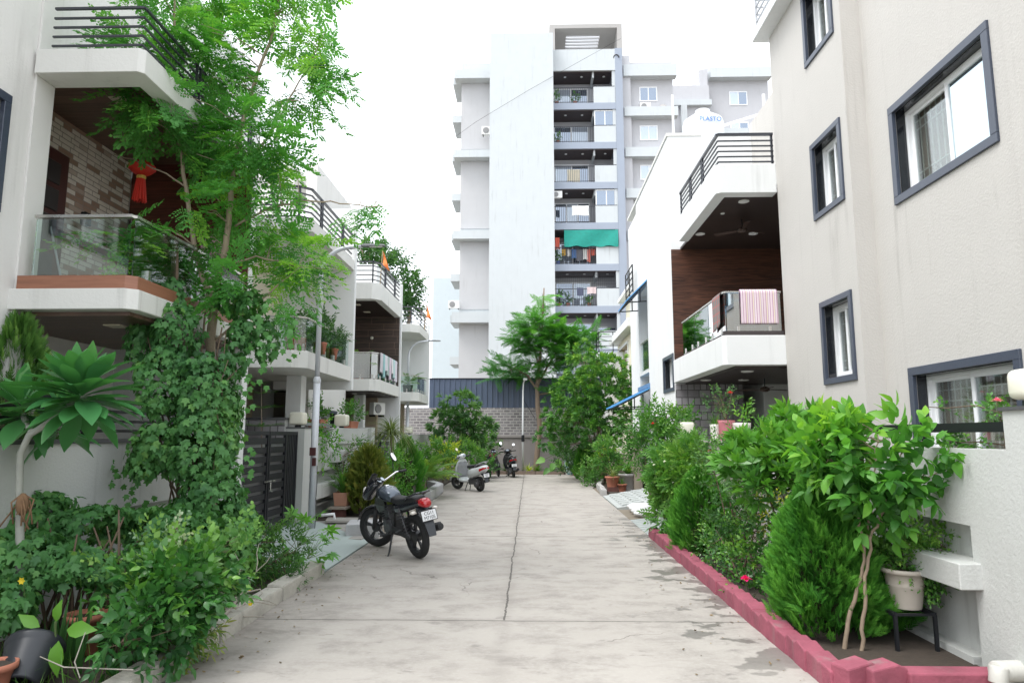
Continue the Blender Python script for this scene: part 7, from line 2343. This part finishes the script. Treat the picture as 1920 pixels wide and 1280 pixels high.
obj("frame", m, M("light_blue_plastic", (.16, .42, .66), .4), dr2)
STR = tex_cloth("navy_striped_shirt", [((.70, .70, .70), 1), ((.05, .07, .13), 1)], 22, 'Z')
drape("shirt", "navy and white striped shirt on the drying rack behind the balcony glass", "shirt", (3.66, 12.2), (4.05, 12.2), 4.06, .5, .2, STR, nrm=(0, -1), wav=.05)
drape("shirt", "sky-blue cloth on the back of the drying rack", "shirt", (3.64, 12.45), (4.0, 12.45), 4.16, .35, .3, M("sky_blue_cloth", (.16, .42, .68), .9), nrm=(0, -1), wav=.04)
# left balcony: lantern, mop
ln = thing("lantern", "red hanging festival lantern with a long tassel on the first left balcony", "lantern", at(266, 300, 7.9), None)
c = np.array(at(266, 318, 7.9))
RED = M("lantern_red", (.62, .035, .02), .6, .15, 20)
obj("body", MB().lathe([(.02, .10), (.10, .09), (.15, .05), (.16, .01), (.11, -.04), (.06, -.07)], tuple(c), 16), RED, ln, smooth=True)
m = MB()
for k in range(34):
    a = k * 2.4
    r_ = .062 * math.sqrt((k + .5) / 34)
    m.tube([(c[0] + r_ * math.cos(a) * .6, c[1] + r_ * math.sin(a) * .6, c[2] - .07), (c[0] + r_ * math.cos(a) * 1.25, c[1] + r_ * math.sin(a) * 1.25, c[2] - .38 - random.uniform(0, .04))], .009, 4)
obj("tassel", m, RED, ln)
obj("band", MB().lathe([(.05, -.08), (.056, -.10), (.05, -.12)], tuple(c), 12), M("gold_band", (.6, .42, .08), .4), ln)
obj("cord", MB().tube([tuple(c + [0, 0, .15]), (c[0], c[1], 5.44)], .005, 5), INK, ln)
mp = thing("mop", "mop leaning on the brick-tiled wall of the first left balcony", "mop", (-5.0, 7.2, 3.0), None)
obj("handle", MB().tube([(-5.05, 7.2, 3.1), (-5.5, 7.45, 4.1)], .012, 6), GALV, mp)
obj("mop_head", MB().lathe([(.05, .0), (.07, .06), (.02, .12)], (-5.04, 7.2, 3.0), 10), M("black_mop", (.03, .03, .03), .9), mp)
# pink cloth seen through the leaves on the first left balcony
cloth(-4.2, 8.75, 4.35, .35, .9, (.60, .35, .45), "mauve cloth hanging behind the feathery tree on the first balcony", axis='x', grp="washing on the first left balcony")
# cement sacks by the ramp
SACK = M("white_sack", (.66, .66, .66), .8, .1, 8, .3, 30)
sk = None
for i in range(4):
    x, y = (2.15 + .02 * i, 14.55 + .46 * i)
    m = MB()
    rings = []
    for k in range(9):
        t_ = k / 8
        w_ = .19 * (math.sin(math.pi * (t_ * .94 + .03)) ** .35)
        hgt = .085 * (math.sin(math.pi * (t_ * .94 + .03)) ** .5)
        rings.append([(x + .62 * t_, y + w_ * math.cos(a), .095 + hgt * math.sin(a)) for a in [j * math.pi / 5 for j in range(10)]])
    m.loft(rings)
    single("sack", m, SACK, ["white filled sack nearest the ribbed ramp", "second white sack in the row between the ramps", "third white sack in the row between the ramps", "white sack nearest the slotted ramp"][i], "sack", "white sacks lying between the two ramps", smooth=True)
m = MB().grid(lambda u, v: (3.0 + .7 * u, 14.4 + 1.5 * v, .1 + .14 * abs(math.sin(u * 5 + v * 4)) * (1 - abs(2 * v - 1) ** 2) + .02 * math.sin(v * 20)), 14, 14)
single("plastic_sheet", m, M("white_sheet", (.72, .73, .74), .5, .05), "crumpled white plastic sheet behind the sacks", "plastic sheet", fix=False, solid=.01, smooth=True)
m = MB().tube([(-4.0, 13.25, .18), (-3.75, 13.3, .20), (-3.72, 13.3, .05)], .03, 10)
single("drain_pipe", m, PVC, "short white drain elbow at the foot of the near street lamp", "pipe", smooth=True)
m = MB().rbox((-3.45, 13.4, .06), (.9, .5, .06), (0, .03, .2)).rbox((-3.2, 12.6, .07), (.7, .45, .08), (0, -.02, .1))
m2 = MB().rbox((-2.85, 12.0, .10), (.55, .7, .24), (0, 0, .15))
single("kerb_block", m2, M("grey_block", (.42, .42, .43), .8, .15, 6, .3), "squared grey concrete block just behind the motorcycle's front wheel", "block", bevel=.01)
single("paving_slab", MB().rbox((-3.45, 13.4, .075), (.9, .5, .05), (0, .03, .2)), CONC, "loose stone slab on the ground below the plank bench", "slab", bevel=.008)

# ---------------------------------------------------------------- two-wheelers. Local frame: x forward, y left, z up, rear contact at the origin
RUBBER = M("tyre_rubber", (.020, .020, .021), .8, .25, 20, .3, 60)
ALLOY_B = M("black_alloy", (.03, .03, .033), .35, .1, 10)
ENG = M("engine_grey", (.09, .09, .095), .45, .25, 20, metal=.5)
CHROME = M("chrome", (.75, .76, .78), .12, .05, 6, metal=1)
SEATM = M("seat_vinyl", (.018, .018, .020), .55, .2, 40, .3, 120)
BLKPAINT = M("gloss_black_paint", (.018, .020, .026), .18, .1, 5, coat=.6)
GREYPAINT = M("metallic_blue_grey", (.085, .105, .135), .25, .1, 5, metal=.4, coat=.6)
BLKPLAST = M("matt_black_plastic", (.028, .029, .031), .6, .15, 12)
REDLENS = M("red_lens", (.42, .012, .018), .15, .05, 5, coat=.8)
CLEARLENS = M("clear_lens", (.70, .66, .60), .15, .05, 5, coat=.8)
MIRRORG = M("mirror_glass", (.92, .94, .95), .04, .01, 5, metal=1)

def tyre_wheel(par, c, r, w, steer=0.0, spokes=5, rimmat=None, rim_r=.70, name="wheel", solidhub=.075):
    """wheel with its axle along y, turned by steer about z"""
    cs, sn__ = math.cos(steer), math.sin(steer)
    def rot(mb):
        mb.v = [(c[0] + (x * cs - y * sn__), c[1] + (x * sn__ + y * cs), c[2] + z) for x, y, z in mb.v]
        return mb
    rr = r * rim_r
    prof = [(rr, -w * .38), (rr + (r - rr) * .45, -w * .5), (r * .965, -w * .34), (r, -w * .12), (r, w * .12), (r * .965, w * .34), (rr + (r - rr) * .45, w * .5), (rr, w * .38), (rr, -w * .38)]
    o = obj(name, rot(MB().lathe(prof, (0, 0, 0), 40, 'Y', cap=False)), RUBBER, par, smooth=True)
    m = MB().lathe([(rr * 1.0, -w * .37), (rr * .90, -w * .30), (rr * .88, 0), (rr * .90, w * .30), (rr * 1.0, w * .37), (rr * 1.0, -w * .37)], (0, 0, 0), 40, 'Y', cap=False)
    m.lathe([(solidhub, -w * .42), (solidhub, w * .42)], (0, 0, 0), 20, 'Y')
    for k in range(spokes):
        a = k * 2 * math.pi / spokes + .3
        for q in (-.10, .10):
            m.bar((math.cos(a) * .05, 0, math.sin(a) * .05), (math.cos(a + q) * rr * .93, 0, math.sin(a + q) * rr * .93), .022, w * .3)
    obj("rim", rot(m), rimmat or ALLOY_B, o)
    return o

def plate(par, c, w, h, tilt, lines, yaw=0.0, sz=.05):
    """number plate facing backwards (-x)"""
    pl_ = obj("number_plate", MB().rbox(c, (.012, w, h), (0, tilt, 0)), PLATEWHITE, par, bevel=.004, seg=1)
    obj("plate_frame", MB().rbox((c[0] + .008, c[1], c[2]), (.010, w + .02, h + .02), (0, tilt, 0)), BLKPLAST, pl_)
    n = len(lines)
    for i, s_ in enumerate(lines):
        off = (n / 2 - .5 - i) * h / n * .92
        text("plate_lettering", s_, INK, pl_, (c[0] - .0075 + off * math.sin(tilt), c[1], c[2] + off * math.cos(tilt)), Euler((R(90), 0, R(-90))).to_matrix().to_4x4().to_euler() if not tilt else (Matrix.Rotation(tilt, 3, 'Y') @ Euler((R(90), 0, R(-90))).to_matrix()).to_euler(), sz, .0008)
    return pl_

def sm_loft(sections, n=14):
    """rounded body from stations (x, ycentre, zc, halfwidth, halfheight, squareness)"""
    rings = []
    for (x, yc, zc, hw, hh, sq) in sections:
        ring = []
        for k in range(n):
            a = 2 * math.pi * k / n
            ca, sa = math.cos(a), math.sin(a)
            p = 2 / sq
            ring.append((x, yc + hw * math.copysign(abs(ca) ** p, ca), zc + hh * math.copysign(abs(sa) ** p, sa)))
        rings.append(ring)
    return MB().loft(rings)

def motorcycle(label, loc, heading, lean, steer, body=GREYPAINT, tankm=GREYPAINT, accent=None, plate_txt=("CG11", "M7105"), group="motorcycles and scooters parked on the lane"):
    t = thing("motorcycle", label, "motorcycle", loc, group=group, local=True, rot=(-lean, 0, heading))
    r = .305
    WB = 1.26
    tyre_wheel(t, (0, 0, r), r, .10)
    fx = WB
    tyre_wheel(t, (fx, 0, r), r, .085, steer, name="wheel")
    cs, sn__ = math.cos(steer), math.sin(steer)
    # steering axis passes near x = WB-.12 at the axle
    hx = WB - .30
    def sv(dx, dy, z):
        """front-end point in steered coordinates, leaning back along the fork"""
        bx = fx - (z - r) * .47
        return (bx + dx * cs - dy * sn__, dx * sn__ + dy * cs, z)
    m = MB()
    for sy in (-.09, .09):
        m.tube([sv(0, sy, r), sv(.0, sy, .60)], .028, 10).tube([sv(0, sy, .60), sv(0, sy, .93)], .018, 10)
    obj("fork", m, BLKPLAST, t, smooth=True)
    mf = MB()
    rings = []
    for k in range(11):
        a = R(20 + 150 * k / 10)
        ring = []
        for j in range(7):
            q = (j / 6 - .5)
            rad = r + .035 - .03 * (2 * q) ** 2
            px, pz = rad * math.cos(a), rad * math.sin(a)
            dy = q * .13
            ring.append((fx + px * cs - dy * sn__, px * sn__ + dy * cs, r + pz))
        rings.append(ring)
    for k in range(10):
        o_ = len(mf.v)
        if k == 0:
            mf.v += [tuple(p) for rg in rings for p in rg]
        for j in range(6):
            mf.f.append((k * 7 + j, (k + 1) * 7 + j, (k + 1) * 7 + j + 1, k * 7 + j + 1))
    obj("front_mudguard", mf, body, t, smooth=True, solid=.006)
    # frame, swingarm
    m = MB()
    m.tube([(WB - .32, 0, .88), (WB - .42, 0, .60), (.62, 0, .34), (.40, 0, .34)], .022, 8)
    m.tube([(WB - .34, 0, .90), (.70, 0, .74), (.30, 0, .70), (-.22, 0, .80)], .022, 8)
    for sy in (-.11, .11):
        m.tube([(.44, sy, .36), (0, sy, r)], .022, 8)
        m.tube([(.44, sy, .36), (.36, sy, .66), (-.2, sy * .8, .78)], .016, 8)
    obj("frame", m, BLKPLAST, t, smooth=True)
    m = MB()
    for sy in (-.13, .13):
        pts = []
        for i in range(60):
            a = i * .8
            s_ = i / 59
            pts.append((.02 + .16 * s_ + .034 * math.cos(a), sy + .034 * math.sin(a), .36 + .30 * s_))
        m.tube(pts, .007, 5)
        m.tube([(.0, sy, .31), (.19, sy, .70)], .018, 8)
    obj("shock_absorber", m, ENG, t, smooth=True)
    # engine
    m = MB()
    m.rbox((.60, 0, .40), (.34, .24, .20)).rbox((.70, 0, .56), (.15, .17, .22), (0, .25, 0))
    for i in range(6):
        m.rbox((.71 + .006 * i, 0, .50 + .035 * i), (.20, .22, .012), (0, .25, 0))
    m.lathe([(.10, .115), (.11, .135), (.06, .155)], (.56, 0, .40), 18, 'Y')
    m.lathe([(.085, -.155), (.10, -.14), (.10, -.115)], (.60, 0, .40), 18, 'Y')
    obj("engine", m, ENG, t, bevel=.008)
    m = MB().tube([(.80, -.05, .48), (.86, -.10, .36), (.70, -.15, .27), (.35, -.16, .27), (.12, -.18, .32)], [.02, .02, .022, .024, .03], 10)
    m.tube([(.12, -.18, .32), (-.30, -.21, .42)], [.048, .052], 16)
    m.lathe([(.053, -.005), (.057, .0), (.053, .02)], (0, 0, 0), 2) if False else None
    ex = obj("exhaust", m, M("dark_exhaust", (.06, .06, .062), .35, .2, 12, metal=.7), t, smooth=True, bevel=.004)
    d_ = Vector((-.42, -.03, .10)).normalized()
    obj("exhaust_tip", MB().tube([Vector((-.30, -.21, .42)), Vector((-.30, -.21, .42)) + d_ * .03], [.054, .046], 16).tube([Vector((-.33, -.2125, .427)), Vector((-.335, -.213, .429))], .02, 12), BLKPLAST, ex)
    obj("heat_shield", MB().tube([(.05, -.225, .385), (-.26, -.245, .46)], .018, 8), M("dark_exhaust", (.06, .06, .062)), ex, smooth=True)
    # tank, side panel, seat, tail
    tk_ = sm_loft([(.50, 0, .80, .075, .05, 2.4), (.58, 0, .82, .12, .085, 2.6), (.70, 0, .845, .145, .11, 2.6), (.82, 0, .855, .14, .11, 2.5), (.92, 0, .85, .10, .085, 2.3), (.97, 0, .84, .06, .05, 2)], 18)
    tn = obj("fuel_tank", tk_, tankm, t, smooth=True)
    obj("fuel_cap", MB().lathe([(.038, .955), (.04, .966), (.03, .974)], (.76, 0, 0), 16), CHROME, tn)
    m = MB()
    for sy in (1, -1):
        m.loft([[(.88, sy * .15, .80), (.88, sy * .17, .72), (.84, sy * .16, .64)], [(.76, sy * .17, .82), (.74, sy * .185, .72), (.76, sy * .165, .60)], [(.60, sy * .15, .79), (.58, sy * .16, .70), (.62, sy * .15, .64)]], cap=True)
    obj("tank_shroud", m, accent or M("olive_black_plastic", (.045, .052, .045), .4, .1, 8), t)
    obj("seat", sm_loft([(.56, 0, .80, .06, .03, 2.6), (.46, 0, .785, .10, .05, 3), (.25, 0, .775, .125, .055, 3), (.05, 0, .81, .125, .055, 3), (-.15, 0, .835, .115, .05, 3), (-.26, 0, .845, .07, .03, 2.6)], 18), SEATM, t, smooth=True)
    obj("side_panel", sm_loft([(.46, 0, .66, .11, .08, 3), (.30, 0, .68, .135, .08, 3), (.10, 0, .71, .13, .07, 3), (-.12, 0, .76, .115, .06, 3), (-.30, 0, .80, .09, .05, 3), (-.36, 0, .81, .07, .04, 3)], 16), body, t, smooth=True)
    m = MB()
    for sy in (-.115, .115):
        m.tube([(.06, sy, .80), (-.10, sy * 1.15, .875), (-.28, sy * 1.05, .93), (-.37, sy * .6, .945)], .014, 8)
    m.tube([(-.37, -.07, .945), (-.385, 0, .947), (-.37, .07, .945)], .014, 8)
    obj("grab_rail", m, BLKPAINT, t, smooth=True)
    tl = sm_loft([(-.26, 0, .80, .09, .055, 2.6), (-.36, 0, .80, .092, .066, 2.2), (-.42, 0, .785, .06, .045, 2.2), (-.435, 0, .78, .04, .03, 2)], 16)
    obj("tail_light", tl, REDLENS, t, smooth=True)
    # rear mudguard and plate
    m = MB().loft([[(-.20, -.07, .74), (-.20, .07, .74), (-.20, .07, .70), (-.20, -.07, .70)], [(-.34, -.075, .68), (-.34, .075, .68), (-.32, .075, .66), (-.32, -.075, .66)],
                   [(-.43, -.07, .50), (-.43, .07, .50), (-.41, .07, .50), (-.41, -.07, .50)], [(-.47, -.055, .36), (-.47, .055, .36), (-.455, .055, .36), (-.455, -.055, .36)]])
    obj("rear_mudguard", m, M("grey_black_plastic", (.065, .07, .08), .5, .12, 8), t, bevel=.006)
    plate(t, (-.425, 0, .635), .22, .13, R(14), plate_txt, sz=.062)
    m = MB()
    for sy in (-1, 1):
        o_ = MB().ell((-.30, sy * .17, .69), (.035, .045, .026), 12, 7)
        tnl = obj("turn_signal", o_, CLEARLENS, t, smooth=True)
        obj("signal_stalk", MB().tube([(-.28, sy * .07, .70), (-.29, sy * .135, .692)], .012, 7), BLKPLAST, tnl)
    # headlamp cowl with gauges, handlebar, mirrors
    hb0 = sv(0, 0, .93)
    def hp(dx, dy, dz):
        return (hb0[0] + dx * cs - dy * sn__, hb0[1] + dx * sn__ + dy * cs, hb0[2] + dz)
    rings = []
    for (dx, hw, hh, dz) in ((.06, .10, .10, -.02), (.14, .125, .14, -.04), (.22, .12, .135, -.05), (.27, .08, .09, -.06)):
        rings.append([hp(dx - (.10 * math.sin(a) if dx < .1 else .12 * math.sin(a) * .4), hw * math.cos(a), dz + hh * math.sin(a)) for a in [k * math.pi / 8 for k in range(16)]])
    hl = obj("headlamp_cowl", MB().loft(rings), body, t, smooth=True)
    m = MB()
    obj("headlamp", MB().loft([[hp(.268, .07 * math.cos(a), -.06 + .08 * math.sin(a)) for a in [k * math.pi / 8 for k in range(16)]], [hp(.29, .05 * math.cos(a), -.06 + .06 * math.sin(a)) for a in [k * math.pi / 8 for k in range(16)]]]), CLEARLENS, hl, smooth=True)
    obj("windscreen", MB().loft([[hp(.16, -.11, .06), hp(.20, -.05, .08), hp(.20, .05, .08), hp(.16, .11, .06)], [hp(.08, -.08, .18), hp(.10, -.03, .205), hp(.10, .03, .205), hp(.08, .08, .18)]], cap=False), BLKPLAST, hl, solid=.006)
    g = MB()
    for sy, rr_ in ((-.048, .044), (.048, .05)):
        cc = Vector(hp(.02, sy, .075))
        ax = (Vector(hp(-.06, sy, .15)) - cc).normalized()
        g.tube([cc, cc + ax * .05], [rr_, rr_], 18)
    ga = obj("gauge", g, BLKPLAST, t)
    g = MB()
    for sy, rr_ in ((-.048, .036), (.048, .041)):
        cc = Vector(hp(.02, sy, .075))
        ax = (Vector(hp(-.06, sy, .15)) - cc).normalized()
        g.tube([cc + ax * .0505, cc + ax * .052], [rr_, rr_], 18)
    obj("gauge_face", g, M("pale_gauge_face", (.42, .48, .55), .25, .1, 30, coat=.5), ga)
    hbm = MB().tube([hp(-.22, -.36, .17), hp(-.13, -.27, .17), hp(-.02, -.16, .09), hp(0, 0, .06), hp(-.02, .16, .09), hp(-.13, .27, .17), hp(-.22, .36, .17)], .013, 10)
    hbo = obj("handlebar", hbm, CHROME, t, smooth=True)
    m = MB()
    for sy in (-1, 1):
        m.tube([hp(-.16, sy * .295, .17), hp(-.245, sy * .385, .17)], .02, 10)
        m.tube([hp(-.07, sy * .29, .165), hp(-.15, sy * .38, .155)], .007, 6)
    obj("grip", m, BLKPLAST, hbo, smooth=True)
    for sy in (-1,):
        mm = MB()
        base_ = hp(-.10, sy * .24, .18)
        top_ = hp(-.08, sy * .30, .36)
        c_ = Vector(hp(-.09, sy * .31, .40))
        mo = obj("mirror", MB().loft([[tuple(c_ + Vector((cs * (dx_ + k_ * .036 * math.sin(a)), sn__ * (dx_ + k_ * .036 * math.sin(a)), 0)) + Vector((-sn__ * k_ * .055 * math.cos(a), cs * k_ * .055 * math.cos(a), k_ * .07 * math.sin(a)))) for a in [j * math.pi / 7 for j in range(14)]] for dx_, k_ in ((.0, 1), (.02, .9), (.035, .4))]), BLKPLAST, t, smooth=False)
        obj("mirror_glass", MB().loft([[tuple(c_ + Vector((cs * (dx_ + .033 * math.sin(a)), sn__ * (dx_ + .033 * math.sin(a)), 0)) + Vector((-sn__ * .05 * math.cos(a), cs * .05 * math.cos(a), .064 * math.sin(a)))) for a in [j * math.pi / 7 for j in range(14)]] for dx_ in (-.001, -.003)]), MIRRORG, mo)
        obj("mirror_stalk", MB().tube([base_, top_, tuple(c_ + Vector((0, 0, -.05)))], .007, 7), BLKPLAST, mo, smooth=True)
    # side stand, footrests, chain cover, gear lever, leg guard
    m = MB().tube([(.50, .12, .32), (.42, .24, .09), (.41, .275, .035)], .014, 8).box(.36, .46, .25, .31, .022, .036)
    obj("side_stand", m, BLKPLAST, t)
    m = MB()
    for sy in (-1, 1):
        m.tube([(.56, sy * .10, .31), (.56, sy * .28, .31)], .018, 8)
        m.tube([(.12, sy * .14, .42), (.10, sy * .27, .40)], .015, 8)
    m.tube([(.56, .14, .31), (.70, .19, .30), (.74, .23, .31)], .009, 6)
    obj("footrest", m, BLKPLAST, t)
    obj("chain_cover", sm_loft([(.46, .13, .37, .02, .06, 3), (.2, .135, .36, .02, .045, 3), (-.06, .135, .32, .02, .04, 3)], 10), BLKPLAST, t, smooth=True)
    return t

def scooter(label, loc, heading, lean, steer, body, inner, plate_txt=("",""), group="motorcycles and scooters parked on the lane", tailm=None):
    t = thing("scooter", label, "scooter", loc, group=group, local=True, rot=(-lean, 0, heading))
    r = .225
    WB = 1.24
    cs, sn__ = math.cos(steer), math.sin(steer)
    tyre_wheel(t, (0, 0, r), r, .095, spokes=3, rim_r=.6, rimmat=ENG)
    tyre_wheel(t, (WB, 0, r), r, .09, steer, spokes=3, rim_r=.6, rimmat=ENG)
    # rear body shell
    sh = sm_loft([(.44, 0, .50, .10, .12, 2.6), (.36, 0, .52, .175, .15, 2.8), (.20, 0, .56, .20, .16, 2.8), (.0, 0, .61, .20, .14, 2.8), (-.20, 0, .67, .175, .115, 2.7), (-.36, 0, .72, .12, .085, 2.5), (-.43, 0, .74, .07, .05, 2.3)], 22)
    bo = obj("rear_body", sh, body, t, smooth=True)
    m = MB()
    for sy in (-1, 1):
        m.loft([[(-.24, sy * .165, .70), (-.24, sy * .17, .63), (-.24, sy * .14, .62), (-.24, sy * .14, .71)], [(-.40, sy * .11, .745), (-.40, sy * .115, .685), (-.40, sy * .02, .68), (-.40, sy * .02, .75)], [(-.435, sy * .06, .745), (-.435, sy * .065, .70), (-.43, sy * .005, .70), (-.43, sy * .005, .745)]])
    obj("tail_light", m, REDLENS, t, bevel=.006)
    obj("seat", sm_loft([(.52, 0, .72, .07, .03, 2.6), (.44, 0, .735, .12, .055, 3), (.20, 0, .745, .15, .06, 3), (-.02, 0, .775, .145, .06, 3), (-.20, 0, .795, .12, .045, 3), (-.27, 0, .80, .07, .02, 2.6)], 18), SEATM, t, smooth=True)
    m = MB().tube([(-.02, .15, .76), (-.20, .15, .84), (-.36, .10, .90), (-.41, 0, .905), (-.36, -.10, .90), (-.20, -.15, .84), (-.02, -.15, .76)], .016, 8)
    obj("grab_rail", m, M("grey_rail_paint", (.25, .26, .27), .4), t, smooth=True)
    # floor and front apron
    obj("floorboard", sm_loft([(.40, 0, .33, .14, .05, 4), (.62, 0, .30, .16, .045, 4), (.84, 0, .31, .17, .05, 4), (.90, 0, .34, .17, .06, 4)], 16), body, t, smooth=True)
    m = MB()
    def ap(x, z, hw, off):
        return [(x + off - .06 * (q * 2) ** 2, q * 2 * hw, z) for q in (-.5, -.3, -.1, .1, .3, .5)]
    out = [ap(.92, .33, .17, .10), ap(.94, .50, .22, .10), ap(.92, .70, .23, .10), ap(.88, .86, .17, .10), ap(.86, .94, .11, .08)]
    inn = [ap(.92, .33, .17, .03), ap(.94, .50, .22, .02), ap(.92, .70, .23, .02), ap(.88, .86, .17, .03), ap(.86, .94, .11, .03)]
    m.loft([a + b[::-1] for a, b in zip(out, inn)])
    obj("front_apron", m, body, t, smooth=True)
    m = MB()
    rg = [[(p[0] - .012, p[1] * .88, p[2]) for p in row] for row in inn[:4]]
    vs = [p for row in rg for p in row]
    for i in range(3):
        for j in range(5):
            m.f.append((i * 6 + j, i * 6 + j + 1, (i + 1) * 6 + j + 1, (i + 1) * 6 + j))
    m.v = vs
    obj("inner_panel", m, inner, t, smooth=True, solid=.012)
    # front mudguard
    mf = MB()
    rings = []
    for k in range(9):
        a = R(10 + 150 * k / 8)
        ring = []
        for j in range(7):
            q = j / 6 - .5
            rad = r + .05 - .05 * (2 * q) ** 2
            px, pz, dy = rad * math.cos(a), rad * math.sin(a), q * .19
            ring.append((WB + px * cs - dy * sn__, px * sn__ + dy * cs, r + pz))
        rings.append(ring)
    mf.v = [p for rg_ in rings for p in rg_]
    for k in range(8):
        for j in range(6):
            mf.f.append((k * 7 + j, (k + 1) * 7 + j, (k + 1) * 7 + j + 1, k * 7 + j + 1))
    obj("front_mudguard", mf, body, t, smooth=True, solid=.008)
    obj("fork", MB().tube([(WB, .07, r), (WB - .12, .05, .52)], .025, 8).tube([(WB, -.07, r), (WB - .12, -.05, .52)], .025, 8), BLKPLAST, t, smooth=True)
    # steering head
    hb0 = Vector((.90, 0, .98))
    def hp(dx, dy, dz):
        return (hb0.x + dx * cs - dy * sn__, hb0.y + dx * sn__ + dy * cs, hb0.z + dz)
    rings = []
    for dx, hw, hh in ((-.12, .07, .05), (-.06, .14, .08), (.02, .16, .095), (.10, .12, .085), (.15, .06, .05)):
        rings.append([hp(dx, hw * math.cos(a), .02 + hh * math.sin(a) + (.05 if dx < 0 else 0)) for a in [k * math.pi / 8 for k in range(16)]])
    hd_ = obj("handlebar_cowl", MB().loft(rings), body, t, smooth=True)
    obj("gauge", MB().loft([[hp(-.115 + .03 * math.sin(a) * 0, .075 * math.cos(a), .085 + .045 * math.sin(a)) for a in [k * math.pi / 8 for k in range(16)]], [hp(-.135, .06 * math.cos(a), .085 + .035 * math.sin(a)) for a in [k * math.pi / 8 for k in range(16)]]]), M("pale_gauge_face", (.42, .48, .55)), hd_, smooth=True)
    m = MB()
    for sy in (-1, 1):
        m.tube([hp(-.03, sy * .13, .04), hp(-.12, sy * .34, .05)], .02, 9)
        m.tube([hp(.03, sy * .16, .045), hp(-.04, sy * .33, .045)], .008, 6)
    obj("grip", m, BLKPLAST, hd_, smooth=True)
    for sy in (-1, 1):
        c_ = Vector(hp(-.04, sy * .27, .30))
        mo = obj("mirror", MB().loft([[tuple(c_ + Vector((cs * (dx_ + k_ * .018 * math.sin(a)), sn__ * (dx_ + k_ * .018 * math.sin(a)), 0)) + Vector((-sn__ * k_ * .06 * math.cos(a), cs * k_ * .06 * math.cos(a), k_ * .05 * math.sin(a)))) for a in [j * math.pi / 7 for j in range(14)]] for dx_, k_ in ((.0, 1), (.02, .9), (.03, .4))]), BLKPLAST, t)
        obj("mirror_glass", MB().loft([[tuple(c_ + Vector((cs * (dx_ + .0165 * math.sin(a)), sn__ * (dx_ + .0165 * math.sin(a)), 0)) + Vector((-sn__ * .055 * math.cos(a), cs * .055 * math.cos(a), .046 * math.sin(a)))) for a in [j * math.pi / 7 for j in range(14)]] for dx_ in (-.001, -.003)]), MIRRORG, mo)
        obj("mirror_stalk", MB().tube([hp(-.02, sy * .16, .08), tuple(c_ + Vector((.01, 0, -.04)))], .007, 6), BLKPLAST, mo)
    # engine, exhaust, stand, plate
    obj("engine", MB().rbox((.16, .09, .30), (.48, .12, .16), (0, .06, 0)).rbox((.30, 0, .36), (.22, .2, .16)).lathe([(.09, .09), (.09, .17), (.05, .18)], (0, 0, r), 16, 'Y'), ENG, t, bevel=.02)
    obj("exhaust", MB().tube([(.34, -.12, .22), (.12, -.15, .22)], .02, 8).tube([(.14, -.16, .24), (-.22, -.17, .32)], [.05, .055], 14), M("dark_exhaust", (.06, .06, .062)), t, smooth=True)
    obj("rear_mudguard", MB().loft([[(-.22, -.08, .56), (-.22, .08, .56), (-.22, .08, .52), (-.22, -.08, .52)], [(-.37, -.075, .48), (-.37, .075, .48), (-.35, .075, .46), (-.35, -.075, .46)], [(-.40, -.06, .30), (-.40, .06, .30), (-.385, .06, .30), (-.385, -.06, .30)]]), M("grey_black_plastic", (.065, .07, .08)), t, bevel=.006)
    plate(t, (-.395, 0, .50), .2, .11, R(8), plate_txt, sz=.05)
    m = MB().tube([(.52, .08, .27), (.50, .22, .03)], .014, 7).tube([(.30, .12, .25), (.26, .2, .06)], .012, 7)
    obj("side_stand", m, BLKPLAST, t)
    return t

def head(a, b):
    return math.atan2(b[1] - a[1], b[0] - a[0])
a, b = (-1.54, 9.79), (-2.27, 10.72)
motorcycle("dark blue-grey motorcycle on its side stand beside the green ramp, nearest the camera", (a[0], a[1], .004), head(a, b), R(9), R(32), BLKPAINT, GREYPAINT)
a, b = (-1.50, 21.1), (-2.27, 22.05)
SILV = M("silver_white_paint", (.62, .65, .65), .3, .05, 5, coat=.4)
scooter("silver-white scooter parked at a slant beyond the small palm", (a[0], a[1], .004), head(a, b), R(6), R(20), SILV, M("grey_inner_panel", (.27, .28, .29), .5, .1), ("CG04", "4521"))
a, b = (-1.60, 27.3), (-1.28, 28.5)
motorcycle("black motorcycle with red handlebar parts farther down, beside the black scooter", (a[0], a[1], .004), head(a, b), R(7), R(28), BLKPAINT, M("red_black_paint", (.16, .012, .015), .3, .1), None, ("CG04", "K218"))
a, b = (-.64, 28.0), (-.88, 29.2)
scooter("black scooter seen from behind at the lane's end", (a[0], a[1], .004), head(a, b), R(6), R(-10), BLKPAINT, BLKPLAST, ("CG04", "6602"))

# ---------------------------------------------------------------- lettering becomes plain mesh, so that each is a part like any other
bpy.context.view_layer.update()
_dg = bpy.context.evaluated_depsgraph_get()
for o in [o for o in bpy.data.objects if o.type == 'FONT']:
    me = bpy.data.meshes.new_from_object(o.evaluated_get(_dg))
    n = bpy.data.objects.new("lettering_mesh", me)
    COL.objects.link(n)
    n.parent = o.parent
    n.location, n.rotation_euler, n.scale = o.location, o.rotation_euler, o.scale
    nm = o.name
    bpy.data.objects.remove(o)
    n.name = nm
